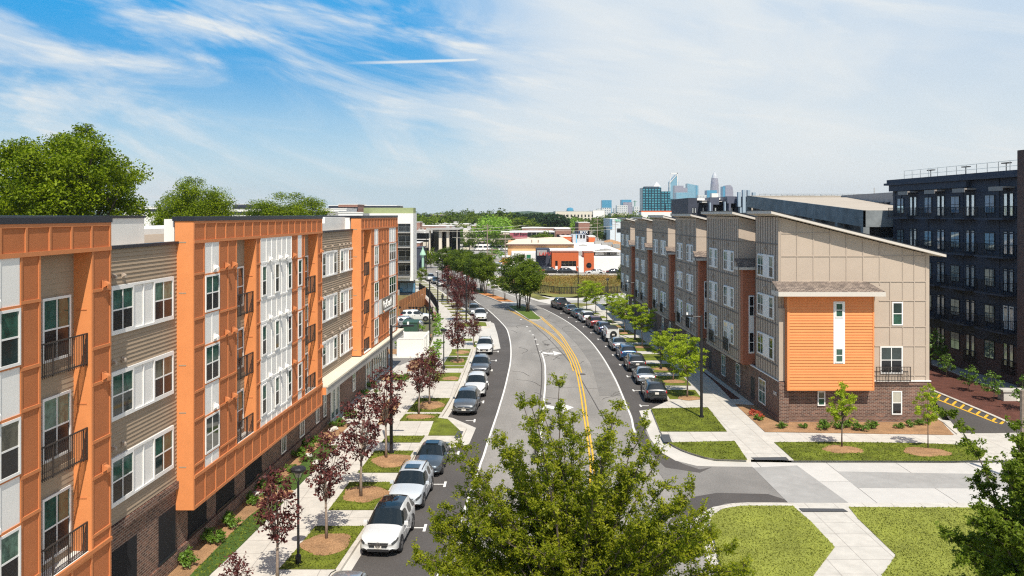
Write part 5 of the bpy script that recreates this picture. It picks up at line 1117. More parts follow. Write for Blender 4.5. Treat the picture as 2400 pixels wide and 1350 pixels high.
# ------------------------------------------------------------------ trees and shrubs
def leaf_cloud(name, cen, rad, npc, size, m, seed, parent=None, org=(0, 0, 0), asp=.5, flat=.6, tilt=.9, hollow=0., offs=None):
    q = np.random.default_rng(seed); cen = np.asarray(cen, float); rad = np.asarray(rad, float)
    if rad.ndim == 0: rad = np.full(len(cen), float(rad))
    n = len(cen) * npc; idx = np.repeat(np.arange(len(cen)), npc)
    d = q.normal(size=(n, 3)); d /= np.linalg.norm(d, axis=1)[:, None]; rr = (hollow + (1 - hollow) * q.random(n) ** .5); P = cen[idx] + d * (rad[idx] * rr)[:, None] * np.array([1, 1, flat])
    nrm = q.normal(size=(n, 3)) * tilt; nrm[:, 2] += 1.0; nrm += d * .5; nrm /= np.linalg.norm(nrm, axis=1)[:, None]
    t = q.normal(size=(n, 3)); u = np.cross(nrm, t); u /= np.linalg.norm(u, axis=1)[:, None]; w = np.cross(nrm, u)
    s = size * (.7 + .6 * q.random(n)); a = u * s[:, None]; b = w * (s * asp)[:, None]
    V = np.empty((n, 4, 3)); V[:, 0] = P - a; V[:, 1] = P + b - a * .15; V[:, 2] = P + a; V[:, 3] = P - b - a * .15
    V = V.reshape(-1, 3) - np.array(org)
    me = bpy.data.meshes.new(name); me.vertices.add(n * 4); me.vertices.foreach_set('co', V.ravel())
    me.loops.add(n * 4); me.loops.foreach_set('vertex_index', np.arange(n * 4)); me.polygons.add(n); me.polygons.foreach_set('loop_start', np.arange(0, n * 4, 4)); me.polygons.foreach_set('loop_total', np.full(n, 4))
    me.materials.append(M[m]); me.update(); me.validate()
    o = bpy.data.objects.new(name, me); COL.objects.link(o)
    if parent is not None: o.parent = parent
    return o
def crown_points(q, n, R_, H, z0, shape):
    out = []
    while len(out) < n:
        v = Vector((q.gauss(0, 1), q.gauss(0, 1), q.gauss(0, 1))).normalized(); k = q.random() ** .33
        x, y, z = v.x * k, v.y * k, v.z * k
        t = (z + 1) / 2
        if shape == 'vase': f = .35 + .75 * t ** .8 if t < .7 else 1.0
        elif shape == 'cone': f = 1.05 - .75 * t
        elif shape == 'egg': f = (1 - abs(t - .42) ** 1.7 * 1.2)
        else: f = 1.0
        nz = mnoise.noise(Vector((x * 1.7 + q.seed_o, y * 1.7, z * 1.7)))
        if shape != 'full' and k > .75 and nz < -.22: continue
        out.append((x * R_ * f, y * R_ * f, z0 + H * t))
    return out
def make_tree(name, seed, H, R_, z0, lm, bm='bark', label='', cat='tree', group=None, clumps=60, npc=70, cr=.5, leaf=.09, shape='round', trunk_r=.1, stems=1, limbs=14, loc=(0, 0, 0), flat=.6, tilt=.9, jag=.25):
    q = random.Random(seed); q.seed_o = seed * 1.37
    rt = root(name, loc, label, cat, group); org = (0, 0, 0)
    C_ = crown_points(q, clumps, R_, H - z0, z0, shape)
    tb = MB()
    for s in range(stems):
        a = 2 * math.pi * s / stems + q.random(); off = (.0 if stems == 1 else trunk_r * 1.6)
        bx, by = off * math.cos(a), off * math.sin(a); topx, topy = (bx * 4, by * 4) if stems > 1 else (q.uniform(-.1, .1), q.uniform(-.1, .1)); zt = z0 + (H - z0) * .30
        tr_ = trunk_r * (1 if stems == 1 else .62)
        tb.tube([(bx, by, -.05), (bx * 1.1, by * 1.1, z0 * .5), (topx, topy, zt)], [tr_ * 1.25, tr_, tr_ * .6], 8)
        if stems == 1: tb.tube([(topx, topy, zt), (topx * .5, topy + .1, z0 + (H - z0) * .8)], [tr_ * .6, tr_ * .15], 6)
        for _ in range(max(2, limbs // stems)):
            c = q.choice(C_); zb = z0 + (zt - z0) * q.random(); f = (zb) / zt
            p0 = (bx + (topx - bx) * f, by + (topy - by) * f, zb); mid = (p0[0] + (c[0] - p0[0]) * .5 + q.uniform(-.1, .1) * R_, p0[1] + (c[1] - p0[1]) * .5, p0[2] + (c[2] - p0[2]) * .42)
            tb.tube([p0, mid, c], [tr_ * .45, tr_ * .25, tr_ * .08], 5, cap=False)
    tb.build('trunk', bm, rt, smooth=True, local=True)
    rad = [cr * q.uniform(1 - jag, 1 + jag * 1.5) for _ in C_]
    leaf_cloud('crown', C_, rad, npc, leaf, lm, seed, rt, flat=flat, tilt=tilt)
    return rt
def copies(proto, spots, first=True):
    # spots: (x, y, z, rot, scale, label); the prototype itself takes the first spot
    for i, (x, y, z, rz, s, lb) in enumerate(spots):
        if i == 0: proto.location = (x, y, z); proto.rotation_euler = (0, 0, rz); proto.scale = (s, s, s) if not isinstance(s, tuple) else s; proto['label'] = lb
        else: copy_tree(proto, (x, y, z), rz, s, lb)
# purple-leaved trees on the left verge
PG = 'purple leaved street trees on the left verge'
pa_ = make_tree('purple_tree', 5, 4.6, 1.15, 1.5, 'leaf_purple', 'bark_pale', 'x', 'tree', PG, clumps=95, npc=15, cr=.23, leaf=.085, shape='vase', trunk_r=.06, limbs=26, flat=1)
pb_ = make_tree('purple_tree', 6, 4.7, 1.25, 1.35, 'leaf_purple', 'bark_pale', 'x', 'tree', PG, clumps=130, npc=17, cr=.25, leaf=.09, shape='egg', trunk_r=.07, limbs=24, flat=1)
def gp(px, py, z=.17): return G(px, py, z)
copies(pa_, [(*gp(650, 1372), .3, 1.05, 'airy purple tree at the bottom edge beside the nearest round lamp'), (*gp(765, 1265), 2.1, 1.12, 'airy purple tree on the mulch ring beside the nearest whole white car'), (*gp(846, 1166), 4.0, 1.22, 'purple tree on the second mulch ring, beside the white crossover with sunroof'),
              (*gp(905, 1075), 1.2, 1.25, 'purple tree beside the tall near lamp pole'), (*gp(982, 971), 5.1, 1.0, 'left hand purple tree of the pair beside the grey crossover'), (-10.2, 31.2, .15, 2.8, .68, 'purple twigs rising from the bottom edge at the left lawn strip')])
copies(pb_, [(*gp(1006.7, 949), .3, 1.0, 'right hand purple tree of the pair beside the grey crossover'), (*gp(1073, 850), 1.3, 1.12, 'dense purple tree beside the boxy white car and the second round lamp'), (*gp(1110, 810), 3.3, .78, 'small purple tree on the wide kerb bulge'),
             (*gp(1072, 752), 2.2, 1.15, 'purple tree left of the silver car under its leaves'), (*gp(1098, 733), 5.0, 1.25, 'broad purple tree next to the far white crossover'), (*gp(1078, 722), .9, 1.3, 'purple tree in the middle of the far purple group'), (*gp(1048, 706), 4.2, 1.35, 'furthest purple tree, above the standing person')])
# lime green trees on the right verge
LG = 'lime green street trees on the right verge'
la_ = make_tree('lime_tree', 21, 4.9, 1.75, 1.6, 'leaf_lime', 'bark_pale', 'x', 'tree', LG, clumps=85, npc=60, cr=.34, leaf=.085, shape='round', trunk_r=.06, limbs=22, flat=.38, tilt=.6)
lb_ = make_tree('lime_tree', 22, 4.7, 1.5, 1.3, 'leaf_lime', 'bark_pale', 'x', 'tree', LG, clumps=70, npc=55, cr=.34, leaf=.085, shape='egg', trunk_r=.055, limbs=20, flat=.45, tilt=.6)
copies(la_, [(*gp(1611, 931), .5, 1.08, 'lime green tree nearest the camera, behind the tall right lamp pole'), (*gp(1578, 892), 2.2, 1.0, 'lime green tree second from the near end, touching the nearest one'), (*gp(1505, 812.8), 4.4, 1.05, 'lime green tree beside the white off-roader'), (*gp(1464, 779.6), 1.1, 1.05, 'lime green tree beside the navy crossover')])
copies(lb_, [(*gp(1549, 862), 2.0, .85, 'small lime green tree left of the second round lamp on the right'), (*gp(1436.6, 758), .2, 1.0, 'thin lime green tree beside the dark red crossover'), (*gp(1396, 734.5), 3.3, 1.12, 'lime green tree beside the teal saloon'), (*gp(1375, 729), 5.2, 1.15, 'furthest lime green tree, beside the pickup truck')])
# young trees by the gable
ya_ = make_tree('young_tree', 31, 4.3, 1.15, 1.5, 'leaf_lime', 'bark', 'x', 'tree', 'young trees on the cross verge', clumps=60, npc=42, cr=.22, leaf=.075, shape='egg', trunk_r=.045, limbs=22, flat=.7)
copies(ya_, [(*gp(1973, 1049), .4, 1.0, 'young yellow green tree in front of the brick wall below the orange bay'), (*gp(2175, 1051), 2.4, (.78, .78, .98), 'slim young yellow green tree at the right corner of the brick wall')])
# median trees
MG = 'trees on the median'
ma_ = make_tree('median_tree', 41, 9.3, 3.9, 2.6, 'leaf_dark', 'bark', 'x', 'tree', MG, clumps=150, npc=80, cr=.78, leaf=.15, shape='round', trunk_r=.16, stems=3, limbs=18, flat=.6)
mb_ = make_tree('median_tree', 42, 8.8, 3.4, 2.4, 'leaf_green', 'bark', 'x', 'tree', MG, clumps=140, npc=80, cr=.7, leaf=.15, shape='vase', trunk_r=.15, stems=4, limbs=18, flat=.6)
copies(ma_, [(*gp(1216, 722), .5, .95, 'left stemmed dark green tree at the near tip of the median'), (*gp(1128, 683), 2.3, .85, 'dark green median tree in front of the mulch bed'), (*gp(1086, 667.5), 4.2, .85, 'broad dark green median tree near the crossroad'), (*gp(1049, 659), 1.2, .84, 'leftmost median tree, at the crossroad end')])
copies(mb_, [(*gp(1237, 730), 1.5, .95, 'right stemmed tree at the near tip of the median, overhanging the road'), (*gp(1137, 688), .5, .86, 'brighter median tree nearest to the long mulch bed'), (*gp(1112, 678), 2.8, .86, 'median tree in the middle of the far row'), (*gp(1101, 673), 3.9, .86, 'median tree behind the middle of the far row'), (*gp(1064, 661), 5.3, .86, 'bright green median tree next to the leftmost one'), ][:5])
sa_ = make_tree('sapling', 45, 3.6, 1.15, 1.1, 'leaf_green', 'bark', 'x', 'tree', 'saplings in the median mulch', clumps=40, npc=40, cr=.32, leaf=.10, shape='round', trunk_r=.05, stems=3, limbs=9)
copies(sa_, [(*gp(1156, 695), .5, 1.15, 'yellowish sapling in the orange mulch of the median'), (*gp(1183, 704), 2.0, 1.2, 'green sapling at the near end of the orange mulch'), ])
copy_tree(sa_, gp(985, 677), 1.0, 1.3, 'small green tree by the walk below the white block', 'single trees by the walk')
# big trees behind the left building
ba_ = make_tree('big_tree', 51, 24.3, 7.3, 9.5, 'leaf_big', 'bark', 'large spreading tree with airy crown behind the near end of the orange block', 'tree', 'big trees behind the orange block', clumps=210, npc=400, cr=1.45, leaf=.15, shape='round', trunk_r=.55, limbs=40, loc=(-41.8, 80, 0), flat=.7)
ba_.scale = (1, 1, 1)
bb_ = make_tree('big_tree', 52, 20.9, 5.9, 7.5, 'leaf_big', 'bark', 'round tree between the big crown and the distant low roofs', 'tree', 'big trees behind the orange block', clumps=260, npc=300, cr=1.5, leaf=.13, shape='full', trunk_r=.4, limbs=30, loc=(-48.2, 130, 0), flat=.7)
copy_tree(bb_, (XW(674, 175), 175, -1.2), 2.0, (1.55, 1.55, 1.0), 'wide dome shaped tree rising above the middle of the orange roof')
copy_tree(ba_, (-54.5, 84, -4), 2.5, .95, 'second big tree cut by the left edge behind the orange block'); copy_tree(bb_, (XW(475, 215), 215, -1), 3.3, .9, 'tree half hidden behind the round crown'); copy_tree(bb_, (XW(20, 120), 120, -2), 5, 1.0, 'tree behind the big crown at the left edge')

# foreground crape tree: tall limbs with small leaves (x, z of the limb tips in the plane y = 25, depth varied)
def front_tree(tips, trunk, y0, label, seed, lm, dens=1.0, leaf=.042, spread=2.4, sub=7, npt=34):
    q = random.Random(seed); rt = root('flowering_shrub_tree' if False else 'broadleaf_tree', (trunk[0], trunk[1], 0), label, 'tree')
    ORG[rt.name] = (trunk[0], trunk[1], 0); tb = MB(); cen = []; 
    base = [Vector((trunk[0] + q.uniform(-.35, .35), trunk[1] + q.uniform(-.35, .35), 2.6 + q.uniform(-.4, .8))) for _ in range(6)]
    for b in base: tb.tube([(trunk[0] + (b.x - trunk[0]) * .5, trunk[1] + (b.y - trunk[1]) * .5, -.1), b], [.09, .06], 7)
    for (x, z) in tips:
        y = y0 + q.uniform(-1, 1) * spread * (1 - .35 * min(1, abs(x - trunk[0]) / 6)); tip = Vector((x, y, z)); b = q.choice(base)
        m1 = b + (tip - b) * .45 + Vector((0, 0, .9)) * (1 if z > 5 else .3) + Vector((q.uniform(-.3, .3), q.uniform(-.3, .3), 0)); P = []
        for i in range(13): t = i / 12; P.append(b * (1 - t) ** 2 + m1 * 2 * t * (1 - t) + tip * t * t + Vector((q.uniform(-.05, .05), q.uniform(-.05, .05), q.uniform(-.04, .04))))
        tb.tube(P, [.042 * (1 - i / 13) + .007 for i in range(13)], 5, cap=False)
        for i in range(4, 13):
            for _ in range(int(sub * dens * (.35 + .07 * i)) if i < 12 else sub):
                L_ = q.uniform(.25, .75) * (1 - .35 * i / 12); d = Vector((q.gauss(0, 1), q.gauss(0, 1), q.gauss(.75, .7))).normalized(); e = P[i] + d * L_
                tb.tube([P[i], (P[i] + e) * .5 + Vector((0, 0, .04)), e], [.009, .006, .003], 3, cap=False)
                for k in range(3): c = P[i] + (e - P[i]) * (.35 + .32 * k); cen.append(tuple(c))
    tb.build('branches', 'bark_pale' if False else 'bark', rt)
    leaf_cloud('crown', cen, .11, max(3, int(npt / 3)), leaf, lm, seed, rt, org=ORG[rt.name], asp=.42, flat=1, tilt=1.0)
    return rt
def tw(px, py, Y=25): return (XW(px, Y), ZW(py, Y))
q = random.Random(3)
tips = [tw(*p) for p in ((1243, 915), (1312, 925), (1225, 960), (1275, 985), (1345, 985), (1330, 1030), (1430, 972), (1405, 1000), (1465, 985), (1508, 995), (1500, 1030), (1180, 1050), (1215, 1060), (1160, 1075), (1082, 1055), (1075, 1095), (1110, 1130), (1560, 1075), (1545, 1120), (1600, 1105), (1638, 1190), (1610, 1175), (1575, 1150), (1085, 1180), (1040, 1230), (1015, 1255), (985, 1288), (1050, 1345), (1660, 1265), (1700, 1280), (1735, 1335), (1690, 1330), (1640, 1240), (1250, 1060), (1290, 1080), (1380, 1065), (1420, 1060), (1350, 1120))]
for _ in range(84):
    py = q.uniform(1090, 1420); w = 130 + (py - 1050) * .92; tips.append(tw(1345 + q.uniform(-1, 1) * w, py))
front_tree(tips, (2.0, 25.5), 25, 'olive green multi stemmed tree filling the bottom centre over the road', 71, 'leaf_front', sub=7, npt=36, leaf=.05)
t2_ = []
for _ in range(75):
    a = q.uniform(-1.5, 1.5); px, py = 2475 + q.uniform(-1, 1) * 215, q.uniform(1000, 1420)
    if px < 2330 and py < 1130 and px < 2330 - (1130 - py) * .3 + 20: px += 110
    t2_.append(tw(px, py, 27))
t2_ += [tw(*p, 27) for p in ((2300, 1000), (2335, 985), (2285, 1060), (2225, 1190), (2250, 1165), (2235, 1270), (2222, 1290), (2270, 1330), (2360, 1000))]
front_tree(t2_, (17.2, 27.5), 27, 'dense bright green oak cut by the right edge above the lawn', 72, 'leaf_green', sub=7, npt=36, leaf=.066)

# shrubs
M['leaf_shrub'] = mat('shrub_leaf', (.11, .20, .02), .5, var=.4, vs=6, trans=.2); M['leaf_red'] = mat('red_flower', (.45, .07, .03), .6, var=.3, vs=5); M['leaf_hedge'] = mat('hedge_leaf', (.20, .34, .03), .5, var=.35, vs=3, trans=.25)
def shrub_proto(name, seed, m, h, r, n, leaf, label, group):
    qq = random.Random(seed); rt = root(name, (0, 0, 0), label, 'shrub', group); C_ = []
    tb = MB()
    for _ in range(n):
        a = qq.random() * 6.28; k = qq.random() ** .6; C_.append((r * k * math.cos(a), r * k * math.sin(a), h * (.3 + .65 * qq.random() * (1.15 - .5 * k)))); 
    for c in C_[::2]: tb.tube([(0, 0, 0), c], [.012, .006], 3)
    tb.build('stem', 'bark', rt, local=True); leaf_cloud('foliage', C_, .13 * max(1, h), 32, leaf, m, seed, rt, flat=.9); return rt
sg = 'round shrubs in the bed along the orange block'
s0 = shrub_proto('shrub', 81, 'leaf_shrub', .42, .33, 16, .05, 'x', sg)
spots = [(440, 1326), (428, 1305), (484, 1258), (500, 1273), (531, 1219), (543, 1235), (575, 1170), (592, 1181), (601, 1150), (626, 1162), (640, 1119), (655, 1133), (683, 1106), (697, 1071), (713, 1081), (721, 1050), (740, 1035), (757, 1045), (789, 1000), (803, 996), (822, 980), (821, 970), (853, 925), (868, 908), (884, 923), (945, 893), (951, 886)]
for i, (a, b) in enumerate(spots):
    x, y, z = gp(a, b); s = [1.35, 1.1, 1.2, 1.45, 1.0][i % 5]; lb = ('round green shrub in the tan mulch along the foot of the orange block')
    if i == 0: s0.location = (x, y, z); s0.scale = (s,) * 3; s0['label'] = lb
    else: copy_tree(s0, (x, y, z), i * 1.3, s, lb)
s1 = shrub_proto('hedge_shrub', 82, 'leaf_hedge', .9, .7, 26, .075, 'bright green hedge bush between the car park and the walk', 'bright hedge bushes beside the walk')
hs = [(1025, 770), (1028, 757), (1022, 745), (1030, 780), (1018, 735), (1025, 788), (1020, 842), (1012, 858), (1006, 872), (1018, 828), (1028, 815), (1010, 885), (1000, 862), (950, 762), (985, 775), (960, 820), (938, 815), (925, 895)]
for i, (a, b) in enumerate(hs):
    x, y, z = gp(a, b)
    if i == 0: s1.location = (x, y, z)
    else: copy_tree(s1, (x, y, z), i * 2.1, [1, 1.1, .9][i % 3])
rs = [(1779, 985, .8), (1833, 1003, .9), (1882, 1003, .7), (1932, 1006, 1.25), (2018, 1009, 1.2), (2045, 1003, 1.1), (2107, 1004, .8), (2135, 1000, .9), (2158, 996, .9), (1964, 1004, 1.1), (1985, 1002, 1.0)]
nm = ['first', 'second']
for i, (a, b, s) in enumerate(rs): copy_tree(s0, gp(a, b), i * 1.7, s * 1.25, 'green shrub in the tan mulch at the foot of the gable brick wall', 'shrubs along the gable brick wall')
f0 = shrub_proto('flowering_shrub', 83, 'leaf_red', .4, .4, 16, .05, 'orange red flowering shrub at the brick corner, right hand of two', 'red flowering shrubs by the brick corner')
f0.location = gp(1783, 982); copy_tree(f0, gp(1768, 973), 1, 1.1, 'orange red flowering shrub at the brick corner, left hand of two')
mg0 = make_tree('magnolia_shrub', 91, 3.0, 1.05, .5, 'leaf_shrub', 'bark', 'x', 'shrub', 'magnolias on the red brown mulch bank', clumps=42, npc=24, cr=.28, leaf=.10, shape='round', trunk_r=.05, limbs=12)
copies(mg0, [(*G(2219, 884, .2), .3, .75, 'left magnolia on the red brown mulch bank'), (*G(2271, 917, .2), 2, .75, 'middle magnolia on the red brown mulch bank'), (*G(2329, 940, .2), 4, .8, 'right magnolia on the red brown mulch bank'), (*G(2182, 864, .2), 1, 1.3, 'bright bush at the corner of the taupe gable'), (*G(2400, 962, .2), 3, .9, 'magnolia cut by the right edge above the mulch bank')])
# rocks in the left bed
for i, (a, b) in enumerate(((741, 1088), (612, 1160), (600, 1163), (785, 1008), (776, 1012), (840, 967), (722, 1072), (889, 925))):
    x, y, z = gp(a, b); mb = MB(); mb.lathe((x, y, z), [(.12, 0), (.26, .08), (.22, .2), (.08, .27)], 7); mb.v = [(vx + R.uniform(-.05, .05), vy + R.uniform(-.05, .05), vz) for vx, vy, vz in mb.v]
    mb.build('rock', 'conc_plain', label='pale rock lying among the shrubs of the left bed', cat='rock', group='pale rocks in the left bed')
# reeds in the meadow
def reeds():
    q = np.random.default_rng(9); n = 2600; xs = q.random(n); P = []
    for i in range(n):
        py = 661 + 21 * q.random() ** .8; px = 1240 + 235 * q.random(); x, y, _ = G(px, py + 5); P.append((x, y))
    V = []; F = []
    for x, y in P:
        h = .4 + .9 * q.random(); a = q.random() * 3.14; w = .09; dx, dy = w * math.cos(a), w * math.sin(a); l = (q.random() - .5) * .5; k = len(V)
        V += [(x - dx, y - dy, 0), (x + dx, y + dy, 0), (x + dx * .3 + l, y + dy, h), (x - dx * .3 + l, y - dy, h)]; F.append((k, k + 1, k + 2, k + 3))
    me = bpy.data.meshes.new('reeds'); me.from_pydata(V, [], F); me.materials.append(mat('reed', (.62, .52, .26), .8, var=.5, vs=.25, col2=(.17, .20, .05), trans=.3)); o = bpy.data.objects.new('reeds', me); COL.objects.link(o)
    tag(o, 'green and straw coloured reeds growing in the meadow below the far street', 'reeds', kind='stuff')
reeds()
M['leaf_scrub'] = mat('autumn_scrub', (.42, .22, .07), .8, var=.3, vs=.16, col2=(.20, .22, .04), v2=.3, vs2=.5, trans=.2)
_q = random.Random(19); _c = []
for _ in range(620): _p = G(1235 + 240 * _q.random(), 649 + 28 * _q.random() ** .9 + 1); _c.append((_p[0], _p[1], .25 + .5 * _q.random() ** 2))
tag(leaf_cloud('meadow_scrub', _c, [.7 + .9 * _q.random() for _ in _c], 34, .17, 'leaf_scrub', 3, None, flat=.45), 'low brown and green scrub covering the meadow below the far street', 'scrub', kind='stuff')

# turf tufts on the nearer lawns
def tufts(name, polys, dens, m, label, size=.05):
    q = np.random.default_rng(12); P = []
    for pts in polys:
        a = np.array([p[:2] for p in pts]); x0, y0 = a.min(0); x1, y1 = a.max(0); n = int((x1 - x0) * (y1 - y0) * dens); c = q.random((n, 2)) * (x1 - x0, y1 - y0) + (x0, y0); ins = np.zeros(n, bool); j = len(a) - 1
        for i in range(len(a)):
            with np.errstate(divide='ignore', invalid='ignore'): cr = ((a[i, 1] > c[:, 1]) != (a[j, 1] > c[:, 1])) & (c[:, 0] < (a[j, 0] - a[i, 0]) * (c[:, 1] - a[i, 1]) / (a[j, 1] - a[i, 1]) + a[i, 0])
            ins ^= cr; j = i
        P.append(c[ins])
    P = np.concatenate(P); n = len(P); ang = q.random(n) * 6.28; w = size * (.5 + .6 * q.random(n)); h = size * (.35 + .9 * q.random(n)); l = (q.random((n, 2)) - .5) * size * 1.6
    dx, dy = np.cos(ang) * w, np.sin(ang) * w; z = np.full(n, .163); V = np.empty((n, 3, 3)); V[:, 0] = np.stack([P[:, 0] - dx, P[:, 1] - dy, z], 1); V[:, 1] = np.stack([P[:, 0] + dx, P[:, 1] + dy, z], 1); V[:, 2] = np.stack([P[:, 0] + l[:, 0], P[:, 1] + l[:, 1], z + h], 1)
    me = bpy.data.meshes.new(name); me.vertices.add(n * 3); me.vertices.foreach_set('co', V.ravel()); me.loops.add(n * 3); me.loops.foreach_set('vertex_index', np.arange(n * 3)); me.polygons.add(n); me.polygons.foreach_set('loop_start', np.arange(0, n * 3, 3)); me.polygons.foreach_set('loop_total', np.full(n, 3)); me.materials.append(M[m]); me.update()
    o = bpy.data.objects.new(name, me); COL.objects.link(o); tag(o, label, 'grass', kind='stuff')
def pl(pts): return [G(a, b, .14) for a, b in pts]
def strip(f0, f1, a, b): ys = yr(a, b, 1.5); return [(f0(y), y) for y in ys] + [(f1(y), y) for y in ys[::-1]]
tufts('grass_blades', [pl([(1676, 1272), (1663, 1228), (1668, 1210), (1694, 1193), (1738, 1186), (1858, 1186), (1882, 1207), (1900, 1222), (1957, 1283), (1908, 1348), (1880, 1400), (1690, 1400)]), pl([(1989, 1189), (2420, 1191), (2420, 1400), (2060, 1400), (2068, 1348), (2100, 1302), (2012, 1217)])], 170, 'grass2', 'pale yellow green turf blades on the two front lawns', .055)
tufts('grass_blades', [strip(fl, fr, a, b) for a, b in lawns[:7]] + [strip(gi, lambda y: sll(y) - .02, 30, 46.2), pl([(1526, 958), (1659, 955), (1704, 1012), (1548, 1012)]), pl([(1567, 1037.5), (1722, 1034), (1752, 1079), (1677, 1076.5), (1620, 1062), (1580, 1045)]), pl([(1814, 1037), (1950, 1036), (2150, 1039), (2288, 1044), (2309, 1063), (2292, 1079), (2240, 1081), (1862, 1080)])], 90, 'grass', 'green turf blades on the verge lawns', .06)
# ------------------------------------------------------------------ street furniture
def tall_lamp(x, y, H, label, arm=-1.1, ang=0., group='tall black street lamps'):
    rt = root('street_lamp', (x, y, .15), label, 'street lamp', group); p = MB()
    p.tube([(0, 0, -.1), (0, 0, .12)], [.20, .20], 10); p.tube([(0, 0, .1), (0, 0, H - .15)], [.115, .085], 10); p.build('pole', 'metal_black', rt, smooth=False, local=True)
    a = MB(); c, s = math.cos(ang), math.sin(ang)
    a.tube([(0, 0, H - .25), (arm * c, arm * s, H - .2)], .04, 6); a.build('arm', 'metal_black', rt, local=True)
    h = MB(); h.hexa([(arm * c * (.6 if k in (0, 3) else 1.35) + sy * -s * .13, arm * s * (.6 if k in (0, 3) else 1.35) + sy * c * .13, H - .22 + dz) for dz in (0, .1) for k, sy in ((0, -1), (1, -1), (2, 1), (3, 1))]); h.build('lamp_head', 'metal_black', rt, local=True)
    e = MB(); e.box(arm * c - .06, arm * c + .06, arm * s - .06, arm * s + .06, H - .1, H + .08); e.build('photocell', 'white_trim', rt, local=True); return rt
for px, py, top, lb, arm, an in ((917, 1062, 757, 'tall lamp with arm to the right, in front of the orange block and shop-front', 1.1, .0), (1007, 796, 652, 'tall lamp behind the white fence enclosure beside the bright hedge', -.5, 1.3), (1026, 737, 636, 'tall lamp at the end of the black curved fence beside the walk', -.5, 1.3),
                                 (1092.6, 757, 645, 'tall lamp among the far purple trees near the white crossover', -.5, 1.3), (1644, 978, 735, 'tall lamp on the first lawn right of the street with arm pointing left', -1.1, 0), (1488, 797, 658, 'tall lamp beside the taupe terrace behind the white off-roader', -.9, 0),
                                 (1355, 722, 625, 'tall lamp at the far right corner beside the pickup truck', -.5, 1.3), (1036.5, 668, 605, 'furthest tall lamp near the crossroad', -.6, 0), (999, 655, 545, 'dark pole beside the white block at the far end of the walk', -.3, 0)):
    x, y, _ = gp(px, py, .15); tall_lamp(x, y, ZW(top, y) - .15, lb, arm, an)
def round_lamp(x, y, H, label):
    rt = root('pedestrian_lamp', (x, y, .15), label, 'lamp post', 'short round topped lamps'); p = MB()
    p.lathe((0, 0, 0), [(.13, -.1), (.13, .35), (.06, .42), (.05, H - .75), (.055, H - .7)], 10); p.build('pole', 'metal_black', rt, local=True)
    f = MB()
    for i in range(4): a = math.pi / 2 * i + .4; f.tube([(.04 * math.cos(a), .04 * math.sin(a), H - .72), (.26 * math.cos(a), .26 * math.sin(a), H - .22)], .014, 4)
    f.build('bracket', 'metal_black', rt, local=True)
    g_ = MB(); g_.lathe((0, 0, 0), [(.10, H - .5), (.19, H - .24), (.19, H - .2)], 14); g_.build('lamp_lens', 'blind', rt, local=True)
    d = MB(); d.lathe((0, 0, 0), [(.24, H - .27), (.34, H - .2), (.35, H - .12), (.28, H - .05), (.05, H)], 18); d.build('lamp_shade', 'metal_black', rt, local=True)
for px, py, top, lb in ((699, 1320, 1092, 'short round lamp nearest the camera on the left walk'), (1040, 866, 770, 'short round lamp beside the dense purple tree'), (1549, 866, 772, 'short round lamp between the lime trees on the right'), (1422, 756, 690, 'short round lamp beside the far lime trees'), (1424, 700, 652, 'short round lamp on the far walk before the meadow'), (1069, 738, 672, 'short lamp among the far purple trees'), (1050, 712, 668, 'short lamp by the standing person')):
    x, y, _ = gp(px, py, .15); round_lamp(x, y, ZW(top, y) - .15, lb)
# white vinyl fence enclosure
def enclosure():
    x0, x1, y0, y1 = XW(933, 91), XW(1001, 91), 88.5, 94.5; y0 = 15.7 * FP / (838 - 503); x0, x1 = XW(932, y0), XW(1000, y0) - .3; y1 = y0 + 5
    rt = root('fence_enclosure', ((x0 + x1) / 2, y0, .15), 'white vinyl fence enclosure between the shop-front and the walk', 'enclosure'); p = MB(); q_ = MB(); h = 2.15
    for a, b, c, d in ((x0, x1, y0, y0 + .06), (x0, x1, y1 - .06, y1), (x1 - .06, x1, y0 + .06, y1 - .06), (x0, x0 + .06, y0 + .06, y1 - .06)): p.box(a, b, c, d, .15, h)
    for x, y in ((x0, y0), (x1, y0), (x0, y1), (x1, y1), (x1, (2 * y0 + y1) / 3), (x1, (y0 + 2 * y1) / 3)): q_.box(x - .09, x + .09, y - .09, y + .09, .15, h + .1)
    q_.box(x0, x1, y0 - .03, y0, h - .16, h); q_.box(x1, x1 + .03, y0, y1, h - .16, h); p.build('fence_panel', 'white', rt); q_.build('fence_post', 'white_trim', rt)
    r2 = MB(); r2.box(x0 + .8, x0 + 2.2, y0 + 2.4, y0 + 4, .15, 1.4); r2.build('waste_bin', 'conc_grey', label='grey bin inside the white fence enclosure', cat='bin')
enclosure()
def green_box():
    y = 15.55 * FP / (792 - 503); x0, x1 = XW(944, y), XW(978, y); rt = root('utility_cabinet', ((x0 + x1) / 2, y, .15), 'tall dark green utility cabinet behind the white fence enclosure', 'cabinet')
    b = MB(); b.box(x0, x1, y, y + 2, .15, 2.0); b.build('cabinet_body', mat('dark_green_metal', (.035, .085, .055), .5, var=.1), rt)
    t = MB(); t.hexa([(x0 - .05, y - .05, 2.0), (x1 + .05, y - .05, 2.0), (x1 + .05, y + 2.1, 2.1), (x0 - .05, y + 2.1, 2.1), (x0 - .05, y - .05, 2.12), (x1 + .05, y - .05, 2.12), (x1 + .05, y + 2.1, 2.25), (x0 - .05, y + 2.1, 2.25)]); t.box((x0 + x1) / 2 - .01, (x0 + x1) / 2 + .01, y - .02, y, .2, 1.95); t.build('lid', MATS['dark_green_metal'], rt)
    c = MB(); c.box(x1 + .05, x1 + .35, y - 1.2, y - .8, .15, .9); c.build('bollard', 'white_trim', label='small pale bollard beside the green cabinet', cat='bollard')
green_box()
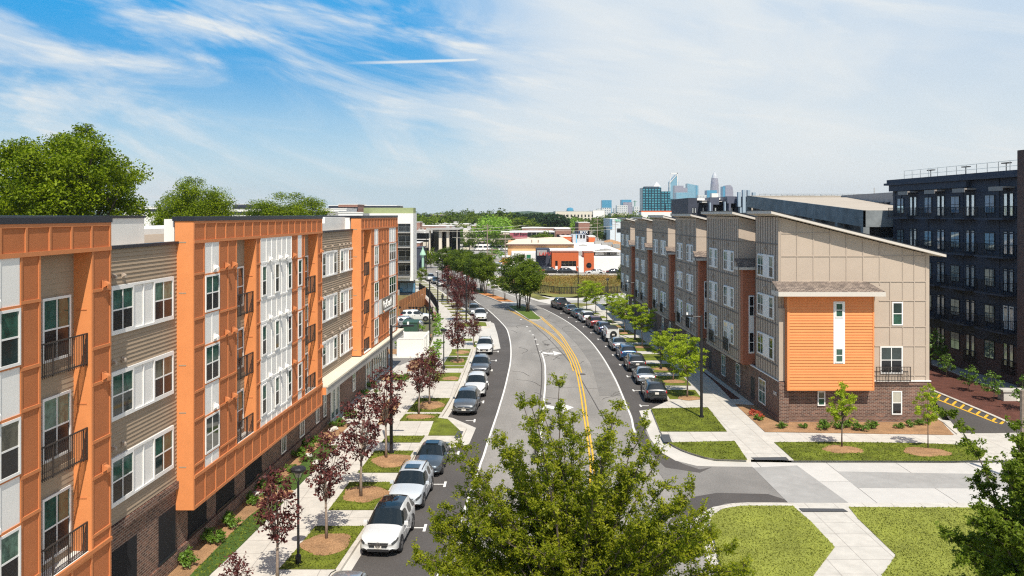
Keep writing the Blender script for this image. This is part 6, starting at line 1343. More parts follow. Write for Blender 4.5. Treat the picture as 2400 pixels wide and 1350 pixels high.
# timber fences, retaining wall and black railing behind the car park
def fence(p0, p1, h, m, label, z0=0., z1=0., gap=False, step=.16, name='wood_fence'):
    rt = root(name, (*p0, z0), label, 'fence'); b = MB(); ps = MB(); v = Vector((p1[0] - p0[0], p1[1] - p0[1])); L_ = v.length; n = max(2, int(L_ / step))
    for i in range(n):
        t0, t1 = i / n, (i + (.35 if gap else .96)) / n; A = (p0[0] + v.x * t0, p0[1] + v.y * t0); B = (p0[0] + v.x * t1, p0[1] + v.y * t1); za = z0 + (z1 - z0) * t0; d = .015
        b.hexa([(A[0], A[1], za), (B[0], B[1], za), (B[0] + d, B[1] + d, za), (A[0] + d, A[1] + d, za), (A[0], A[1], za + h), (B[0], B[1], za + h), (B[0] + d, B[1] + d, za + h), (A[0] + d, A[1] + d, za + h)])
    k = max(1, int(L_ / 2.2))
    for i in range(k + 1): t = i / k; x, y, z = p0[0] + v.x * t, p0[1] + v.y * t, z0 + (z1 - z0) * t; ps.box(x - .06, x + .06, y - .08, y - .01, z - .2, z + h + .05)
    for zz in (.25, h - .15): ps.hexa([(p0[0], p0[1] - .05, z0 + zz), (p1[0], p1[1] - .05, z1 + zz), (p1[0], p1[1] - .01, z1 + zz), (p0[0], p0[1] - .01, z0 + zz), (p0[0], p0[1] - .05, z0 + zz + .09), (p1[0], p1[1] - .05, z1 + zz + .09), (p1[0], p1[1] - .01, z1 + zz + .09), (p0[0], p0[1] - .01, z0 + zz + .09)])
    b.build('fence_board', m, rt); ps.build('fence_post', m, rt)
fence(G(935, 733)[:2], G(997, 700)[:2], 1.9, 'wood', 'upper timber fence rising towards the walk below the white block', 0, .2)
fence(G(936, 755)[:2], G(996, 714)[:2], 1.9, 'wood', 'lower timber fence rising towards the walk behind the car park', 0, .1)
fence(G(936, 742)[:2], G(1014, 743)[:2], 1.4, 'metal_black', 'low black railing behind the parked cars in the car park', .15, .15, True, .5, 'metal_fence')
pf = [G(*p)[:2] for p in ((982, 681), (996, 690), (1010, 704), (1022, 722), (1028, 742))]
fm = MB()
for a, b in zip(pf, pf[1:]):
    n = 40
    for i in range(n): x, y = a[0] + (b[0] - a[0]) * i / n, a[1] + (b[1] - a[1]) * i / n; fm.box(x - .015, x + .015, y - .05, y + .05, .15, 1.55)
    for z in (.25, 1.5): fm.hexa([(a[0], a[1], z), (b[0], b[1], z), (b[0] + .05, b[1] + .02, z), (a[0] + .05, a[1] + .02, z), (a[0], a[1], z + .06), (b[0], b[1], z + .06), (b[0] + .05, b[1] + .02, z + .06), (a[0] + .05, a[1] + .02, z + .06)])
fm.build('metal_fence', 'metal_black', label='black curved railing along the left edge of the walk', cat='fence')
wm = MB(); pw = [G(*p)[:2] for p in ((989, 702), (1003, 715), (1015, 731), (1022, 748))]; kerbline(wm, pw[::-1], .4, 1.1); wm.build('retaining_wall', 'brick_red', label='curved retaining wall below the black railing', cat='wall')
# meadow fence
for k, (a, b, lb) in enumerate((((1312, 690), (1475, 688), 'long black metal fence along the near edge of the meadow'), ((1165, 668), (1312, 690), 'black metal fence curving from the far walk to the meadow'))):
    fence(G(*a)[:2], G(*b)[:2], 1.45, 'metal_black', lb, 0, 0, True, .3, 'metal_fence')
# standing person on the walk
def person(x, y):
    rt = bpy.data.meshes.new('person'); V = [(0, 0, .95), (0, 0, 1.2), (0, 0, 1.42), (0, 0, 1.52), (0, 0, 1.64), (.10, 0, .9), (.12, .02, .5), (.12, 0, .08), (.12, -.14, .04), (-.10, 0, .9), (-.12, -.02, .5), (-.11, 0, .08), (-.11, -.14, .04), (.19, 0, 1.38), (.25, .02, 1.12), (.22, -.12, .92), (-.19, 0, 1.38), (-.25, .02, 1.12), (-.22, -.12, .92)]
    E = [(0, 1), (1, 2), (2, 3), (3, 4), (0, 5), (5, 6), (6, 7), (7, 8), (0, 9), (9, 10), (10, 11), (11, 12), (2, 13), (13, 14), (14, 15), (2, 16), (16, 17), (17, 18)]
    rad = [.15, .15, .16, .065, .10, .1, .075, .05, .04, .1, .075, .05, .04, .07, .05, .035, .07, .05, .035]
    rt.from_pydata(V, E, []); o = bpy.data.objects.new('person', rt); COL.objects.link(o); m = o.modifiers.new('s', 'SKIN'); s2 = o.modifiers.new('b', 'SUBSURF'); s2.levels = 1
    for i, r_ in enumerate(rad): rt.skin_vertices[0].data[i].radius = (r_, r_ * .8)
    rt.skin_vertices[0].data[0].use_root = True
    bpy.context.view_layer.update(); me = bpy.data.meshes.new_from_object(o.evaluated_get(bpy.context.evaluated_depsgraph_get())); bpy.data.objects.remove(o)
    me.materials.clear(); me.materials.append(mat('dark_clothes', (.03, .028, .03), .9)); p = bpy.data.objects.new('person', me); COL.objects.link(p); p.location = (x, y, .14); p.rotation_euler = (0, 0, .4)
    tag(p, 'person in dark clothes standing on the left walk below the white block', 'person')
    h = MB(); h.lathe((0, .02, 1.64), [(.06, -.06), (.105, -.01), (.10, .07), (.04, .12)], 10); q_ = h.build('hair', 'plastic', p, local=True)
if 'skin_vertices' in dir(bpy.types.Mesh) or True:
    try: person(*gp(1037, 711, .15)[:2])
    except Exception as e: print('person failed', e)
# wooden utility post and low stone block at right edge
x = XW(2397, 50); mb = MB(); mb.tube([(x, 50, -.1), (x, 50, ZW(915, 50))], .15, 8); mb.build('utility_post', 'bark_pale', label='weathered wooden post at the right edge in front of the mulch bank', cat='post')
x, y, _ = G(2378, 940, .2); mb = MB(); mb.box(x - .9, x + 1.2, y, y + .9, .2, .95); mb.box(x - 1, x + 1.3, y - .1, y + 1, .95, 1.1); mb.build('stone_pier', 'conc_plain', label='pale stone block at the right edge beside the dark block', cat='pier')
x, y, _ = G(1165, 672); mb = MB(); mb.tube([(x, y, 0), (x, y, 2.3)], .04, 6); mb.box(x - .35, x + .35, y - .06, y - .02, 1.5, 2.5); mb.build('road_sign', 'white_trim', label='small white road sign beside the far walk and the fence', cat='sign')
# ------------------------------------------------------------------ middle distance
WB = MB(); WB.box(0, 1, -.08, 0, 0, 1); FW = WB.mesh('window', 'gdark')
def far_box(name, label, cat, px0, px1, pt, Y, dep, m, win=None, z0=-.3, roof=None, group=None, rise=0.):
    x0, x1, zt = XW(px0, Y), XW(px1, Y), ZW(pt, Y); rt = root(name, ((x0 + x1) / 2, Y, 0), label, cat, group)
    w = MB(); w.box(x0, x1, Y, Y + dep, z0, zt - .25); w.build('wall', m, rt)
    r = MB(); r.box(x0 - .15, x1 + .15, Y - .15, Y + dep, zt - .25, zt); r.build('roof', roof or 'membrane', rt)
    if win:
        nx, rows_, (wv, hv) = win
        for i in range(nx):
            for (zb) in rows_:
                cx = x0 + (x1 - x0) * (i + .5) / nx; o = inst('window', FW, rt, (cx - wv / 2, Y - .01, zb)); o.scale = (wv, 1, hv)
    return rt
def ac(x, y, z, s, label): 
    b = MB(); b.box(x - s, x + s, y - s * .7, y + s * .7, z, z + s * 1.1); b.box(x - s * .8, x + s * .8, y - s * .7 - .05, y - s * .7, z + s * .2, z + s * .9); b.lathe((x, y, z + s * 1.1), [(s * .5, 0), (s * .5, .15)], 10)
    return b.build('roof_unit', 'conc_grey', label=label, cat='roof unit', group='grey roof units on the white roof')
M['orange_render'] = mat('orange_render', (.55, .125, .04), .8, var=.05); M['cream'] = mat('cream_render', (.68, .62, .52), .8, var=.05); M['tanr'] = mat('tan_render', (.62, .36, .17), .8, var=.08, vs=.3); M['peach'] = mat('peach_roof', (.82, .66, .50), .8, var=.06, vs=.15)
M['mauve'] = mat('mauve_metal_siding', (.36, .09, .12), .7, var=.1, vs=.5)
def restaurant():
    Y = 232.; rt = root('restaurant', (XW(1385, Y), Y, 0), 'low orange and white restaurant with garage door and round window across the meadow', 'building')
    X = lambda u: XW(1160 + u / 6.1375, Y); Z = lambda v: ZW(480 + v / 6.1375, Y)
    o = MB(); o.box(X(820), X(1203), Y, Y + 6, -.2, Z(680)); o.box(X(1283), X(1425), Y, Y + 6, -.2, Z(685)); o.build('orange_wall', 'orange_render', rt)
    w = MB(); w.box(X(1203), X(1283), Y + .3, Y + 30, -.2, Z(760)); w.box(X(1425), X(1900), Y + .3, Y + 30, -.2, Z(762)); w.box(X(830), X(1210), Y + 6, Y + 30, -.2, Z(700)); w.box(X(868), X(902), Y - .05, Y, -.2, Z(880)); w.box(X(952), X(1165), Y - .05, Y, -.2, Z(885)); w.build('white_wall', 'white', rt)
    d = MB(); d.box(X(868), X(902), Y - .06, Y, Z(878), Z(805)); d.box(X(955), X(1168), Y - .06, Y, Z(882), Z(808)); d.build('window', 'gdark', rt)
    d = MB(); 
    for i in range(1, 4): u = 955 + 213 * i / 4; d.box(X(u) - .05, X(u) + .05, Y - .1, Y - .06, Z(882), Z(808))
    d.box(X(955), X(1168), Y - .1, Y - .06, Z(846), Z(843)); d.build('window_bar', 'chrome', rt)
    c = MB(); c.lathe((0, 0, 0), [(XW(1160 + 38 / 6.1375, Y) - XW(1160, Y), 0), (XW(1160 + 38 / 6.1375, Y) - XW(1160, Y), .1)], 20, axis='x'); o_ = c.build('round_window', 'gdark', rt, local=True); g = ORG[rt.name]; o_.location = (X(1352) - g[0], -.1, Z(870)); o_.rotation_euler = (0, 0, math.pi / 2)
    k = MB(); k.box(X(812), X(1210), Y - .1, Y + 6.1, Z(682), Z(672)); k.box(X(1278), X(1430), Y - .1, Y + 6.1, Z(687), Z(677)); k.build('coping', 'brick_red', rt)
    b = MB(); b.box(X(605), X(800), Y + 4, Y + 14, -.2, Z(645)); b.build('dark_wing', 'clad', rt); e = MB(); e.box(X(610), X(752), Y + 2, Y + 4, Z(735), Z(662)); e.build('dining_terrace_screen', 'conc_grey', rt)
    t = text_mesh('LAMA', 1.35, mat('red_sign_letter', (.60, .05, .03), .5), .1); o_ = inst('lettering', t, rt, (X(640), Y + 1.7, Z(733)), 0, math.pi / 2); 
    Zr = Z(760) ; r = MB()
    r.hexa([(X(690), Y + 14, Z(700)), (X(1900), Y + 8, Z(700)), (X(1900), Y + 75, 5.5), (X(1130), Y + 75, 5.5), (X(690), Y + 14, Z(690)), (X(1900), Y + 8, Z(690)), (X(1900), Y + 75, 5.8), (X(1130), Y + 75, 5.8)]); r.build('roof', 'membrane', rt)
    return X, Z, Y
RX, RZ, RY = restaurant()
for i, (u, v, s) in enumerate(((1500, 730, 1.2), (1540, 725, 1.3), (1600, 720, 1.4), (1700, 725, 1.0), (1480, 680, 1.2), (1750, 690, .7), (1270, 610, 1.2), (1740, 600, 1.2), (1600, 590, 1.6), (1500, 560, 1.6), (1660, 560, .8), (940, 655, 1.4), (1080, 665, 1.4), (1240, 740, .9))):
    y = RY + max(3, (770 - v) * .28); ac(XW(1160 + u / 6.1375, y), y, max(3.9, ZW(480 + v / 6.1375, y) - s * .5) if v < 700 else 4.2, s, 'grey roof unit on the white roofs behind the orange restaurant')
# tan building with peach roof
def tan_hall():
    Y = 262.; rt = root('warehouse', (XW(1250, Y), Y, 0), 'tan hall with wide peach roof left of the orange restaurant', 'building'); x0, x1 = XW(1190, Y), XW(1345, Y); z = ZW(573, Y)
    w = MB(); w.box(x0, x1, Y, Y + 45, -.2, z); w.build('wall', 'tanr', rt)
    r = MB(); r.hexa([(x0 - .5, Y - .6, z), (x1, Y - .6, z), (x1, Y + 46, z), (x0 + 3, Y + 46, z), (x0 - .5, Y - .6, z + .25), (x1, Y - .6, z + .25), (x1, Y + 46, z + .4), (x0 + 3, Y + 46, z + .4)]); r.hexa([(x0 - .4, Y - .5, z + .25), (x1, Y - .5, z + .25), (x1, Y + 46, z + .4), (x0 + 3, Y + 46, z + .4), (x0 + 14, Y + 22, z + 1.6), (x1 - 2, Y + 22, z + 1.6), (x1 - 2, Y + 24, z + 1.6), (x0 + 14, Y + 24, z + 1.6)]); r.build('roof', 'peach', rt)
    e = MB(); e.box(x0 - .6, x1, Y - .7, Y - .5, z - .3, z + .1); e.build('eaves', 'brick_dark', rt)
    v = MB()
    for px in (1247, 1262): x = XW(px, Y); v.tube([(x, Y + 3, z), (x, Y + 3, z + 1.4)], .14, 6)
    v.build('roof_pipe', 'metal_black', rt)
    f = MB(); x0, x1 = XW(1199, 250), XW(1260, 250); f.box(x0, x1, 250, 262, -.2, ZW(592, 250)); o = f.build('low_wing', 'white', rt)
    for a, b, c, d, m in ((1234, 1244, 597, 605, mat('green_door', (.02, .17, .07), .6)), (1221, 1230, 596, 603, 'gdark')): q_ = MB(); q_.box(XW(a, 250), XW(b, 250), 249.9, 250, ZW(d, 250), ZW(c, 250)); q_.build('door' if a == 1234 else 'window', m, rt)
tan_hall()
far_box('kiosk', 'brown timber kiosk left of the tan hall', 'building', 1177, 1199, 601, 248, 6, 'wood')
for px, y_, m, lb in ((1185, 244, 'yellow', 'yellow sunshade beside the brown kiosk'), (1206, 247, 'metal_black', 'black sunshade beside the white low wing'), (1216, 246, 'metal_black', 'black sunshade in front of the green door')):
    b = MB(); x = XW(px, y_); b.lathe((x, y_, 2.3), [(2.0, 0), (1.1, .5), (.05, .95)], 8); b.tube([(x, y_, 0), (x, y_, 3)], .05, 5); b.build('parasol', m, label=lb, cat='parasol')
# storage hall, long white building
rt = far_box('storage_hall', 'mauve storage hall with dark lettering behind the tan hall', 'building', 1195, 1236, 544, 395, 40, 'mauve')
t = text_mesh('Self Storage', 1.75, 'metal_black', .1); inst('lettering', t, rt, (XW(1203.5, 395), 394.7, ZW(551, 395)), 0, math.pi / 2)
rt = far_box('long_white_building', 'long white two storey building with a row of small dark windows and loading bays', 'building', 1078, 1195, 543, 410, 30, 'cream', (22, (ZW(556, 410),), (1.0, 1.5)))
d = MB(); d.box(XW(1095, 409.9), XW(1190, 409.9), 409.6, 410, 0, ZW(568, 410)); d.build('loading_bay', 'gdark', rt)
far_box('white_strip_building', 'low white building right of the mauve storage hall', 'building', 1236, 1300, 543, 400, 30, 'cream', (6, (ZW(555, 400),), (2, 2)))
def van(px, Y, lb):
    x = XW(px, Y); rt = root('white_van', (x, Y, 0), lb, 'van', 'white vans by the loading bays'); b = MB(); b.box(-1.05, 1.05, 0, 5, .5, 2.7); b.hexa([(-1.0, -1.1, .5), (1.0, -1.1, .5), (1.0, 0, .5), (-1.0, 0, .5), (-.95, -.9, 1.3), (.95, -.9, 1.3), (1.0, 0, 2.2), (-1.0, 0, 2.2)]); b.build('body', 'white', rt, local=True)
    w = MB(); w.face([(-.85, -.93, 1.32), (.85, -.93, 1.32), (.85, -.1, 2.1), (-.85, -.1, 2.1)]); w.build('windscreen', 'carglass', rt, local=True); q_ = MB(); 
    for sx in (-.9, .9):
        for y in (-.3, 3.8): q_.lathe((sx, y, .4), [(.4, -.12), (.4, .12)], 10, axis='x')
    q_.build('wheel', 'rubber', rt, local=True)
for i, px in enumerate((1138, 1148.5, 1159, 1170, 1181, 1192, 1116, 1126)): van(px, 372, 'white delivery van in the row before the long white building')
# brick buildings, white block, green lettered block
far_box('brick_building', 'long red brick building with pale band in front of the wood', 'building', 1224, 1338, 534, 470, 26, 'brick_red', (14, (3.0,), (2.6, 2.2)))
far_box('brick_building', 'red brick building with two dark windows, right end of the brick row', 'building', 1302, 1337, 536, 455, 20, 'brick_red', (3, (3.2,), (1.6, 2)))
far_box('brick_building', 'red brick building beside the green round sign near the sloping road', 'building', 1356, 1382, 521, 520, 30, 'brick_red', (3, (3.2,), (2, 3)))
rt = far_box('white_office', 'large white three storey office block on the horizon', 'building', 1302, 1417, 495, 760, 40, 'cream', (14, (ZW(506, 760) - 1, ZW(514, 760) - 1), (1.3, 2.2)))
far_box('white_office', 'pale roof step at the right end of the white office block', 'building', 1390, 1416, 492, 758, 40, 'white')
far_box('low_pale_building', 'low pale building between trees near the white office', 'building', 1433, 1470, 500, 900, 30, 'cream', (6, (10.5,), (4, 3)))
rt = far_box('green_lettered_block', 'pale grey block with green lettering, partly behind the taupe terrace', 'building', 1430, 1500, 512, 420, 30, mat('pale_blue_grey_panel', (.58, .63, .66), .6))
t = text_mesh('lendingtree', 1.9, mat('green_sign_letter', (.02, .45, .22), .5), .1); inst('lettering', t, rt, (XW(1441, 420), 419.6, ZW(519, 420)), 0, math.pi / 2)
b = MB(); b.box(XW(1429, 420), XW(1435, 420), 419.8, 420, ZW(538, 420), ZW(513, 420)); b.build('blue_panel', 'gblue', rt); b = MB(); b.box(XW(1446, 420), XW(1462, 420), 419.7, 420, ZW(544, 420), ZW(535, 420)); b.build('window', 'gdark', rt)
b = MB(); x, y = XW(1432, 385), 385; b.lathe((x, y, -.3), [(8, 0), (6.5, 1.8), (4, 3.6), (1, 4.6)], 12); b.v = [(a + R.uniform(-.7, .7), c + R.uniform(-.7, .7), d + R.uniform(-.2, .4)) for a, c, d in b.v]; b.build('earth_mound', 'mulch', label='mound of orange earth below the green lettered block', cat='mound')
# sign tower reading ... BOX
rt = root('sign_tower', (XW(1360, 300), 300, 0), 'low grey tower carrying dark blue and white lettering behind the white roofs', 'building')
X = lambda u: XW(1330 + u / 16, 300); Z = lambda v: ZW(500 + v / 16, 300)
b = MB(); b.box(X(205), X(705), 300, 312, -.2, Z(800)); b.build('wall', mat('pale_grey_panel', (.46, .47, .50), .7), rt); b = MB(); b.box(X(320), X(350), 299.8, 300, 0, Z(800)); b.build('blue_pilaster', mat('sky_blue_paint', (.10, .38, .60), .6), rt)
for u0, u1 in ((365, 400), (480, 540), (590, 655)): b = MB(); b.box(X(u0), X(u1), 299.85, 300, Z(940), Z(805)); b.build('window', 'gdark', rt)
b = MB(); b.box(X(440), X(715), 299.9, 300.2, Z(770), Z(665)); b.build('sign_board', mat('navy_sign', (.015, .05, .13), .5), rt)
t = text_mesh('BOX', 1.35, 'white_trim', .08); inst('lettering', t, rt, (X(465), 299.7, Z(755)), 0, math.pi / 2); t = text_mesh('ALL', 1.4, MATS['navy_sign'], .08); inst('lettering', t, rt, (X(215), 299.7, Z(765)), 0, math.pi / 2)
for a, b_, c, d, lb, dp in ((1380, 1395, 553, 560, 'orange parapet building right of the lettered tower', 10), (1315, 1343, 553, 565, 'orange wing left of the lettered tower', 10)): far_box('orange_building', lb, 'building', a, b_, c, 305, dp, 'orange_render')
# shelter structure with tall pale piers at the far left crossroad
def shelter():
    Y = 295.; rt = root('canopy_building', (XW(1040, Y), Y, 0), 'open dark pavilion with tall cream piers and flat roof at the end of the street', 'building'); X = lambda p: XW(p, Y); Z = lambda p: ZW(p, Y)
    r = MB(); r.box(X(1006), X(1078), Y - 3, Y + 25, Z(536) - .4, Z(536)); r.build('roof', 'conc_grey', rt); p = MB()
    for a, b in ((1029, 1036), (1047, 1053), (1006, 1009), (1070.5, 1072)): p.box(X(a), X(b), Y - 1, Y + 2, -.2, Z(540))
    p.box(X(1036), X(1047), Y - 1, Y + 1, Z(543), Z(538)); p.build('pier', 'cream', rt); d = MB(); d.box(X(1010), X(1076), Y + 6, Y + 24, -.2, Z(537)); d.build('dark_interior', 'gdark', rt)
    for px, m in ((1044, 'blind'), (1056, 'gblue'), (1018, 'white'), (1075, 'yellow')): b = MB(); x = X(px); b.lathe((x, Y - 4, 2.2), [(1.8, 0), (.9, .5), (.05, .8)], 8); b.tube([(x, Y - 4, 0), (x, Y - 4, 2.6)], .05, 5); b.build('parasol', m, label='parasol (%s) in front of the dark pavilion' % {'blind': 'pale grey', 'gblue': 'blue', 'white': 'white', 'yellow': 'yellow'}[m], cat='parasol')
shelter()
far_box('roof_shed', 'low dark lean-to roof at the right edge of the white block', 'building', 974, 989, 580, 240, 10, 'clad', roof='clad')
b = MB(); x = XW(991, 238); b.lathe((x, 238, 4.4), [(.9, 0), (.8, .4), (.25, 1.6), (.05, 2.4)], 10); b.lathe((x, 238, 0), [(.35, 0), (.35, 5)], 6); b.build('bottle_tower', mat('pale_green_paint', (.35, .55, .42), .6), label='pale green conical tower beside the lean-to roof', cat='tower')
far_box('shop', 'white shop front with red sign left of the dark pavilion', 'building', 975, 1008, 560, 300, 20, 'cream', (3, (1, 6.2), (3.5, 3)))
far_box('brick_shop', 'orange brick shop at the right edge of the white block', 'building', 965, 984, 568, 285, 10, 'brick_red')
# cluttered low white roofs along the left middle distance
qf_ = random.Random(44)
spots = [(975, 1045, 541, 360), (1040, 1100, 537, 380), (985, 1060, 529, 430), (980, 1030, 548, 330), (1000, 1100, 524, 500), (1100, 1160, 528, 480)]
for i, (a, b_, c, Y) in enumerate(spots):
    far_box('low_building', '%s low flat roofed building at the street end, %s' % (['white', 'cream', 'pink brick'][i % 3], ['nearest the white block', 'above the pavilion roof', 'before the dark trees', 'left of the long one', 'by the bright trees', 'just above the shop front', 'in front of the long white building', 'furthest back', 'below the yellow green tree'][i]), 'building', a, b_, c, Y, 26, ['white', 'cream', 'brick_red'][i % 3], (7, (1.2,), (2.2, 2.2)))
    for k in range(4): x = XW(a + (b_ - a) * qf_.random(), Y + 12); zt_ = ZW(c, Y); ac(x, Y + 12, zt_, qf_.uniform(.6, 1.1), 'small roof unit on the cluttered low roofs at the street end')
far_box('flat_office', 'long pale flat roofed office among the trees on the left horizon', 'building', 1016, 1090, 513, 760, 30, 'cream', (12, (ZW(522, 760),), (3, 3)))
far_box('orange_office', 'pale orange office block on the left horizon', 'building', 1005, 1045, 503, 1100, 30, 'peach', (7, (ZW(508, 1100) - 2,), (5, 4)))
far_box('brick_tower_block', 'small dark red building beside the white block', 'building', 973, 984, 520, 420, 12, 'brick_red')
# buildings behind the left block
for a, b_, c, Y, m, lb in ((793, 838, 478, 330, 'brick_red', 'brown brick top storey behind the orange roofs'), (770, 930, 481, 345, 'clad', 'dark long building behind the brown brick one'), (757, 812, 488, 300, 'white', 'white low roof left of the grey box'), (766, 793, 494, 255, 'conc_grey', 'grey box on the skyline of the orange roofs'), (793, 850, 497, 240, 'white', 'white parapet right of the grey box'), (545, 600, 478, 420, 'clad', 'dark storey between the round tree and the dome shaped tree'), (500, 620, 490, 380, 'white', 'white long building seen between the trees'), (290, 380, 484, 400, 'white', 'white building glimpsed left of the round tree'), (-60, 60, 497, 330, 'white', 'white building under the big crown at the left edge')):
    far_box('flat_building', lb, 'building', a, b_, c, Y, 20, m, (int((b_ - a) / 9) + 1, (ZW(c, Y) - 2.6,), (1.6, 1.4)) if m != 'conc_grey' else None)
# poles and wires
def upole(px, base, top, lb, arms=(0, 1.4)):
    x, y, _ = G(px, base); H = ZW(top, y); rt = root('utility_pole', (x, y, 0), lb, 'utility pole', 'utility poles in the middle distance'); b = MB(); b.tube([(0, 0, 0), (0, 0, H)], [.2, .13], 6); b.build('pole', 'bark_pale', rt, local=True); c = MB()
    for a in arms: c.box(-1.6, 1.6, -.08, .08, H - .7 - a, H - .5 - a)
    c.build('cross_arm', 'bark_pale', rt, local=True); return (x, y, H)
P1 = upole(1142, 625, 525, 'slim pole above the green trees in the centre'); P2 = upole(1184, 632, 545, 'thick pole in front of the brown kiosk'); P3 = upole(1400, 590, 512, 'pole behind the lettered tower'); P4 = upole(1442, 580, 517, 'pole in front of the green lettered block'); P5 = upole(1079, 600, 535, 'pole right of the dark pavilion'); P6 = upole(1153, 630, 580, 'short pale pole beside the bright trees')
for i, (a, b_, y0_, y1_, sag) in enumerate(((960, 1480, 531, 527, .8), (960, 1480, 538, 534, .8), (1060, 1400, 556, 556, .6))):
    Y = 262 + i * 3; b = MB(); n = 20; z0_, z1_ = ZW(y0_, Y), ZW(y1_, Y); b.tube([(XW(a + (b_ - a) * k / n, Y), Y, z0_ + (z1_ - z0_) * k / n - sag * math.sin(math.pi * ((k / n * 2) % 1))) for k in range(n + 1)], .045, 4)
    b.build('overhead_wire', mat('pale_cable', (.5, .48, .42), .6), label='pale overhead wire crossing the middle distance, %s' % ['highest of the three', 'second from top', 'lowest of the three'][i], cat='wire')
# far cars in the car parks
qc = random.Random(5); proto = []
for c in ('white', 'black', 'silver', 'red', 'blue'):
    proto.append(car_meshes('suv', c))
def simple_car(x, y, z, rz, ci, lb):
    rt = root('parked_car', (x, y, z), lb, 'car', 'cars in the distant car parks', rz)
    for nm, me in proto[ci]:
        if me: o = bpy.data.objects.new(nm, me); COL.objects.link(o); o.parent = rt
cn5 = ['white', 'black', 'silver', 'dark red', 'blue']
for i in range(46):
    band = i % 3
    if band == 0: px, py = 1170 + qc.random() * 85, 615 + qc.random() * 20
    elif band == 1: px, py = 985 + qc.random() * 120, 592 + qc.random() * 12
    else: px, py = 1100 + qc.random() * 120, 571 + qc.random() * 8
    x, y, _ = G(px, py); ci = qc.choice([0, 0, 0, 1, 2, 2, 3, 4]); simple_car(x, y, .0, qc.choice([0, math.pi / 2]) + .1, ci, '%s car standing among the distant parked cars %s' % (cn5[ci], ['before the brown kiosk', 'by the dark pavilion', 'before the white vans'][band]))
x, y, _ = G(980, 611); simple_car(x, y, 0, math.pi / 2, 0, 'white car passing on the crossroad beside the white block'); x, y, _ = G(1420, 546.5); simple_car(x, y, .05, 1.2, 3, 'dark red car on the distant sloping road')

# ------------------------------------------------------------------ woods and single trees beyond
def far_tree(name, seed, m, H, R_, shape, z0, lb, gp_, npc=26, clumps=60, leaf=.55): return make_tree(name, seed, H, R_, z0, m, 'bark', lb, 'tree', gp_, clumps=clumps, npc=npc, cr=R_ * .27, leaf=leaf, shape=shape, trunk_r=.3, limbs=10, flat=.8)
TG = 'trees of the distant wood'
pr = {'pine': far_tree('pine_tree', 101, 'leaf_pine', 17, 4.2, 'egg', 6, 'x', TG), 'dark': far_tree('broadleaf_tree', 102, 'leaf_dark', 14, 6.5, 'round', 2.5, 'x', TG), 'green': far_tree('broadleaf_tree', 103, 'leaf_green', 12, 6, 'round', 2, 'x', TG), 'lime': far_tree('broadleaf_tree', 104, 'leaf_hedge', 13, 6.5, 'round', 2, 'x', TG)}
used = set(); words = {'pine': 'dark slender pine', 'dark': 'dark green round tree', 'green': 'mid green round tree', 'lime': 'yellow green round tree'}
def put(kind, px, Y, top, where, wide=1., base=None):
    p = pr[kind]; H = {'pine': 17, 'dark': 14, 'green': 12, 'lime': 13}[kind]; zt_ = ZW(top, Y); s = zt_ / H; lb = '%s %s' % (words[kind], where)
    if kind not in used: used.add(kind); p.location = (XW(px, Y), Y, 0); p.scale = (s * wide, s * wide, s); p['label'] = lb
    else: copy_tree(p, (XW(px, Y), Y, 0), qc.random() * 6, (s * wide, s * wide, s), lb)
for px, Y, tp, k, wh_, wd in ((1165, 560, 492, 'dark', 'crowning the wood behind the bright tree', 1.3), (1160, 430, 502, 'lime', 'brightest of the wood, in the centre', 1.2), (1145, 400, 512, 'lime', 'at the left foot of the brightest tree', 1.1), (1172, 440, 522, 'green', 'in front of the brightest tree', 1.1), (1192, 440, 524, 'green', 'right of the brightest tree, above the roofs', 1.1), (1120, 520, 512, 'dark', 'left of the brightest tree', 1.3),
                             (1064, 640, 495, 'dark', 'broad, left of the centre on the horizon', 1.2), (1098, 700, 492, 'dark', 'pointed, on the horizon left of centre', .9), (1112, 620, 500, 'green', 'between two dark ones on the horizon', 1.3), (1040, 560, 512, 'green', 'below the pale orange office', 1.5), (1000, 520, 510, 'green', 'right of the white block on the horizon', 1.4), (985, 500, 506, 'green', 'touching the white block on the horizon', 1.3), (1020, 480, 521, 'dark', 'in front of the long pale office', 1.1), (1055, 470, 524, 'dark', 'below the long pale office', 1.2), (1085, 470, 522, 'green', 'right end of the long pale office', 1.2),
                             (1100, 370, 543, 'dark', 'left of the row of small windows', 1.0), (1164, 370, 545, 'dark', 'before the row of small windows', 1.0), (1190, 355, 551, 'dark', 'left side of the mauve hall', 1.0), (1256, 350, 550, 'dark', 'right of the mauve hall, brownish', .9), (1272, 365, 543, 'green', 'between the mauve hall and the lettered tower', 1.3), (1340, 600, 509, 'lime', 'right of the pines below the white office', 1.1), (1300, 540, 520, 'green', 'among the pines, low', 1.4), (1242, 520, 515, 'green', 'low and bright between the pines', 1.2), (1415, 640, 507, 'dark', 'right end of the white office', .8), (1405, 480, 525, 'dark', 'beside the blue sided block', 1.1), (1418, 440, 530, 'dark', 'left foot of the blue sided block', 1.0), (1383, 600, 514, 'dark', 'before the white office, right half', .8), (1360, 620, 513, 'green', 'before the white office, middle', .8), (1455, 800, 500, 'green', 'left of the dark glass tower', 1.2), (1480, 760, 497, 'green', 'just left of the dark glass tower', 1.2), (1160, 300, 580, 'lime', 'bright, behind the median trees', .9), (1143, 290, 590, 'green', 'behind the median trees, left', .9), (1178, 285, 588, 'lime', 'beside the thick pole', .7), (1010, 250, 583, 'green', 'left of the median tree row', .9), (372, 140, 500, 'green', 'slim, in the gap of the near roofs', .7), (1455, 190, 622, 'dark', 'bare brown bush beside the taupe terrace end', .5)):
    put(k, px, Y, tp, wh_, wd)
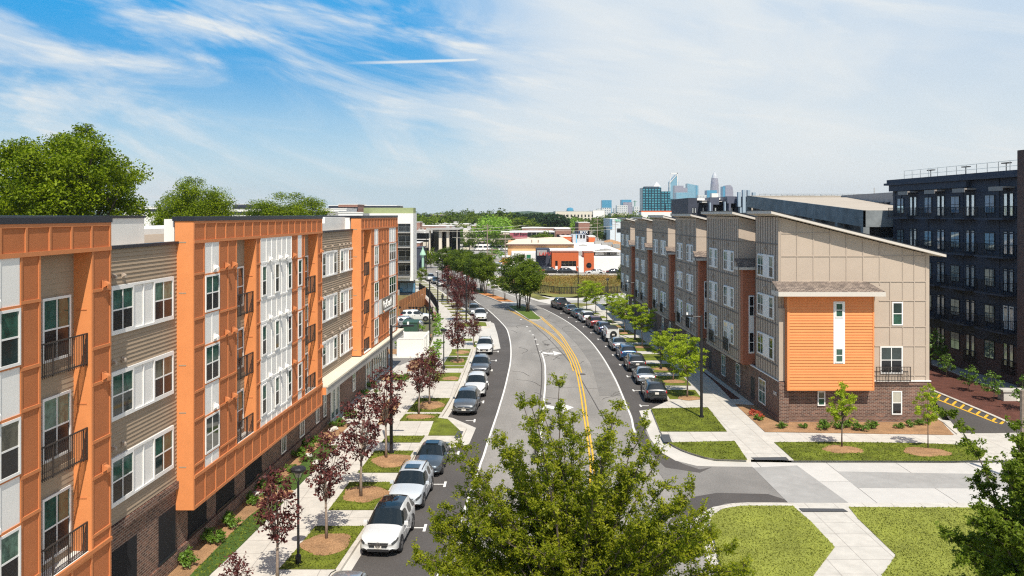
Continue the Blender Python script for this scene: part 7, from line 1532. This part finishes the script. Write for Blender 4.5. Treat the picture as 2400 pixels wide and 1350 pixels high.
for i in range(17):
    px = 1188 + i * 8.3 + qc.uniform(-2, 2); put('pine', px, 520 + qc.random() * 90, 495 + qc.random() * 7, ['in the row left of the white office', 'in the back row of pines', 'in the dark pine row on the horizon'][i % 3] + ', number %s' % ['one', 'two', 'three', 'four', 'five', 'six', 'seven', 'eight', 'nine', 'ten', 'eleven', 'twelve', 'thirteen', 'fourteen', 'fifteen', 'sixteen', 'seventeen'][i] if False else 'in the dark pine row left of the white office on the horizon', 1.25)
for i in range(16): put('dark', 975 + i * 31 + qc.uniform(-8, 8), 800 + qc.random() * 500, 497.5 + qc.random() * 4, 'in the low tree line along the horizon', 1.6)
for i in range(22): put('green' if i % 2 else 'dark', (-100 if i < 12 else 250) + i * 45, 500 + 200 * qc.random(), 500 + qc.random() * 3, 'in the tree line behind the orange roofs', 1.4)
# low wooded ridge far off
rg = MB(); n = 120
for i in range(n):
    x0, x1 = -3600 + 7200 * i / n, -3600 + 7200 * (i + 1) / n; h = lambda x: 22 + 5 * math.sin(x * .003) + 4 * math.sin(x * .011 + 1) + 3 * math.sin(x * .037)
    rg.face([(x0, 3000, -1), (x1, 3000, -1), (x1, 3180, h(x1)), (x0, 3180, h(x0))]); rg.face([(x0, 3180, h(x0)), (x1, 3180, h(x1)), (x1, 3600, -1), (x0, 3600, -1)])
rg.build('hills', mat('wooded_hill', (.035, .07, .03), .95, var=.5, vs=.02, bump=.5, bs=.05))['kind'] = 'structure'
def canopy_mass():
    q_ = np.random.default_rng(4); C_ = []
    for _ in range(1500):
        Y = 650 + 1700 * q_.random(); x = XW(940 + 620 * q_.random(), Y); C_.append((x, Y, 6 + 4 * q_.random()))
    for _ in range(900):
        Y = 650 + 1500 * q_.random(); x = XW(-150 + 1100 * q_.random(), Y); C_.append((x, Y, 6 + 4 * q_.random()))
    o = leaf_cloud('distant_woodland', C_, 7.0, 26, 2.0, 'leaf_dark', 4, None, flat=.7); tag(o, 'mass of tree crowns carpeting the plain towards the horizon', 'woodland', kind='stuff')
canopy_mass()

# ------------------------------------------------------------------ city skyline
def sky_glass(name, c1, c2, mort, w=2.2, h=3.6, ms=.35, rough=.2):
    m = brick_mat(name, c1, c2, mort, w, h, ms, 'wall', 0., rough, 0, .08); return m
G1 = sky_glass('teal_grid_glass', (.03, .20, .28), (.08, .32, .40), (.008, .035, .055), 4.0, 3.4, .7); G2 = sky_glass('pale_grid_glass', (.12, .34, .48), (.17, .42, .55), (.28, .40, .48), 3.2, 3.6, .4); G3 = sky_glass('mauve_grid_stone', (.15, .15, .23), (.20, .20, .29), (.34, .33, .38), 3, 4, .9); G4 = sky_glass('white_grid_wall', (.10, .14, .18), (.13, .17, .21), (.62, .63, .63), 4.2, 4.2, 1.3); G5 = sky_glass('blue_curtain_glass', (.05, .25, .42), (.07, .30, .48), (.10, .32, .46), 3, 3.8, .3)
def tower(label, parts, Y, name='tower'):
    x = XW(parts[0][0], Y); rt = root(name, (x, Y, 0), label, 'tower')
    for nm, p0, p1, pt, dy, dep, m, *sl in [(q_[7] if len(q_) > 7 else 'shaft', *q_) for q_ in [tuple(z) for z in parts]]:
        pass
    for pt_ in parts:
        p0, p1, t0, t1, dy, dep, m = pt_[:7]; nm = pt_[7] if len(pt_) > 7 else 'shaft'; pb = pt_[8] if len(pt_) > 8 else None
        y = Y + dy; z0_ = -1 if pb is None else ZW(pb, y); b = MB(); x0, x1 = XW(p0, y), XW(p1, y)
        b.hexa([(x0, y, z0_), (x1, y, z0_), (x1, y + dep, z0_), (x0, y + dep, z0_), (x0, y, ZW(t0, y)), (x1, y, ZW(t1, y)), (x1, y + dep, ZW(t1, y)), (x0, y + dep, ZW(t0, y))]); b.build(nm, m, rt)
    return rt
tower('dark teal glass apartment tower with stepped right side, nearest of the skyline', [(1506, 1550, 440, 440, 0, 26, G1), (1550, 1571, 448.5, 448.5, 2, 24, G1), (1571, 1580, 466, 466, 4, 20, G1), (1561, 1584, 477, 477, -2, 10, G1), (1511, 1545, 437, 437, 6, 14, 'clad', 'crown')], 1150)
b_ = root('tower', (XW(1541, 3000), 3000, 0), 'pale pyramid roofed tower peeping over the dark teal tower', 'tower'); m = MB(); x0, x1 = XW(1532, 3000), XW(1549, 3000); m.box(x0, x1, 3000, 3026, 0, ZW(437, 3000)); m.build('shaft', G2, b_); m = MB(); zb_ = ZW(437, 3000); xm = (x0 + x1) / 2
for a, c in (((x0, 3000), (x1, 3000)), ((x1, 3000), (x1, 3026)), ((x1, 3026), (x0, 3026)), ((x0, 3026), (x0, 3000))): m.face([(*a, zb_), (*c, zb_), (xm, 3013, ZW(426, 3000))])
m.build('roof', 'membrane', b_)
# tower with the slanting white frame
def slant():
    Y = 2900; rt = root('tower', (XW(1581, Y), Y, 0), 'tall white framed tower with slanting glass face', 'tower'); X = lambda p: XW(p, Y); Z = lambda p: ZW(p, Y); g_ = MB(); g_.box(X(1571), X(1590), Y + 2, Y + 40, 0, Z(426)); g_.hexa([(X(1571), Y + 2, Z(426)), (X(1587), Y + 2, Z(426)), (X(1587), Y + 40, Z(426)), (X(1571), Y + 40, Z(426)), (X(1585.5), Y + 2, Z(409)), (X(1587), Y + 2, Z(409)), (X(1587), Y + 40, Z(409)), (X(1585.5), Y + 40, Z(409))]); g_.build('shaft', G2, rt)
    f = MB(); f.box(X(1587), X(1588.7), Y, Y + 3, 0, Z(405)); f.box(X(1572.5), X(1588.5), Y, Y + 3, Z(407.5), Z(405)); f.hexa([(X(1569.5), Y, 0), (X(1571), Y, 0), (X(1571), Y + 3, 0), (X(1569.5), Y + 3, 0), (X(1569.5), Y, Z(428)), (X(1571), Y, Z(428)), (X(1571), Y + 3, Z(428)), (X(1569.5), Y + 3, Z(428))]); f.hexa([(X(1569.5), Y, Z(428)), (X(1571.5), Y, Z(428)), (X(1571.5), Y + 3, Z(428)), (X(1569.5), Y + 3, Z(428)), (X(1585.5), Y, Z(409)), (X(1587.5), Y, Z(409)), (X(1587.5), Y + 3, Z(409)), (X(1585.5), Y + 3, Z(409))]); f.hexa([(X(1569.5), Y + 1, Z(428)), (X(1570.8), Y + 1, Z(428)), (X(1570.8), Y + 4, Z(428)), (X(1569.5), Y + 4, Z(428)), (X(1572.5), Y + 1, Z(405)), (X(1573.8), Y + 1, Z(405)), (X(1573.8), Y + 4, Z(405)), (X(1572.5), Y + 4, Z(405))])
    f.hexa([(X(1588.7), Y + 2, 0), (X(1594), Y + 20, 0), (X(1594), Y + 40, 0), (X(1588.7), Y + 30, 0), (X(1588.7), Y + 2, Z(406)), (X(1589.5), Y + 20, Z(406)), (X(1589.5), Y + 40, Z(406)), (X(1588.7), Y + 30, Z(406))]); f.build('frame', 'white', rt)
slant()
tower('mauve stone tower with square steps above the pale blue one', [(1581, 1602, 435, 435, 0, 30, G3), (1602, 1611.5, 440, 440, 0, 30, G3)], 2600)
tower('pale blue glass block in front of the mauve tower', [(1585, 1612, 451, 451, 0, 30, G2)], 2200)
tower('slender blue glass tower with sloping top', [(1611, 1637, 430, 435, 0, 30, G2), (1631, 1633, 434, 434, -1, 5, G5, 'fin')], 2700)
def crown():
    Y = 3000; rt = root('tower', (XW(1678, Y), Y, 0), 'tallest rose grey stone tower tapering to a crown of spires', 'tower'); c = XW(1678, Y); r = lambda p: p * Y / FP; m = MB()
    m.lathe((c, Y + 20, 0), [(r(10.5), -1), (r(10.3), ZW(450, Y)), (r(9.6), ZW(432, Y)), (r(8.6), ZW(424, Y)), (r(7.6), ZW(417, Y))], 12); m.build('shaft', G3, rt, local=False); m = MB(); m.lathe((c, Y + 20, 0), [(r(7.4), ZW(417, Y)), (r(5.8), ZW(411, Y)), (r(3.4), ZW(406, Y)), (r(.8), ZW(402, Y)), (r(.3), ZW(399, Y))], 10); m.build('crown', mat('pale_silver', (.5, .52, .56), .5), rt)
crown()
tower('bright blue glass block left of the rose tower', [(1657, 1680, 446, 446, 0, 30, G5)], 2400)
tower('small white block in front of the blue glass block', [(1668, 1684, 453, 453, 0, 20, 'white')], 2000)
def curved():
    Y = 2700; rt = root('tower', (XW(1705, Y), Y, 0), 'rounded top tower with blue edge and pinkish face', 'tower'); m = MB(); X = lambda p: XW(p, Y); Z = lambda p: ZW(p, Y)
    m.prism([(X(1694), Y), (X(1700), Y), (X(1700), Y + 30), (X(1694), Y + 30)], -1, Z(437)); m.build('blue_side', G5, rt); pr_ = [(1700, 435), (1704, 433.7), (1711, 433.7), (1715, 436), (1717.5, 441), (1718.5, 450)]; f = MB(); P = [(X(1700), Z(520))] + [(X(a), Z(b)) for a, b in pr_] + [(X(1718.5), Z(520))]
    f.face([(a, Y - 1, b) for a, b in P][::-1]); f.face([(a, Y + 30, b) for a, b in P])
    for (a, b), (c, d) in zip(P, P[1:]): f.face([(a, Y - 1, b), (a, Y + 30, b), (c, Y + 30, d), (c, Y - 1, d)])
    f.build('shaft', G3, rt)
curved()
tower('teal glass block on the left, standing alone', [(1411, 1433.5, 469, 469, 0, 26, G5)], 2100)
tower('blue and mauve stepped block beside the crane', [(1457, 1480, 468, 468, 0, 26, G5), (1460, 1482, 474, 474, -2, 20, G3)], 1900)
for a, b, c, Y, lb in ((1446, 1471, 481, 1700, 'white gridded block in front of the blue and mauve one'), (1411, 1432, 487, 1600, 'low white gridded block below the teal glass block'), (1486, 1506, 484, 1500, 'low reddish white block left of the dark teal tower'), (1400, 1412, 489, 1700, 'tiny pale block at the left end of the skyline'), (1440, 1447, 488, 1750, 'narrow pale block left of the gridded one'), (1636, 1656, 457, 2300, 'pale low tower behind the dark stepped block')): tower(lb, [(a, b, c, c, 0, 20, G4)], Y)
c_ = MB(); x = XW(1488, 1900); c_.box(x - 1.2, x + 1.2, 1900, 1902, 0, ZW(470, 1900)); c_.box(XW(1483, 1900), XW(1494, 1900), 1900, 1901.5, ZW(473, 1900), ZW(472, 1900)); c_.build('tower_crane', mat('green_crane_paint', (.2, .35, .3), .6), label='thin tower crane right of the blue and mauve block', cat='crane')
tower('low white long building with red band below the dark teal tower', [(1503, 1586, 497, 497, 0, 20, 'white'), (1503, 1586, 494, 494, 1, 18, 'orange_render', 'red_band')], 900, 'long_low_building')
tower('white low building right of the red banded one', [(1586, 1640, 491, 491, 0, 20, G4)], 1000, 'long_low_building')
b = MB(); b.lathe((XW(1336, 1400), 1400, 0), [(6, 0), (6, ZW(493, 1400)), (5, ZW(488, 1400)), (2, ZW(486.5, 1400))], 12); b.build('domed_tank', G5, label='blue domed top rising above the white office', cat='dome')
# ------------------------------------------------------------------ air
hz = MB(); hz.box(-5000, 5000, -60, 5200, -1.3, 170); hm = bpy.data.materials.new('haze'); hm.use_nodes = True; nt = hm.node_tree; nt.nodes.clear()
o_ = nt.nodes.new('ShaderNodeOutputMaterial'); v_ = nt.nodes.new('ShaderNodeVolumePrincipled'); v_.inputs['Color'].default_value = (.80, .89, 1, 1); v_.inputs['Density'].default_value = .00008; v_.inputs['Anisotropy'].default_value = .2
nt.links.new(v_.outputs[0], o_.inputs['Volume']); M['haze'] = hm; ho = hz.build('haze', 'haze'); ho['kind'] = 'stuff'
